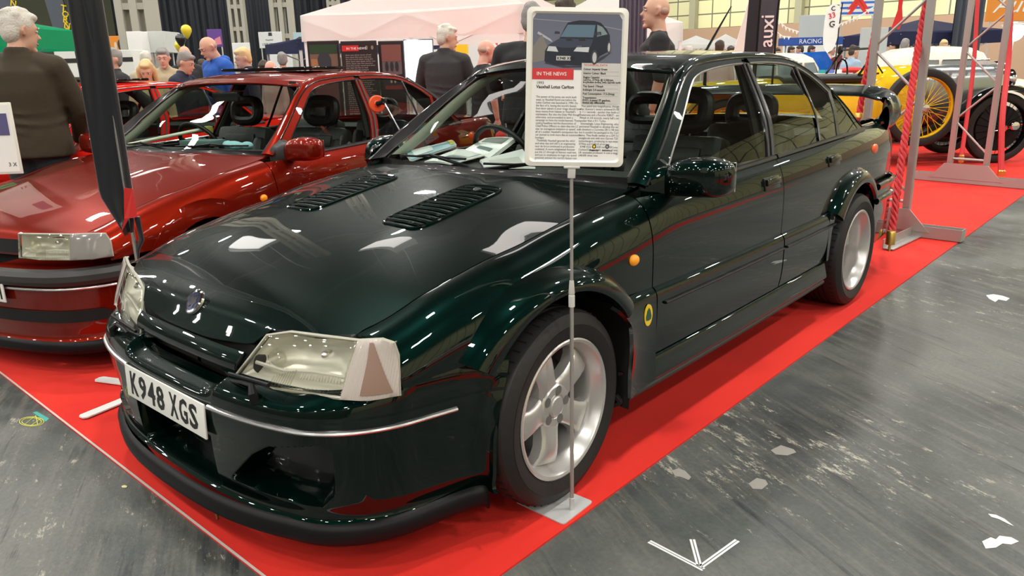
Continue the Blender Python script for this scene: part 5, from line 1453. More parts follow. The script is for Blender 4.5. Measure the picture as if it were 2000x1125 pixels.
def person(pos, face, label, h=1.75, build=1.0, top=('jacket', (.05, .05, .05)), legs=(.03, .035, .05), hair=None, larm='down', rarm='down', head=(0, 0), lean=0.0, lod=0, long_hair=False, child=False, skin=None, collar=False, group=None, name='person', hat=None, dz=0.0):
    t = empty(name, (pos[0], pos[1], dz), face, label, 'person', group)
    k = h/1.75; w = build; skin = skin or SKIN
    K = Matrix.Diagonal((k, k, k, 1)); LM = K @ Matrix.Translation((0, 0, .95)) @ Matrix.Rotation(lean, 4, 'Y') @ Matrix.Translation((0, 0, -.95))
    vox = .013 if lod == 0 else .02
    def arm(mb, side, spec, r0, grow=0.0, hand=True, sleeve=1.0):
        s = 1 if side > 0 else -1
        el, wr = ARMS[spec]; sh = Vector((0, s*.172*w, 1.395)); E = Vector((el[0], s*el[1]*w, el[2])); Wd = Vector((wr[0], s*wr[1], wr[2]))
        mb.tube([LM @ p for p in (sh, sh.lerp(E, .5), E)], [(.058*w+grow)*k, (.050*w+grow)*k, (.043+grow)*k], 12)
        mb.tube([LM @ Vector((-.01, s*.03, 1.44)), LM @ Vector((-.005, s*.10*w, 1.43)), LM @ sh], [(.050+grow)*k, (.056+grow)*k, (.058*w+grow)*k], 12)
        mb.ball(LM @ sh, (.060*w+grow)*k, 12, 8); mb.ball(LM @ E, (.043+grow)*k, 10, 8)
        if sleeve < .6: return
        mb.tube([LM @ p for p in (E, E.lerp(Wd, .35), Wd)], [(.042+grow)*k, (.040+grow)*k, (.028+grow*.8)*k], 12)
        if hand:
            d = (Wd-E).normalized(); a = Vector((0, 0, 1)) if abs(d.z) < .7 else Vector((1, 0, 0)); a = (a - d*a.dot(d)).normalized(); b = d.cross(a)*s
            P = Wd + d*.05; pm = MB(); mb.tube([LM @ Wd, LM @ (Wd+d*.045), LM @ (Wd+d*.085)], [.025*k, .036*k, .036*k], 10, flat_=.55, up=b)
            for q, (o, Lf) in enumerate(((-.028, .060), (-.010, .072), (.009, .068), (.027, .054))):
                b0 = Wd + d*.080 + a*o; b1 = b0 + d*Lf*.5 + b*.006; b2 = b1 + d*Lf*.35 + b*.022
                mb.tube([LM @ b0, LM @ b1, LM @ b2], [.0095*k, .009*k, .0075*k], 8)
            t0 = Wd + d*.03 - a*.03; mb.tube([LM @ t0, LM @ (t0 + d*.028 - a*.024 + b*.008), LM @ (t0 + d*.058 - a*.026+b*.02)], [.013*k, .0105*k, .0085*k], 8)
    B = MB()
    # torso
    loft(B, [(0, 0, .86, .09*w, .14*w), (0, 0, .95, .11*w, .165*w), (0, 0, 1.08, .095*w, .145*w), (0, 0, 1.25, .115*w, .165*w), (0, 0, 1.38, .10*w, .185*w), (-.01, 0, 1.45, .06, .09), (-.01, 0, 1.50, .05, .055)], 18, LM)
    for s in (1, -1):
        lp = [K @ Vector(p) for p in ((0, s*.095, .92), (.012, s*.10, .50), (-.01, s*.105, .10))]
        B.tube([lp[0], lp[0].lerp(lp[1], .5), lp[1], lp[1].lerp(lp[2], .35), lp[2]], [.088*w*k, .070*w*k, .052*k, .056*k, .036*k], 14)
        B.tube([K @ Vector((-.04, s*.105, .045)), K @ Vector((.05, s*.11, .04)), K @ Vector((.16, s*.12, .03))], [.038*k, .040*k, .026*k], 10)
        arm(B, s, larm if s > 0 else rarm, .05)
    # neck and head
    HM = LM @ Matrix.Translation((-.01, 0, 1.52)) @ Matrix.Rotation(math.radians(head[0]), 4, 'Z') @ Matrix.Rotation(math.radians(head[1]), 4, 'Y') @ Matrix.Translation((.01, 0, -1.52))
    B.tube([LM @ Vector((-.02, 0, 1.42)), LM @ Vector((-.012, 0, 1.50)), HM @ Vector((.0, 0, 1.57))], [.064*k, .058*k, .056*k], 14)
    hc = Vector((.012, 0, 1.640))
    B.ball((0, 0, 0), (.098, .077, .100), 20, 14, HM @ Matrix.Translation(hc + Vector((-.005, 0, .014))))
    B.ball((0, 0, 0), (.068, .058, .090), 16, 12, HM @ Matrix.Translation(hc + Vector((.030, 0, -.045))))
    B.ball((0, 0, 0), (.024, .030, .020), 12, 8, HM @ Matrix.Translation(hc + Vector((.083, 0, -.112))))
    B.tube([HM @ (hc + Vector(p)) for p in ((.088, 0, .012), (.103, 0, -.012), (.122, 0, -.034))], [.009*k, .011*k, .0145*k], 8)
    B.tube([HM @ (hc + Vector(p)) for p in ((.080, .045, .026), (.093, 0, .024), (.080, -.045, .026))], [.010*k, .013*k, .010*k], 8)
    B.tube([HM @ (hc + Vector(p)) for p in ((.086, .022, -.070), (.098, 0, -.069), (.086, -.022, -.070))], [.008*k, .012*k, .008*k], 8)
    for s in (1, -1):
        B.tube([HM @ (hc + Vector(p)) for p in ((.0, s*.076, .016), (-.014, s*.090, .020), (-.018, s*.091, -.010), (-.004, s*.078, -.036))], [.010*k, .010*k, .010*k, .008*k], 8)
    body = remeshed('body', B, vox*.85, skin, t, 3)
    if lod == 0 or child or True:
        for s in (1, -1):
            e = MB(); e.ball((0, 0, 0), (.011, .013, .007), 10, 7, HM @ Matrix.Translation(hc + Vector((.084, s*.032, .006)))); e.build('eye', mat('eye white', (.6, .58, .55), .3), t)
            e = MB(); e.ball((0, 0, 0), (.006, .006, .006), 8, 6, HM @ Matrix.Translation(hc + Vector((.091, s*.032, .006)))); e.build('iris', mat('iris', (.03, .03, .03), .2), t)
            e = MB(); e.tube([HM @ (hc + Vector(p)) for p in ((.086, s*.050, .026), (.098, s*.030, .032), (.099, s*.014, .028))], [.003*k, .005*k, .004*k], 6); e.build('eyebrow', hair if hair else STUB, t)
        e = MB(); e.tube([HM @ (hc + Vector(p)) for p in ((.088, .024, -.070), (.103, .008, -.068), (.104, 0, -.0695), (.103, -.008, -.068), (.088, -.024, -.070))], [.003*k, .006*k, .006*k, .006*k, .003*k], 6); e.build('lips', mat('lips', (.45, .17, .14), .5), t)
    if hair is not None:
        H = MB()
        H.ball((0, 0, 0), (.100, .087, .088), 20, 14, HM @ Matrix.Translation(hc + Vector((-.022, 0, .040))))
        H.ball((0, 0, 0), (.062, .080, .085), 16, 12, HM @ Matrix.Translation(hc + Vector((-.052, 0, -.010))))
        H.ball((0, 0, 0), (.050, .065, .030), 16, 12, HM @ Matrix.Translation(hc + Vector((.050, 0, .092))))
        rr_ = random.Random(len(label))
        for q in range(14):
            a = rr_.uniform(-pi*.8, pi*.8)+pi; b = rr_.uniform(.1, 1.2); p = Vector((math.cos(a)*math.sin(b)*.095-.02, math.sin(a)*math.sin(b)*.080, math.cos(b)*.088+.045))
            H.ball((0, 0, 0), (.028, .026, .020), 8, 6, HM @ Matrix.Translation(hc + p))
        if long_hair:
            for s in (1, -1): H.tube([HM @ (hc+Vector(p)) for p in ((-.02, s*.078, .03), (-.01, s*.094, -.08), (-.02, s*.10, -.20), (-.04, s*.095, -.30))], [.040*k, .034*k, .034*k, .02*k], 10)
            H.tube([HM @ (hc+Vector(p)) for p in ((-.09, 0, .03), (-.10, 0, -.10), (-.10, 0, -.30))], [.07*k, .075*k, .05*k], 12)
        remeshed('hair', H, vox, hair, t, 2)
    elif hair is None and STUB and not child:
        H = MB(); H.ball((0, 0, 0), (.060, .0795, .046), 16, 12, HM @ Matrix.Translation(hc + Vector((-.040, 0, -.004)))); H.build('stubble', STUB, t)
    # clothing
    kind, col = top; cm = col if isinstance(col, bpy.types.Material) else cloth('%s cloth %.2f %.2f %.2f' % ((kind,)+tuple(col)), col)
    T = MB(); g = {'jacket': .018, 'fleece': .016, 'tee': .008, 'shirt': .011, 'hoodie': .020, 'jumper': .014}[kind]
    z0 = .84 if kind in ('jacket', 'tee', 'fleece', 'hoodie') else .88
    rings = [(0, 0, z0, .128*w+g, .178*w+g), (0, 0, .95, .122*w+g, .176*w+g), (0, 0, 1.08, .112*w+g, .160*w+g), (.004, 0, 1.25, .122*w+g, .175*w+g), (0, 0, 1.38, .102*w+g, .185*w+g), (-.01, 0, 1.45, .066+g, .105+g), (-.012, 0, 1.49, .058+g*.7, .064+g*.7)]
    loft(T, rings, 20, LM)
    if kind in ('jacket', 'fleece', 'shirt') or collar: loft(T, [(-.012, 0, 1.47, .070, .076), (-.010, 0, 1.515, .069, .072), (-.014, 0, 1.535, .064, .068)], 18, LM)
    if kind == 'hoodie': T.ball((0, 0, 0), (.085, .12, .055), 16, 10, LM @ Matrix.Translation((-.075, 0, 1.47)))
    for s in (1, -1): arm(T, s, larm if s > 0 else rarm, .05, g, False, .4 if kind == 'tee' else 1)
    # a few soft folds
    if lod == 0:
        for zz, am in ((1.0, .008), (1.07, .010), (1.14, .006)):
            T.tube([LM @ Vector(((.118*w+g)*math.cos(a), (.166*w+g)*math.sin(a), zz+.02*math.sin(a*2+zz*9))) for a in np.linspace(0, 2*pi, 25)[:-1]], am*k, 6, closed=True)
    remeshed(kind if kind != 'tee' else 'tee_shirt', T, vox, cm, t, 4)
    L = MB()
    lm = cloth('trouser cloth %.2f %.2f %.2f' % tuple(legs), legs)
    loft(L, [(0, 0, .84, .10*w, .16*w), (0, 0, .92, .116*w, .172*w), (0, 0, 1.02, .110*w, .160*w)], 18, K)
    for s in (1, -1):
        lp = [K @ Vector(p) for p in ((0, s*.095, .90), (.012, s*.10, .50), (-.01, s*.105, .07))]
        L.tube([lp[0], lp[0].lerp(lp[1], .5), lp[1], lp[2]], [.098*w*k, .082*w*k, .068*k, .062*k], 14)
    remeshed('trousers', L, vox*1.3, lm, t, 3)
    for s in (1, -1):
        m = MB(); m.tube([K @ Vector((-.065, s*.105, .05)), K @ Vector((.02, s*.108, .052)), K @ Vector((.11, s*.115, .040)), K @ Vector((.185, s*.12, .032))], [.040*k, .048*k, .042*k, .026*k], 12, flat_=.85); m.build('shoe', mat('dark shoe leather', (.02, .016, .014), .4), t)
    return t
def pfloor(px, depth): return floor_at(px, depth)
TOCAM = lambda p: math.atan2(CAM.y - p.y, CAM.x - p.x)
RIGHT = math.atan2(RH.y, RH.x)
def P_(px, topy, depth, turn, label, **kw):
    """turn: 0 faces the camera, 90 faces image right, -90 image left, 180 away"""
    p = pfloor(px, depth); f = TOCAM(p) + math.radians(turn)
    kw.setdefault('lod', 1); kw['h'] = max(1.3, min(1.98, at(px, topy, depth).z))
    return person(p, f, label, **kw)
BLACKC = (.012, .012, .014); NAVY = (.015, .02, .045)
P_(40, 24, 5.1, 150, 'white haired man in a dark brown jacket seen from behind beside the red metallic car', build=1.22, top=('jacket', (.040, .028, .014)), legs=(.02, .025, .035), hair=HAIRG, larm='pocket', rarm='low', head=(-38, 10), lod=0)
P_(868, 53, 8.6, 165, 'grey haired man in a charcoal fleece with arms folded seen from behind', build=1.18, top=('fleece', (.030, .029, .031)), legs=(.015, .015, .02), hair=HAIRG, larm='crossed', rarm='crossed', head=(-65, 8), lod=0, lean=.05)
P_(945, 78, 8.25, 110, 'bald man in black tee shirt, hand at his chin, beyond the green saloon', build=1.15, top=('tee', BLACKC), legs=(.03, .04, .06), hair=None, larm='chin', rarm='down', head=(0, 12), lod=0, skin=SKINP)
P_(1040, 13, 6.3, 160, 'grey haired person in black standing directly behind the information sign', build=1.35, top=('jumper', BLACKC), legs=BLACKC, hair=HAIRM, larm='crossed', rarm='down', head=(0, 10))
P_(1104, -6, 7.4, 180, 'dark haired person whose head top shows above the information sign', build=1.0, top=('jumper', BLACKC), legs=BLACKC, hair=HAIRD, head=(0, 0))
P_(1282, -5, 6.75, -85, 'bald man in a black tee shirt in profile behind the green saloon roof', build=1.25, top=('tee', BLACKC), legs=BLACKC, hair=None, head=(0, 0), lod=0, lean=.0)
P_(432, 69, 9.4, -65, 'bald man in a bright blue hooded top looking down', build=1.2, top=('hoodie', (.015, .09, .42)), legs=(.02, .03, .06), hair=None, head=(0, 22), lod=0, lean=.10, skin=SKIN)
P_(482, 96, 9.8, -75, 'blond boy in a dark jacket behind the red car roof', build=1.0, top=('jacket', (.012, .016, .03)), hair=HAIRB, head=(0, 12))
P_(222, 98, 9.0, -65, 'grey haired man in a black jacket left of the blonde girl', build=1.15, top=('jacket', (.02, .022, .024)), hair=HAIRM, head=(0, -5))
P_(286, 117, 8.4, -8, 'blonde long haired girl looking down behind the bright red car', build=.95, top=('jumper', (.45, .36, .22)), hair=HAIRB, long_hair=True, head=(0, 25))
P_(287, 103, 12.2, 170, 'pale haired person in a beige top farther behind the blonde girl', build=1.1, top=('jumper', (.50, .42, .30)), hair=HAIRG)
P_(322, 96, 10.4, -20, 'balding man in a beige coat in the group on the left', build=1.05, top=('jacket', (.42, .34, .22)), hair=HAIRM, head=(10, 12), skin=SKINP)
P_(346, 102, 9.0, 60, 'grey haired man in a navy coat bending forward in the group', build=1.1, top=('jacket', NAVY), hair=HAIRM, head=(0, 15), lean=.12)
P_(366, 90, 11.6, -10, 'bald man in a black open jacket facing the camera in the group', build=1.1, top=('jacket', (.02, .022, .02)), hair=None, head=(-10, 10))
P_(396, 118, 14.5, 160, 'small dark figure seen between the black jacket and the blue hooded top', build=1.1, top=('jacket', (.03, .045, .07)), hair=HAIRD)
P_(508, 118, 12.0, 20, 'dark haired person stooping beside the blond boy', build=1.1, top=('jacket', BLACKC), hair=HAIRD, head=(0, 20), lean=.15)
P_(532, 118, 11.2, -45, 'bald older man with a pink face behind the red car roof', build=1.0, top=('shirt', (.30, .20, .18)), hair=None, head=(0, 15), skin=SKINP)
P_(553, 105, 13.0, 175, 'grey haired man in a black top seen from behind past the red car roof', build=1.15, top=('tee', BLACKC), hair=HAIRM)
P_(974, 101, 15.5, -60, 'small dark haired man in black beyond the bald man at the canopy', build=1.0, top=('jacket', BLACKC), hair=HAIRD)
P_(1404, 82, 14.0, 170, 'brown haired man seen from behind in front of the white tents', build=1.0, top=('shirt', (.6, .58, .55)), hair=HAIRD)
P_(1452, 76, 14.0, -80, 'dark haired man half hidden by the white feather banner', build=1.0, top=('shirt', (.6, .58, .55)), hair=HAIRD)
P_(1655, 90, 15.0, 120, 'man in a pale blue shirt leaning over the table at the right', build=1.3, top=('shirt', (.30, .42, .55)), hair=HAIRD, lean=.15)
P_(1672, 93, 16.2, -100, 'man in a pink shirt facing the man in the pale blue shirt', build=1.0, top=('shirt', (.55, .35, .33)), hair=HAIRD)
for k, (px, ty, d, lab, c, hr) in enumerate(((1516, 95, 23.0, 'pale visitor at the left end of the blue roofed stand', (.6, .55, .5), HAIRD), (1541, 92, 24.6, 'dark haired visitor in navy under the blue roofed stand', NAVY, HAIRD), (1562, 90, 24.0, 'dark haired visitor in black beneath the blue banner', BLACKC, HAIRD), (1580, 91, 23.5, 'dark coated visitor near the white oval feather banner', (.03, .03, .05), HAIRD), (1619, 91, 23.0, 'pink shirted visitor right of the oval feather banner', (.6, .35, .33), HAIRM), (1638, 92, 22.0, 'visitor in dark red left of the pale blue shirt', (.25, .05, .05), HAIRD),
      (1745, 82, 18, 'brown haired visitor under the navy canopy', (.5, .35, .35), HAIRD), (1762, 78, 17, 'man in white leaning under the navy canopy', (.6, .6, .6), HAIRM), (1785, 82, 18.5, 'person in a pale pink top behind the vintage tourer', (.6, .40, .38), HAIRG), (1837, 80, 17.2, 'fair haired person beside the grey drape column', (.6, .55, .5), HAIRB), (1345, 92, 17, 'red faced visitor near the first white tent', (.6, .25, .2), HAIRG), (1425, 92, 18.5, 'visitor in dark clothing by the second white tent', BLACKC, HAIRD))):
    P_(px, ty, d, random.Random(k).choice([-90, 90, 160, 20]), lab, top=('jacket', c), hair=hr, head=(0, 10))
t = empty('carrier_bag', at(979, 262, 8.1), 0, 'small red bag hanging from the hand of the bald man in a tee shirt', 'bag'); m = MB(); m.ball((0, 0, -.03), (.06, .05, .075), 14, 10); m.ball((.03, 0, -.02), (.045, .05, .05), 10, 8); remeshed('bag_body', m, .01, mat('red cloth', (.55, .02, .02), .6), t); MB().tube([(0, 0, .03), (.0, .01, .08), (.01, 0, .10)], .008, 6).build('bag_handle', mat('red cloth', (.55, .02, .02), .6), t)
# unseen visitors added across the aisle to give the car sides reflections
for k, (x, y, a, lab, c) in enumerate(((-3.9, 5.2, -1.5, 'visitor in a dark jacket across the aisle', BLACKC), (-4.6, 5.6, -1.2, 'visitor in navy walking across the aisle', NAVY), (-6.5, 7.5, -1.7, 'visitor in a tan coat across the aisle', (.30, .20, .11)), (1.9, 6.2, -1.6, 'visitor in grey standing by the white car across the aisle', (.12, .12, .13)))):
    person(Vector((x, y, 0)), a, lab, h=1.74, top=('jacket', c), hair=(HAIRD, HAIRM)[k % 2], lod=1)
# ------------------------------------------------------------------ stands and structures of the hall
def along(A, B): return Vector((B.x-A.x, B.y-A.y, 0)).normalized()
CONC = mat('pale concrete', (.42, .40, .34), .85, bump=(6, .2))
def column(px, depth, w, label):
    b = floor_at(px, depth); t = empty('lattice_column', b, 0, label, 'column', None)
    r = RH; V = MB()
    for q, ww in ((-.5, .20), (0, .20), (.5, .20)):
        m = MB(); m.box((0, 0, CEIL/2-.01), (w*ww, w*.5, CEIL-.04), Matrix.Translation(r*(q*w*.8)) @ Matrix.Rotation(RIGHT, 4, 'Z')); m.build('pier', CONC, t, smooth=False)
    z = .6
    while z < CEIL-.5:
        m = MB(); m.box((0, 0, z), (w*.95, w*.42, .16), Matrix.Rotation(RIGHT, 4, 'Z')); m.build('cross_piece', CONC, t, smooth=False); z += w*1.35
for px, d, w, lab in ((284, 20.5, .95, 'wide pale lattice column nearest on the left with a grey box at its foot'), (475, 33, .66, 'narrow pale lattice column behind the blond boy'), (561, 28, .78, 'pale lattice column right of the live stage sign'), (661, 35, .56, 'pale lattice column just left of the white canopy')): column(px, d, w, lab)
def drape(pa, pb, depth, z1, matr, label, name='curtain', da=None, waves=26, amp=.12):
    A, B = floor_at(pa, depth), floor_at(pb, da or depth); n = along(A, B); pn = Vector((-n.y, n.x, 0)); L = (B-A).length; K = waves*6; V = []
    for side in (0, .03):
        for i in range(K+1):
            p = A + n*L*i/K + pn*(amp*math.sin(2*pi*waves*i/K)*(.7+.3*math.sin(i*.37)) + side); V += [(p.x, p.y, .01), (p.x, p.y, z1)]
    m = MB(); o = 2*(K+1)
    F = [(2*i, 2*i+2, 2*i+3, 2*i+1) for i in range(K)] + [(o+2*i, o+2*i+1, o+2*i+3, o+2*i+2) for i in range(K)] + [(2*i+1, 2*i+3, o+2*i+3, o+2*i+1) for i in range(K)]
    m.add(V, F); return tagit(m.build(name, matr, sharp=0), label, 'curtain')
drape(236, 705, 37.5, 12.6, DC, 'tall charcoal drapes hung along the back of the hall behind the pale columns', waves=40)
drape(1208, 1262, 12.0, 4.2, mat('purple grey drape', (.09, .07, .10), .8), 'purple grey drape behind the bald man in profile', waves=7, amp=.05)
drape(1852, 1908, 17.5, 5.5, mat('slate drape', (.045, .055, .07), .85), 'slate grey drape column behind the vintage tourer', waves=5, amp=.05)
hb = MB(); hb.box((X0+.7, -14, 1.9), (.3, 72, 3.75)); kindS(hb.build('trim_20', BR, smooth=False))
# vertical frames on the cream wall
for k, yy in enumerate((-33, -25.5, -18, -10.5, -3, 4.5, 12)): kindS(MB().box((X0+.35, yy, 6.3), (.5, .45, 12.5)).build('trim_%d' % (30+k), mat('wall frame paint', (.34, .33, .22), .7), smooth=False))
def board(name, px0, px1, y0, y1, depth, matr, label, cat, thick=.04, legs=True, depth1=None, parent_only=False):
    """upright board from image columns px0..px1, rows y0 (top)..y1 (bottom), standing on the floor with legs"""
    d1 = depth1 or depth; A = floor_at(px0, depth); B = floor_at(px1, d1); zt = (at(px0, y0, depth).z + at(px1, y0, d1).z)/2; zb = max(.02, (at(px0, y1, depth).z + at(px1, y1, d1).z)/2)
    c = (A+B)/2; n = along(A, B); w = (B-A).length; t = empty(name, (c.x, c.y, 0), 0, label, cat)
    M = frame_M(Vector((0, 0, (zt+zb)/2)), n, UP)
    MB().box((0, 0, -thick/2), (w, zt-zb, thick), M, min(.01, thick/3)).build('panel', matr, t, smooth=False)
    if legs and zb > .1:
        for s in (-1, 1): MB().tube([n*s*w*.42+M.col[2].xyz*(-thick/2), n*s*w*.42+M.col[2].xyz*(-thick/2)+UP*zb], .02, 6).build('leg', GREYM, t)
    return t, M, w, zt-zb
def dec(t, M, pts, col, z=.003, name='print_area', nm=None):
    m = MB(); m.prism([(x, y, z) for x, y in pts], (0, 0, .002), M); return m.build(name, mat(nm or 'print %.2f %.2f %.2f' % col, col, .5), t, smooth=False)
def circ(cx, cy, rx, ry=None, n=20): return [(cx+rx*math.cos(a), cy+(ry or rx)*math.sin(a)) for a in np.linspace(0, 2*pi, n+1)[:-1]]
DARKB = mat('near black plum board', (.025, .015, .018), .4)
# three display boards and a television
rr = random.Random(3)
t, M, w, h = board('display_board', 603, 665, 80, 330, 9.3, DARKB, 'dark display board with a picture of a vintage racing car', 'display board')
dec(t, M, [(-.43*w, h*.26), (.44*w, h*.27), (.44*w, h*.47), (-.43*w, h*.47)], (.16, .10, .07), .003, 'photo'); dec(t, M, [(-.43*w, h*.40), (.44*w, h*.40), (.44*w, h*.47), (-.43*w, h*.47)], (.02, .05, .02), .006, 'photo_trees'); dec(t, M, [(-.40*w, h*.27), (-.40*w, h*.36), (-.2*w, h*.36), (.1*w, h*.27)], (.35, .16, .07), .006, 'photo_bank')
dec(t, M, [(-.18*w, h*.30), (-.20*w, h*.36), (-.10*w, h*.41), (.14*w, h*.41), (.22*w, h*.36), (.22*w, h*.29)], (.03, .035, .045), .009, 'photo_car')
dec(t, M, [(-.35*w, -.2*h), (.40*w, -.2*h), (.40*w, h*.20), (-.35*w, h*.20)], (.10, .04, .04), .003, 'photo_lower')
t, M, w, h = board('display_board', 668, 738, 80, 330, 9.2, DARKB, 'dark display board with red heading bar and paragraphs of pale text', 'display board')
dec(t, M, [(-.46*w, h*.42), (.0*w, h*.42), (.0*w, h*.465), (-.46*w, h*.465)], (.60, .02, .02), .004, 'heading_bar')
text('heading_text', 'IN THE NEWS', h*.026, WHITE, t, M @ Matrix.Translation((-.34*w, h*.432, .008)), .001)
lines = '\n'.join(' '.join(rr.choice(['the', 'road', 'motor', 'show', 'racing', 'of', 'year', 'classic', 'driver', 'won', 'first', 'team', 'in', 'record', 'and']) for _ in range(6))[:34] for _ in range(30))
text('paragraph_text', lines, h*.0165, mat('pale print', (.42, .36, .34), .6), t, M @ Matrix.Translation((-.38*w, h*.385, .006)), .0005, sx=1.0)
for q in (.22, .38): dec(t, M, circ(q*w, h*.445, .035*w, .016*h), (.25, .20, .14), .004, 'logo')
t, M, w, h = board('display_board', 741, 790, 80, 330, 9.25, DARKB, 'dark display board with pictures of a crowd and men at a table', 'display board')
dec(t, M, [(-.38*w, h*.22), (.40*w, h*.24), (.40*w, h*.47), (-.38*w, h*.47)], (.13, .10, .11), .003, 'photo'); dec(t, M, [(-.38*w, h*.34), (.40*w, h*.34), (.40*w, h*.47), (-.38*w, h*.47)], (.20, .07, .06), .006, 'photo_crowd')
for q in (-.2, 0, .2): dec(t, M, circ(q*w, h*.30, .07*w, .04*h, 10), (.02, .02, .025), .009, 'photo_figure')
dec(t, M, [(-.36*w, h*.12), (.45*w, h*.12), (.45*w, h*.215), (-.36*w, h*.215)], (.03, .02, .03), .004, 'photo_lower'); dec(t, M, [(-.3*w, h*.12), (.48*w, h*.12), (.48*w, h*.155), (-.3*w, h*.15)], (.22, .02, .02), .006, 'photo_table')
for q in (-.05, .1, .35): dec(t, M, circ(q*w, h*.185, .04*w, .016*h, 8), (.55, .38, .32), .008, 'photo_face')
SCR = bpy.data.materials.new('lit screen'); SCR.use_nodes = True; nt = SCR.node_tree; b = nt.nodes['Principled BSDF']; tc = nt.nodes.new('ShaderNodeTexCoord'); nz = nt.nodes.new('ShaderNodeTexNoise'); nz.inputs['Scale'].default_value = 4; nz.inputs['Detail'].default_value = 5; cr = nt.nodes.new('ShaderNodeValToRGB'); cr.color_ramp.elements[0].color = (.20, .50, .85, 1); cr.color_ramp.elements[0].position = .35; cr.color_ramp.elements[1].color = (.85, .95, 1, 1); cr.color_ramp.elements[1].position = .55
nt.links.new(tc.outputs['Object'], nz.inputs['Vector']); nt.links.new(nz.outputs['Fac'], cr.inputs[0]); nt.links.new(cr.outputs[0], b.inputs['Emission Color']); b.inputs['Emission Strength'].default_value = 1.1
t, M, w, h = board('television', 790, 848, 77, 162, 9.6, SEAL, 'large lit television screen showing pale blue sky beside the display boards', 'television', .05)
MB().box((0, 0, .004), (w*.95, h*.95, .004), M).build('screen', SCR, t, smooth=False); MB().box((0, 0, .012), (.6, .4, .02)).build('stand_base', SEAL, t, smooth=False)
# ---- canopies
def canopy(px, depth, w, ze, zp, col, label, rot=0.0, val=.3, posts=True, txt=None, name='canopy', open_val=True, post_mat=None):
    c = floor_at(px, depth); t = empty(name, c, RIGHT + rot, label, 'canopy'); m = MB(); h = w/2; n = 8
    cm = mat('canopy cloth %.2f %.2f %.2f' % col, col, .7)
    if 'Translucent BSDF' not in cm.node_tree.nodes:
        nt = cm.node_tree; tb = nt.nodes.new('ShaderNodeBsdfTranslucent'); tb.inputs[0].default_value = (*col, 1); mx = nt.nodes.new('ShaderNodeMixShader'); mx.inputs[0].default_value = .62
        ou = nt.nodes['Material Output']; nt.links.new(nt.nodes['Principled BSDF'].outputs[0], mx.inputs[1]); nt.links.new(tb.outputs[0], mx.inputs[2]); nt.links.new(mx.outputs[0], ou.inputs[0])
    V = [(0, 0, zp)]; R = []
    for s in range(4):
        for k in range(n):
            a, b = [(-h, -h), (h, -h), (h, h), (-h, h)][s], [(-h, -h), (h, -h), (h, h), (-h, h)][(s+1) % 4]; q = k/n; R.append((a[0]*(1-q)+b[0]*q, a[1]*(1-q)+b[1]*q))
    for f in (.35, .7, 1.0):
        for i, (x, y) in enumerate(R):
            sag = .06*math.sin(pi*((i % n)/n))*f; V.append((x*f, y*f, ze + (zp-ze)*(1-f)**1.25 - sag*.6))
    N4 = 4*n; F = [(0, 1+i, 1+(i+1) % N4) for i in range(N4)]
    for r in range(2): F += [(1+r*N4+i, 1+(r+1)*N4+i, 1+(r+1)*N4+(i+1) % N4, 1+r*N4+(i+1) % N4) for i in range(N4)]
    m.add(V, F); m.build('roof_cloth', cm, t, sharp=50)
    v = MB(); b0 = []
    for (x, y) in R: b0 += [(x, y, ze+.0), (x*1.004, y*1.004, ze-val)]
    v.add(b0, [(2*i, 2*i+1, 2*((i+1) % N4)+1, 2*((i+1) % N4)) for i in range(N4)]); v.build('valance', cm, t, sharp=0)
    if posts:
        for x in (-h+.04, h-.04):
            for y in (-h+.04, h-.04): MB().box((x, y, ze/2), (.05, .05, ze)).build('post', post_mat or GREYM, t, smooth=False)
        for y in (-h+.04, h-.04):
            MB().tube([(-h, y, ze-.05), (-h/2, y, ze-.35), (0, y, ze-.05), (h/2, y, ze-.35), (h, y, ze-.05)], .014, 6).build('scissor_frame', post_mat or GREYM, t)
    if txt: text('valance_text', txt, .20, YEL, t, Matrix.Translation((h*.62, -h-.012, ze-val*.9)) @ Matrix.Rotation(pi/2, 4, 'X'), .002)
    return t
WC = (.93, .92, .90)
canopy(-105, 12.2, 3.0, at(60, 52, 12.2).z, at(-60, 0, 12.2).z, (.015, .42, .20), 'green canopy with yellow lettering at the far left', .12, .34, txt='S\nK')
canopy(895, 12.2, 3.4, 2.18, 3.1, WC, 'large white canopy behind the grey haired man', -.35, .36, post_mat=mat('white post', (.8, .8, .8), .5))
canopy(1190, 17.5, 3.2, 2.2, 3.1, WC, 'second white canopy partly hidden by the information sign', -.2, .36, post_mat=mat('white post', (.8, .8, .8), .5))
canopy(690, 16.5, 3.0, at(690, 76, 15).z, at(690, 50, 16.5).z, (.055, .065, .14), 'navy canopy peak above the dark display boards', .5, .2)
canopy(1792, 19, 2.6, at(1792, 64, 18.5).z, at(1792, 38, 19).z, (.05, .055, .13), 'navy canopy behind the near truss stand', .1, .28)
canopy(1357, 36, 1.7, 2.3, at(1357, 70, 36).z, WC, 'small white tent, the left one of the two beyond the green saloon roof', .3, .2, post_mat=mat('white post', (.8, .8, .8), .5))
canopy(1414, 38.5, 1.7, 2.3, at(1414, 67, 38.5).z, WC, 'small white tent, the right one of the two beyond the green saloon roof', .3, .2, post_mat=mat('white post', (.8, .8, .8), .5))
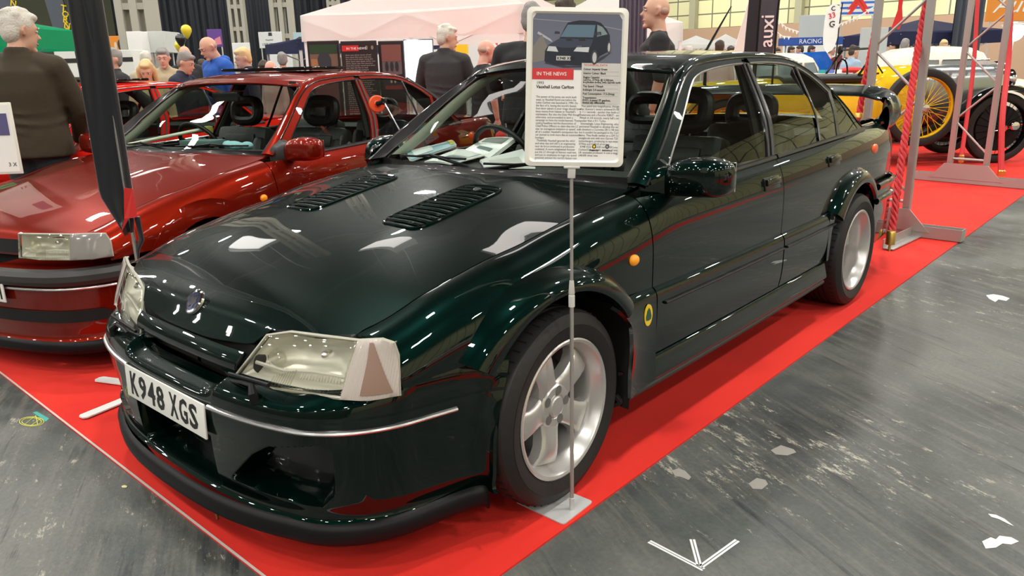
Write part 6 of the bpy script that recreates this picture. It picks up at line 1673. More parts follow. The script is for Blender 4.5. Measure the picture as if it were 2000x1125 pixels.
# ---- flags and feather banners
def feather(px0, px1, ytop, ybot, depth, matr, label, shape='feather', name='feather_banner', lean=0.0):
    b = floor_at((px0+px1)/2, depth); t = empty(name, b, 0, label, 'banner'); wd = (px1-px0)/FPX*depth; zt = at(px0, ytop, depth).z; zb = max(.25, at(px0, ybot, depth).z)
    n = 16; L, Rr = [], []
    for i in range(n+1):
        k = i/n; z = zb+(zt-zb)*k
        if shape == 'feather': l = -wd/2*(1 if k < .55 else math.sqrt(max(0, 1-((k-.55)/.45)**2))*1.0 + 0) ; l = -wd/2 + (wd*.85)*max(0, (k-.6)/.4)**2; r = wd/2
        elif shape == 'oval': e = math.sqrt(max(.0, 1-abs(2*k-1)**3)); l, r = -wd/2*e*(.7+.3*k), wd/2*e
        elif shape == 'wedge': l, r = -wd/2+wd*.9*k*.8, wd/2-.02*k+wd*.25*k
        else: l, r = -wd/2, wd/2
        off = lean*(z-zb); L.append(RH*(l+off)+UP*z); Rr.append(RH*(r+off)+UP*z)
    m = MB(); V = []
    for f in (0, .02):
        for i in range(n+1): V += [L[i]+FH*f, Rr[i]+FH*f]
    o = 2*(n+1); F = [(2*i, 2*i+1, 2*i+3, 2*i+2) for i in range(n)] + [(o+2*i, o+2*i+2, o+2*i+3, o+2*i+1) for i in range(n)] + [(2*i, 2*i+2, o+2*i+2, o+2*i) for i in range(n)] + [(2*i+1, o+2*i+1, o+2*i+3, 2*i+3) for i in range(n)]
    m.add(V, F); m.build('banner_cloth', matr, t, sharp=30)
    MB().tube([RH*(wd/2), RH*(wd/2+lean*(zt-zb)*.5)+UP*((zt+zb)/2), RH*(wd/2+lean*(zt-zb))+UP*zt], .014, 6).build('banner_pole', SEAL, t); MB().box((0, 0, .02), (.5, .5, .03)).build('base_plate', SEAL, t, smooth=False)
    Mt = frame_M(RH*0+UP*zb-FH*.004, RH, UP); return t, Mt, wd, zt-zb
WCL = mat('white banner cloth', (.82, .82, .82), .7); GCL = mat('charcoal banner cloth', (.06, .06, .08), .7); GREYCL = mat('slate banner cloth', (.09, .10, .13), .7)
def vtext(s, t, M, x, y, size, matr, rot=pi/2, step=None):
    if step is None: text('banner_text', s, size, matr, t, M @ Matrix.Translation((x, y, .006)) @ Matrix.Rotation(rot, 4, 'Z'), .002, .002)
    else:
        for i, c in enumerate(s): text('banner_letter', c, size, matr, t, M @ Matrix.Translation((x, y-step*i, .006)) @ Matrix.Rotation(-.25, 4, 'Z'), .002, .004)
t, M, w, h = feather(28, 66, -30, 92, 16.5, GREYCL, 'slate flag with yellow letters above the green canopy at the far left', 'rect', lean=-.16); vtext('ANNS', t, M @ Matrix.Translation((-.16*h*.7, 0, 0)), .10, h*.74, .17, YEL, step=.125)
t, M, w, h = feather(122, 158, -30, 96, 15, GREYCL, 'slate flag with yellow letters just left of the furled black flag', 'rect', lean=-.13); vtext('TORNET', t, M @ Matrix.Translation((-.13*h*.4, 0, 0)), .045, h*.58, .16, YEL, step=.105)
t, M, w, h = feather(608, 631, 36, 84, 20, WCL, 'white feather banner with a grey disc above the display boards', 'feather'); dec(t, M, circ(w*.18, h*.86, w*.28, w*.33), (.30, .38, .45), .006, 'disc'); dec(t, M, circ(w*.1, h*.60, w*.30, w*.30), (.10, .10, .11), .006, 'disc'); dec(t, M, circ(w*.1, h*.60, w*.22, w*.22), (.8, .8, .8), .009, 'disc')
t, M, w, h = feather(1432, 1470, -40, 101, 10.5, WCL, 'plain white wedge shaped banner left of the black aux banner', 'wedge', lean=.05)
t, M, w, h = feather(1462, 1508, -60, 106, 9.6, GCL, 'black banner with large white letters running upwards', 'rect', lean=.05); vtext('auxi', t, M, w*.42, h*.075, .235, WHITE)
t2, M2, w2, h2 = feather(1452, 1474, -60, 103, 9.1, mat('dark satin cloth', (.02, .018, .03), .3), 'dark satin flag fold beside the black lettered banner', 'feather', lean=.04)
t, M, w, h = feather(1598, 1629, 9, 104, 18, WCL, 'white oval feather banner with red and black lettering', 'oval', lean=.06); vtext('G', t, M, -.06+.06*h*.55, h*.52, .20, BLK, .0); vtext('33', t, M, -.08+.06*h*.7, h*.68, .17, mat('red lettering', (.6, .02, .04), .5), .3); vtext('C', t, M, -.05+.06*h*.86, h*.84, .14, BLK, .2)
# ---- signs
t, M, w, h = board('stage_sign', 511, 556, 63, 94, 24, mat('white sign board', (.80, .82, .82), .6), 'white sign reading live stage in front of the dark drapes', 'sign'); text('sign_text', 'LIVE STAGE', .10, BLK, t, M @ Matrix.Translation((-.26, -.16, .004)), .001); text('sign_text', 'Vauxhall', .07, BLK, t, M @ Matrix.Translation((-.15, -.02, .004)), .001); dec(t, M, [(-.05, .12), (.07, .12), (.06, .22), (-.04, .22)], (.05, .05, .06), .003, 'crest')
board('white_board', 524, 572, 94, 150, 22, mat('white sign board', (.80, .82, .82), .6), 'plain white board below the live stage sign', 'board')
t, M, w, h = board('poster', 578, 604, 64, 90, 23, mat('pale blue print', (.45, .60, .68), .5), 'pale blue poster of a dark car beside the lattice column', 'poster'); dec(t, M, [(-.4*w, -.4*h), (-.35*w, .0), (-.05*w, .18*h), (.3*w, .15*h), (.42*w, -.4*h)], (.03, .06, .12), .004, 'printed_car')
t, M, w, h = board('poster', 458, 492, 84, 125, 19, WCL, 'white poster with a dark oval emblem behind the blond boy', 'poster'); dec(t, M, circ(0, .15*h, .32*w, .11*h), (.04, .05, .06), .004, 'emblem_oval'); dec(t, M, circ(0, .13*h, .24*w, .06*h), (.6, .62, .62), .007, 'emblem_oval')
t, M, w, h = board('poster', 412, 440, 58, 92, 19, mat('violet print', (.14, .06, .30), .5), 'violet and pink poster behind the blue hooded top', 'poster'); dec(t, M, [(-.1*w, -.4*h), (.45*w, -.35*h), (.4*w, .1*h), (0, -.05*h)], (.75, .25, .32), .004, 'pink_shape')
t, M, w, h = board('orange_sign', 198, 250, 71, 100, 24, mat('orange sign', (.80, .28, .03), .6), 'orange sign with white bottle shapes left of the wide column', 'sign')
for q in (-.32, -.12, .16): dec(t, M, circ(q*w, -.15*h, .055*w, .26*h, 12), (.75, .62, .50), .004, 'bottle_shape')
dec(t, M, circ(.40*w, -.1*h, .16*w, .42*h, 14), (.05, .04, .05), .006, 'dark_disc')
t, M, w, h = board('orange_board', 1912, 2050, -40, 42, 21, mat('orange board', (.80, .28, .04), .6), 'large orange board with white script at the upper right', 'board', legs=True)
text('script_text', 'Auto', .62, WHITE, t, M @ Matrix.Translation((-w*.42, -h*.30, .005)), .002, shear=.4); text('script_text', 'S', .62, WHITE, t, M @ Matrix.Translation((w*.30, -h*.30, .005)), .002, shear=.4)
board('exhibition_wall', 1556, 1609, 31, 100, 27, mat('pale grey panel', (.48, .52, .54), .7), 'pale grey upright panel left of the oval feather banner', 'wall panel', .08, True)
board('exhibition_wall', 1677, 1728, 55, 200, 15.6, mat('pale grey panel', (.48, .52, .54), .7), 'pale grey upright panel behind the near truss upright', 'wall panel', .08, True)
t, M, w, h = board('plinth_box', 284, 330, 62, 103, 19, mat('pale grey box', (.58, .60, .58), .7), 'large pale grey box at the foot of the wide lattice column', 'box', .9, True)
board('white_box', 256, 283, 62, 110, 18.6, mat('white box', (.85, .85, .83), .7), 'bright white box beside the pale grey box', 'box', .5, False)
t, M, w, h = board('counter', 110, 262, 99, 150, 17, mat('white counter', (.80, .80, .76), .6), 'long white counter behind the grey haired man in black', 'counter', .6, True); dec(t, M, [(-.5*w, .05*h), (.5*w, .05*h), (.5*w, .22*h), (-.5*w, .22*h)], (.03, .03, .03), .004, 'dark_band')
t, M, w, h = board('chevron_sign', 1630, 1700, -12, 33, 25, WCL, 'white sign with red double chevrons and blue bars', 'sign')
for dy in (0, -.30*h):
    dec(t, M, [(-.30*w, -.22*h+dy*.7), (.0, .42*h+dy*.7), (.30*w, -.22*h+dy*.7), (.19*w, -.22*h+dy*.7), (0, .16*h+dy*.7), (-.19*w, -.22*h+dy*.7)], (.75, .04, .03), .004, 'chevron')
for y_ in (.02, -.2, -.42): dec(t, M, [(-.48*w, y_*h), (.48*w, y_*h), (.48*w, (y_+.09)*h), (-.48*w, (y_+.09)*h)], (.04, .16, .60), .003, 'blue_bar')
t, M, w, h = board('blue_fascia', 1528, 1648, 73, 88, 21.5, mat('blue fascia', (.03, .09, .36), .5), 'blue stand fascia with white lettering above the visitors', 'fascia', .5); text('fascia_text', 'RACING', .17, WHITE, t, M @ Matrix.Translation((-.45, -.06, .005)), .001)
board('white_wall_panel', 1528, 1648, 88, 150, 26, mat('white box', (.85, .85, .83), .7), 'white stand back wall behind the visitors under the blue fascia', 'panel', .1, False)
t, M, w, h = board('red_sign', 958, 1006, 66, 118, 16.5, mat('red sign', (.72, .03, .04), .5), 'red sign with big white letters VA at the canopy', 'sign'); text('sign_text', 'VA', .42, WHITE, t, M @ Matrix.Translation((-.20, -.12, .005)) @ Matrix.Rotation(.25, 4, 'Z'), .002, .01)
board('yellow_screen', 880, 915, 70, 150, 15.5, mat('yellow panel', (.90, .58, .02), .5), 'bright yellow screen under the white canopy', 'screen', .1)
board('white_backdrop', 700, 1215, 60, 150, 19.5, mat('white box', (.85, .85, .83), .7), 'long white backdrop under the white canopies', 'backdrop', .1, False)
t = empty('red_pennant', at(1752, 55, 13.5), 0, 'narrow red pennant hanging behind the near truss stand', 'pennant'); m = MB(); m.prism([-RH*.02+UP*1.1, RH*.08+UP*1.1, RH*.05+UP*.35, RH*.09+UP*.1, RH*.04-UP*.02, -RH*.10+UP*.0, -RH*.02+UP*.3], FH*.01); m.build('pennant_cloth', mat('red cloth', (.55, .02, .02), .6), t, smooth=False)
MB().tube([UP*1.0, UP*6.0], .006, 5).build('hanging_cord', SEAL, t)
# balloons
for px, py, c, lab in ((364, 61, (.80, .62, .04), 'yellow balloon, the highest of the three on strings'), (353, 78, (.01, .01, .012), 'black balloon between the two yellow ones'), (351, 91, (.80, .55, .10), 'yellow balloon, the lowest of the three')):
    p = at(px, py, 15.5+.5*(py == 78)+.9*(py == 91)); t = empty('balloon', p, 0, lab, 'balloon'); MB().lathe([(.0005, -.15), (.02, -.14), (.06, -.09), (.10, -.01), (.105, .04), (.085, .09), (.045, .12), (.0005, .13)], 20).build('balloon_skin', mat('balloon %.2f' % c[0], c, .25, coat=.5), t)
    MB().tube([(0, 0, -.15), (.03, .01, -p.z*.5), (0, 0, -p.z+.01)], .004, 4).build('string', SEAL, t)
# whip aerial and bunting
a0, a1 = at(1379, 98, 5.35), at(1428, 13, 5.6)
p = floor_at(1379, 7.4); t = empty('fishing_pole_mast', p, 0, 'thin black slanting mast beyond the green saloon roof', 'mast'); MB().tube([UP*.0, at(1379, 98, 7.4)-p, at(1428, 13, 7.7)-p], [.02, .016, .006], 6).build('mast', SEAL, t); MB().box((0, 0, .02), (.4, .4, .04)).build('mast_base', SEAL, t, smooth=False)
for A_, B_, lab in (((1512, 34), (1560, 62), 'left string of white pennants by the black banner'), ((1512, 58), (1545, 72), 'lower string of white pennants by the black banner'), ((1628, 52), (1722, 4), 'string of white pennants rising towards the near truss stand')):
    P0, P1 = at(*A_, 17), at(*B_, 17); t = empty('bunting', P0, 0, lab, 'bunting'); d = P1-P0; n = int(d.length/.09); MB().tube([d*0, d*.5-UP*.06, d], .008, 5).build('bunting_cord', WCL, t)
    m = MB()
    for k in range(n):
        q = d*((k+.5)/n) - UP*.06*(1-abs(2*(k+.5)/n-1)); m.prism([q-RH*.03, q+RH*.03, q-UP*.07], FH*.004)
    o = m.build('pennants', WCL, t, smooth=False); o['kind'] = 'stuff'
# spot lamp glow at far right and flood lamps added to brighten the cream wall
t = empty('spot_lamp', at(1980, 62, 14), 0, 'bright white spot lamp glaring above the vintage tourer', 'lamp'); MB().ball((0, 0, 0), .17, 16, 10).build('lamp_glass', LAMPM, t); MB().tube([(0, 0, -.15), (0, 0, -t.location.z+.01)], .02, 6).build('lamp_pole', GREYM, t); MB().lathe([(.10, .02), (.20, .10), (.22, .12), (.10, .16)], 16).build('lamp_hood', GREYM, t)
# board held by the white haired man, cut by the picture edge
c0 = at(-24, 272, 4.35); t = empty('held_board', c0, 0, 'white framed information board held at the left picture edge by the white haired man', 'sign')
Mx = frame_M((0, 0, 0), (RH*1+FH*.15), (UP*1 + RH*-.13)); MB().box((0, 0, 0), (.31, .40, .012), Mx, .005).build('sign_frame', mat('cream white sign frame', (.80, .79, .72), .35), t); MB().box((0, 0, .006), (.285, .375, .004), Mx).build('poster_page', mat('poster paper', (.84, .84, .82), .45), t, smooth=False)
dec(t, Mx, [(.05, .02), (.125, .02), (.125, .14), (.05, .14)], (.10, .09, .22), .009, 'printed_photo'); text('printed_text', '3 X', .03, mat('dark grey ink', (.05, .05, .055), .5), t, Mx @ Matrix.Translation((.088, -.155, .009)), .0005)
for j, (x, y) in enumerate(((-40, -22), (-40, -8), (-40, 6))):  # added lamps with no seen source, they brighten the cream wall
    l = area_lamp('wall_fill_light', (x, y, 11.3), 1.2, .5, 1500); l.rotation_euler = (0, math.radians(65), 0)
    t = empty('added_floodlight', (x, y, 11.5), 0, 'added flood lamp hung from the ceiling to brighten the cream wall', 'lamp', 'flood lamps added to brighten the cream wall'); MB().box((.1, 0, .05), (.5, 1.3, .18), Matrix.Rotation(.4, 4, 'Y')).build('lamp_body', HOUS, t, smooth=False); MB().tube([(.1, 0, .1), (.1, 0, CEIL-11.52)], .02, 6).build('suspension_rod', HOUS, t)
# ------------------------------------------------------------------ magazines on the green car's dashboard
def onaxis(px, py, ax, val):
    r = ray(px, py); return CAM + r*((val-CAM[ax])/r[ax])
def sheet(name, pts, matr, label, cat, bow=.012, pages=3, gap=.004, pic=None):
    """magazine lying open: pts = near-left, near-right, far-right, far-left in space"""
    a, b, c, d = [Vector(p) for p in pts]; o = (a+b+c+d)/4; t = empty(name, o, 0, label, cat)
    for g in range(pages):
        m = MB(); n = 10; V = []; off = Vector((.004*g, .003*g, -gap*(g)+.0))
        for f in (0, -.0015):
            for i in range(n+1):
                u = i/n; h = bow*math.sin(pi*u)*(1 if g == 0 else .6)
                V += [a.lerp(b, u)-o+off+UP*(h+f), d.lerp(c, u)-o+off+UP*(h+f)]
        k = 2*(n+1); m.add(V, [(2*i, 2*i+2, 2*i+3, 2*i+1) for i in range(n)] + [(k+2*i, k+2*i+1, k+2*i+3, k+2*i+2) for i in range(n)] + [(2*i, k+2*i, k+2*i+2, 2*i+2) for i in range(n)] + [(2*i+1, 2*i+3, k+2*i+3, k+2*i+1) for i in range(n)] + [(0, 1, k+1, k), (2*n, k+2*n, k+2*n+1, 2*n+1)])
        m.build('cover' if g == 0 else 'page', matr if g == 0 else mat('page white', (.72, .72, .70), .5), t, sharp=40)
    for (u0, u1, v0, v1, col) in (pic or ()):
        m = MB(); V = []; n = 6
        for i in range(n+1):
            u = u0+(u1-u0)*i/n; h = bow*math.sin(pi*u)+.0022
            for v in (v0, v1): V.append(a.lerp(b, u).lerp(d.lerp(c, u), v)-o+UP*h)
        m.add(V, [(2*i, 2*i+2, 2*i+3, 2*i+1) for i in range(n)]); m.build('printed_picture', mat('print %.2f %.2f %.2f' % col, col, .5), t)
    return t
PW = mat('glossy white cover', (.78, .80, .80), .3, coat=.4); PB = mat('pale blue cover', (.35, .55, .65), .3, coat=.4)
z1 = .960
sheet('brochure', [onaxis(787, 300, 2, z1), onaxis(802, 312, 2, z1), onaxis(892, 283, 0, -1.10), onaxis(876, 279, 0, -1.14)], PB, 'rolled pale blue brochure at the left end of the green car dashboard', 'brochure', .02, 3, .004, ((.1, .9, .1, .5, (.75, .80, .80)), (.1, .9, .88, .98, (.75, .60, .05))))
sheet('magazine', [onaxis(829, 315, 2, z1), onaxis(880, 320, 2, z1), onaxis(958, 300, 0, -.98), onaxis(892, 291, 0, -1.02)], PW, 'white magazine lying flat between the brochure and the upright magazine', 'magazine', .006, 2, .003, ((.35, .95, .1, .45, (.10, .16, .18)), (.3, .9, .5, .85, (.62, .63, .62))))
sheet('magazine', [onaxis(908, 292, 0, -.99), onaxis(955, 309, 2, z1+.004), onaxis(1007, 269, 0, -1.12), onaxis(946, 270, 0, -1.20)], PW, 'white magazine leaning against the windscreen with a picture of cars on top', 'magazine', .006, 4, .006, ((.15, .85, .62, .93, (.16, .17, .15)), (.3, .8, .2, .35, (.12, .16, .17))))
sheet('magazine', [onaxis(937, 312, 2, z1), onaxis(946, 325, 2, z1-.003), onaxis(1046, 326, 2, z1-.003), onaxis(1024, 290, 0, -1.06)][0:1] + [onaxis(946, 325, 2, z1-.003), onaxis(1046, 326, 2, z1-.003), onaxis(1020, 291, 0, -1.05)], PW, 'white magazine with a grey engine drawing partly behind the information sign', 'magazine', .004, 3, .003, ((.45, .9, .15, .8, (.45, .45, .43)),))
# ------------------------------------------------------------------ things in and by the dark red car
def CV(x, y, z):   # point in the dark red car's own frame
    c, s = math.cos(math.radians(15.2)), math.sin(math.radians(15.2)); return Vector((.064 + c*x - s*y, -2.344 + s*x + c*y, z+.006))
t = empty('steering_lock', CV(-.95, -.35, .96), 0, 'pale steering lock bar lying over the dashboard of the dark red car', 'steering lock'); o = t.location
m = MB(); m.tube([CV(-.62, -.62, .925)-o, CV(-1.05, -.25, 1.02)-o], .012, 8); m.build('lock_bar', mat('cream metal', (.62, .64, .52), .35, .3), t); MB().box(CV(-1.06, -.24, 1.01)-o, (.05, .05, .05), None, .01).build('lock_head', mat('yellow green metal', (.45, .45, .12), .35), t)
t = empty('book', CV(-.76, .02, .935), math.radians(20), 'teal grey book lying on the dashboard of the dark red car', 'book'); MB().box((0, 0, .02), (.13, .26, .035), None, .004).build('book_cover', mat('teal grey cover', (.10, .17, .17), .4), t)
t = empty('blue_cloth', CV(-.74, .30, .93), 0, 'crumpled pale blue cloth on the dashboard right of the book', 'cloth'); m = MB()
for k, (a, b, r_) in enumerate(((0, 0, .05), (.02, .08, .04), (-.02, .13, .035), (.0, -.06, .03))): m.ball((a, b, .018), (r_*1.1, r_*1.3, .025), 12, 8)
remeshed('cloth_body', m, .006, mat('pale blue cloth', (.25, .48, .52), .9, bump=(40, .6)), t, 2)
p0 = at(737, 203, 5.05); p1 = at(790, 272, 4.8); t = empty('suction_mount', p0, 0, 'orange suction disc with silver rod beside the rear window of the dark red car', 'suction mount')
ax = (CAM-p0).normalized(); m = MB(); Mz = frame_M((0, 0, 0), RH, UP) ; Mz = Matrix.Rotation(.5, 4, 'Z') @ Mz
m.lathe([(.0005, .012), (.018, .012), (.024, .004), (.050, .004), (.056, -.004), (.056, -.012), (.0005, -.012)], 28, 'z', Mz); m.build('suction_disc', mat('orange red plastic', (.80, .10, .03), .35), t)
MB().tube([-ax*-.012+RH*.0, RH*.035+UP*.012+ax*.03], [.018, .014], 10).build('clamp_knob', SEAL, t); MB().box(RH*.045+UP*.015+ax*.03, (.03, .03, .045), None, .006).build('clamp', SEAL, t)
MB().tube([RH*.045+UP*.012+ax*.03, p1-p0], .006, 8).build('silver_rod', CHROME, t)
MB().tube([p1-p0, Vector((0, 0, -p0.z+.006)) + (p1-p0)*1.1 + Vector((0, 0, p0.z-p1.z))*0], .006, 8).build('lower_rod', CHROME, t)
# ------------------------------------------------------------------ vintage tourer, its nose towards the right
VY = paint('yellow coach paint', (.78, .50, .02), 0, .3); VB = paint('gloss black paint', (.004, .004, .005), 0, .3); POL = mat('polished aluminium', (.55, .57, .58), .18, .95); SILK = mat('dull silver grey', (.34, .37, .37), .25, .8)
def spoked_wheel(parent, name, c, R, spoke_mat, n=36, half=False):
    t = empty(name, c, 0); t.parent = parent; m = MB()
    m.lathe([(R*.78, -.05), (R*.86, -.062), (R*.96, -.05), (R, -.02), (R, .02), (R*.96, .05), (R*.86, .062), (R*.78, .05)], 56, 'y', closed=False); m.build('tyre', TYRE, t)
    m = MB(); m.lathe([(R*.76, -.045), (R*.80, -.04), (R*.76, 0), (R*.80, .04), (R*.76, .045)], 48, 'y'); m.build('rim', spoke_mat, t)
    m = MB(); m.lathe([(.0005, -.13), (.045, -.12), (.06, -.08), (.07, .05), (.0005, .06)], 20, 'y'); m.build('hub', CHROME, t)
    m = MB()
    for k in range(n):
        a = 2*pi*k/n; b = a+.25*(1 if k % 2 else -1); y0 = -.09 if k % 2 else .03
        m.tube([(.06*math.cos(b), y0, .06*math.sin(b)), (R*.77*math.cos(a), 0, R*.77*math.sin(a))], .004, 4)
    o = m.build('wire_spokes', spoke_mat, t); o['kind'] = 'stuff'; return t
def tourer():
    b = floor_at(1800, 9.9); t = empty('vintage_tourer', b, math.atan2(RH.y, RH.x), 'yellow and silver vintage open tourer with wire wheels behind the truss stands', 'car'); b.z = .006; t.location = b
    # local x towards its nose, y away from the viewer
    def loftx(name, secs, matr, n=20, sq=.55):
        m = MB(); V = []
        for (x, yc, hw, z0, z1) in secs:
            for k in range(n):
                a = 2*pi*k/n; V.append((x, yc+hw*math.copysign(abs(math.cos(a))**sq, math.cos(a)), (z0+z1)/2+(z1-z0)/2*math.copysign(abs(math.sin(a))**sq, math.sin(a))))
        M_ = len(secs); m.add(V, [(i*n+k, i*n+(k+1) % n, (i+1)*n+(k+1) % n, (i+1)*n+k) for i in range(M_-1) for k in range(n)] + [tuple(range(n))[::-1], tuple((M_-1)*n+k for k in range(n))])
        return m.build(name, matr, t, sharp=60)
    loftx('tub', [(-3.0, .75, .45, .45, .95), (-2.7, .75, .60, .35, 1.12), (-1.9, .75, .66, .30, 1.16), (-1.35, .75, .66, .28, 1.17), (-.9, .75, .64, .28, 1.12), (-.45, .75, .62, .28, 1.14)], VY)
    loftx('cowl', [(-.45, .75, .62, .28, 1.15), (-.30, .75, .60, .28, 1.27), (.12, .75, .54, .30, 1.30)], VY)
    loftx('bonnet', [(.12, .75, .53, .45, 1.295), (.6, .75, .47, .50, 1.29), (1.25, .75, .38, .55, 1.28)], SILK)
    loftx('radiator', [(1.25, .75, .40, .50, 1.33), (1.36, .75, .40, .50, 1.33)], CHROME)
    loftx('cockpit_opening', [(-1.7, .75, .56, 1.06, 1.19), (-1.3, .75, .60, 1.08, 1.20), (-.62, .75, .57, 1.08, 1.20)], mat('black cockpit trim', (.012, .012, .012), .5))
    loftx('chassis', [(-3.0, .75, .35, .30, .48), (1.5, .75, .35, .30, .48)], VB)
    m = MB(); m.tube([(-.72, .20, 1.18), (-.50, .20, 1.52), (-.50, 1.3, 1.52), (-.72, 1.3, 1.18)], .016, 8); m.tube([(-.72, .20, 1.18), (-.45, .20, 1.20)], .012, 6); m.tube([(-.56, .20, 1.42), (-.40, .20, 1.20)], .010, 6); m.build('windscreen_frame', VB, t)
    m = MB(); m.tube([(-.80+.0, .55+.19*math.cos(a), 1.20+.19*math.sin(a)) for a in np.linspace(0, 2*pi, 25)[:-1]], .012, 6, closed=True); m.build('steering_wheel', VB, t)
    # wings and running board
    for y0, nm in ((-.02, 'front_wing'), (1.32, 'front_wing')):
        m = MB(); P = [(-1.3, .32), (-.4, .34), (.2, .48), (.6, .74), (.85, .92), (1.15, 1.0), (1.45, .96), (1.68, .78), (1.78, .58)]; c = curve3([(a, 0, z) for a, z in P]); V = []; K = 28
        for i in range(K+1):
            p = c(i/K)
            for (dy, dz) in ((0, -.05), (.0, -.01), (.08, .015), (.16, .015), (.24, -.01), (.24, -.05)): V.append((p.x, y0+dy-.0, p.z+dz))
        m.add(V, [(i*6+k, i*6+k+1, (i+1)*6+k+1, (i+1)*6+k) for i in range(K) for k in range(5)] + [(i*6+5, i*6, (i+1)*6, (i+1)*6+5) for i in range(K)]); m.build(nm, VB, t, sharp=50)
        m = MB(); P = [(-1.9, .34), (-2.05, .75), (-2.35, .98), (-2.75, .98), (-3.05, .70)]; c = curve3([(a, 0, z) for a, z in P]); V = []; K = 16
        for i in range(K+1):
            p = c(i/K)
            for (dy, dz) in ((0, -.03), (.0, 0), (.24, 0), (.24, -.03)): V.append((p.x, y0+dy, p.z+dz))
        m.add(V, [(i*4+k, i*4+(k+1) % 4, (i+1)*4+(k+1) % 4, (i+1)*4+k) for i in range(K) for k in range(4)]); m.build('rear_wing', VB, t, sharp=50)
        MB().box((-1.2, y0+.14, .33), (1.6, .30, .04), None, .01).build('running_board', VB, t)
    spoked_wheel(t, 'spare_wheel', (.03, -.06, .76), .50, VY)
    for x in (1.18, -2.45):
        for y in (.12, 1.38):
            rw_ = spoked_wheel(t, 'road_wheel', (x, y, .46), .46, VY if x < 0 else VB)
            MB().lathe([(.0005, .0), (.30, .0), (.30, .06), (.0005, .06)], 32, 'y').build('brake_drum', BLACKHOLE, rw_)
    MB().lathe([(.0005, -.10), (.05, -.09), (.075, -.05), (.08, 0), (.0005, .02)], 20, 'y', Matrix.Translation((1.28, .0, .50))).build('hub_cap', CHROME, t)
    for y in (.45, 1.05):
        m = MB(); m.lathe([(.0005, -.16), (.08, -.13), (.13, -.05), (.135, .0), (.125, .01)], 24, 'x', Matrix.Translation((1.45, y, 1.08))); h = m.build('headlamp', CHROME, t)
        m = MB(); m.lathe([(.0005, .012), (.125, .006)], 24, 'x', Matrix.Translation((1.45, y, 1.08))); m.build('lamp_glass', LENS, h)
    MB().tube([(1.42, .30, .98), (1.42, .75, 1.0), (1.42, 1.2, .98)], .018, 8).build('lamp_bar', CHROME, t)
    for z in (.55, .60): pass
    m = MB(); m.tube([(1.78, .1, .48), (1.80, .75, .48), (1.78, 1.4, .48)], .025, 8); m.build('front_bumper', CHROME, t)
tourer()
# ------------------------------------------------------------------ cream classic car and what stands near it
b = floor_at(1548, 16.2); t = empty('classic_car', (b.x, b.y, 0), math.atan2(RH.y, RH.x), 'cream white rounded classic car seen behind the green saloon roof', 'car'); CRM = paint('cream white paint', (.80, .78, .68), 0, .3)
m = MB(); N_ = 24; secs = [(-2.2, .3, .55, .85), (-1.9, .6, .35, 1.0), (-1.2, .72, .25, 1.08), (0, .78, .22, 1.10), (.8, .78, .22, 1.08), (1.5, .70, .28, 1.0), (1.95, .55, .36, .90), (2.1, .3, .45, .75)]; V = []
for (x, hw, z0, z1) in secs:
    for k in range(N_):
        a = 2*pi*k/N_; V.append((x, .8+hw*math.copysign(abs(math.cos(a))**.6, math.cos(a)), (z0+z1)/2+(z1-z0)/2*math.copysign(abs(math.sin(a))**.6, math.sin(a))))
m.add(V, [(i*N_+k, i*N_+(k+1) % N_, (i+1)*N_+(k+1) % N_, (i+1)*N_+k) for i in range(len(secs)-1) for k in range(N_)] + [tuple(range(N_))[::-1], tuple((len(secs)-1)*N_+k for k in range(N_))]); m.build('body', CRM, t, sharp=60)
m = MB(); V = []; rs = [(1.0, 1.02, .66), (.93, 1.25, .62), (.80, 1.45, .54), (.60, 1.545, .42), (.30, 1.575, .24), (.02, 1.58, .02)]
for (fx, z, hw) in rs:
    for k in range(28):
        a = 2*pi*k/28; V.append((-.15+1.0*fx*math.copysign(abs(math.cos(a))**.7, math.cos(a)), .8+hw*math.copysign(abs(math.sin(a))**.6, math.sin(a)), z))
m.add(V, [(i*28+k, i*28+(k+1) % 28, (i+1)*28+(k+1) % 28, (i+1)*28+k) for i in range(len(rs)-1) for k in range(28)]); m.build('roof', CRM, t, sharp=60)
for x0, x1 in ((-.80, -.30), (-.24, .26), (.32, .62)):
    m = MB(); m.prism([(x0, .155, 1.10), (x1, .155, 1.10), (x1-.03*(x1 > .5)*3, .20, 1.34), (x0+.03*(x0 < -.7)*3, .20, 1.34)], (0, -.012, 0)); m.build('side_window', mat('grey window glass', (.22, .27, .28), .1, coat=.5), t, smooth=False)
    m = MB(); m.tube([(x0, .145, 1.09), (x1, .145, 1.09), (x1-.09*(x1 > .5), .19, 1.35), (x0+.09*(x0 < -.7), .19, 1.35)], .012, 6, closed=True); m.build('window_surround', CHROME, t)
for x in (-1.35, 1.25):
    for y in (.12, 1.48): MB().lathe([(.12, -.09), (.30, -.09), (.33, 0), (.30, .09), (.12, .09)], 28, 'y', Matrix.Translation((x, y, .33))).build('wheel', TYRE, t)
t2 = copy_tree(t); b = floor_at(1880, 12.4); t2.location = (b.x, b.y, 0); t2['label'] = 'pale cream closed car directly behind the yellow and silver tourer'
b = floor_at(1622, 18.8); t = empty('blue_car', (b.x, b.y, 0), math.atan2(RH.y, RH.x), 'bright blue car with its bonnet raised right of the cream classic', 'car'); BLU = paint('bright blue paint', (.01, .13, .62), 0, .3)
MB().box((-.9, 1.2, .55), (2.6, 1.5, .62), None, .15).build('body', BLU, t); m = MB(); m.prism([(-.55, .5, .98), (-.62, .5, 1.60), (.05, .5, 1.62), (.28, .5, 1.30), (.20, .5, 1.02), (-.1, .5, .90)], (0, .9, .0)); m.build('raised_bonnet', BLU, t, smooth=False)
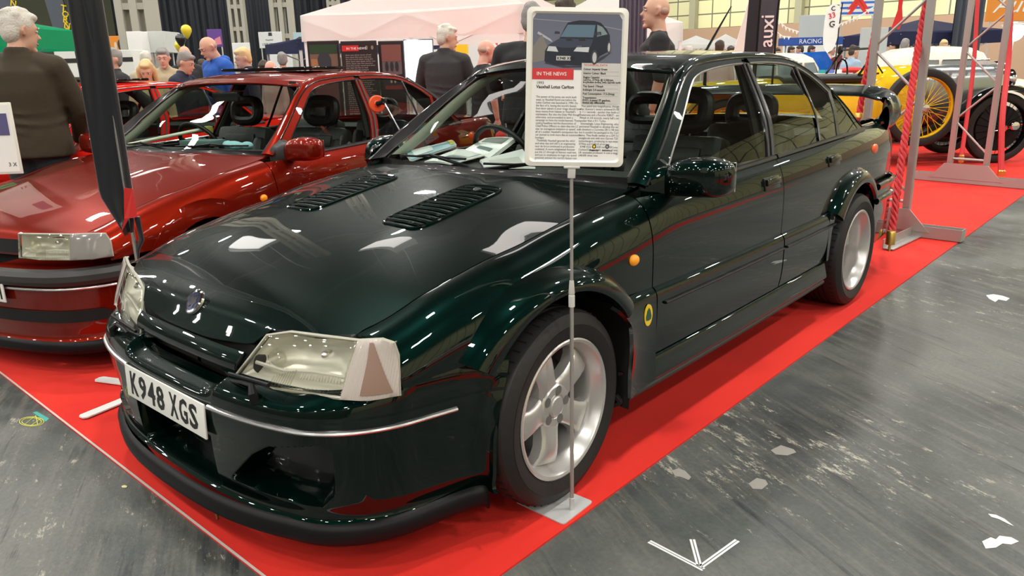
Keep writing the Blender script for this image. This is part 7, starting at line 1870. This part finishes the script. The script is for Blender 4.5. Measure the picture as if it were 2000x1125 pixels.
for x in (-1.7, .0):
    MB().lathe([(.12, -.09), (.28, -.09), (.31, 0), (.28, .09), (.12, .09)], 24, 'y', Matrix.Translation((x, .52, .31))).build('wheel', TYRE, t)
b = floor_at(1636, 13.9); t = empty('display_table', (b.x, b.y, 0), math.atan2(RH.y, RH.x), 'white clothed display table right of the cream classic car', 'table'); MB().box((0, .35, 1.15), (.62, .6, .03)).build('tabletop', WC_ := mat('white box', (.85, .85, .83), .7), t, smooth=False)
for x in (-.28, .28):
    for y in (.08, .62): MB().tube([(x, y, 0), (x, y, 1.14)], .02, 6).build('leg', GREYM, t)
t2 = empty('red_cloth', (b.x, b.y, 1.17), math.atan2(RH.y, RH.x), 'crumpled red cloth beside the white display table', 'cloth'); m = MB(); m.ball((.35, .2, .04), (.22, .2, .06), 14, 8); m.ball((.55, .25, .02), (.2, .15, .05), 12, 8); m.build('cloth_body', mat('red cloth', (.55, .02, .02), .6), t2)
for k, (x, c) in enumerate(((-.2, (.02, .30, .30)), (-.05, (.10, .15, .5)), (.1, (.7, .7, .72)))):
    t3 = empty('leaflet_box', (b.x, b.y, 1.165), math.atan2(RH.y, RH.x), ('teal leaflet pile at the left of the white display table', 'small blue box in the middle of the white display table', 'small white box at the right of the white display table')[k], 'box'); MB().box((x, .2, .03), (.10, .12, .06), None, .01).build('box_body', mat('leaflet %.2f' % c[0], c, .5), t3)
# ------------------------------------------------------------------ cars
carlton = Saloon('saloon_car', (0, 0, .006), 0, 'dark green metallic sporting saloon car on the red carpet beside the sign')
cavalier = Saloon('family_car', (.064, -2.344, .006), math.radians(15.2), 'dark red metallic family car parked behind the green saloon', body=RED, lotus=False, scale=(.93, .955, .965), lod=.7)
redcar = Saloon('hatchback_car', (.42, -4.72, .006), math.radians(15.2), 'bright red car parked behind the dark red metallic car', body=BRIGHTRED, lotus=False, scale=(.93, .94, .93), lod=.45)
whitecar = Saloon('added_white_car', (-1.2, 7.6, .006), math.radians(8), 'unseen white car added on the second carpet for reflections', body=paint('white paint', (.7, .7, .68), 0, .35), lotus=False, scale=(.93, .94, .97), lod=.3)  # out of view, added as something for the car sides to reflect
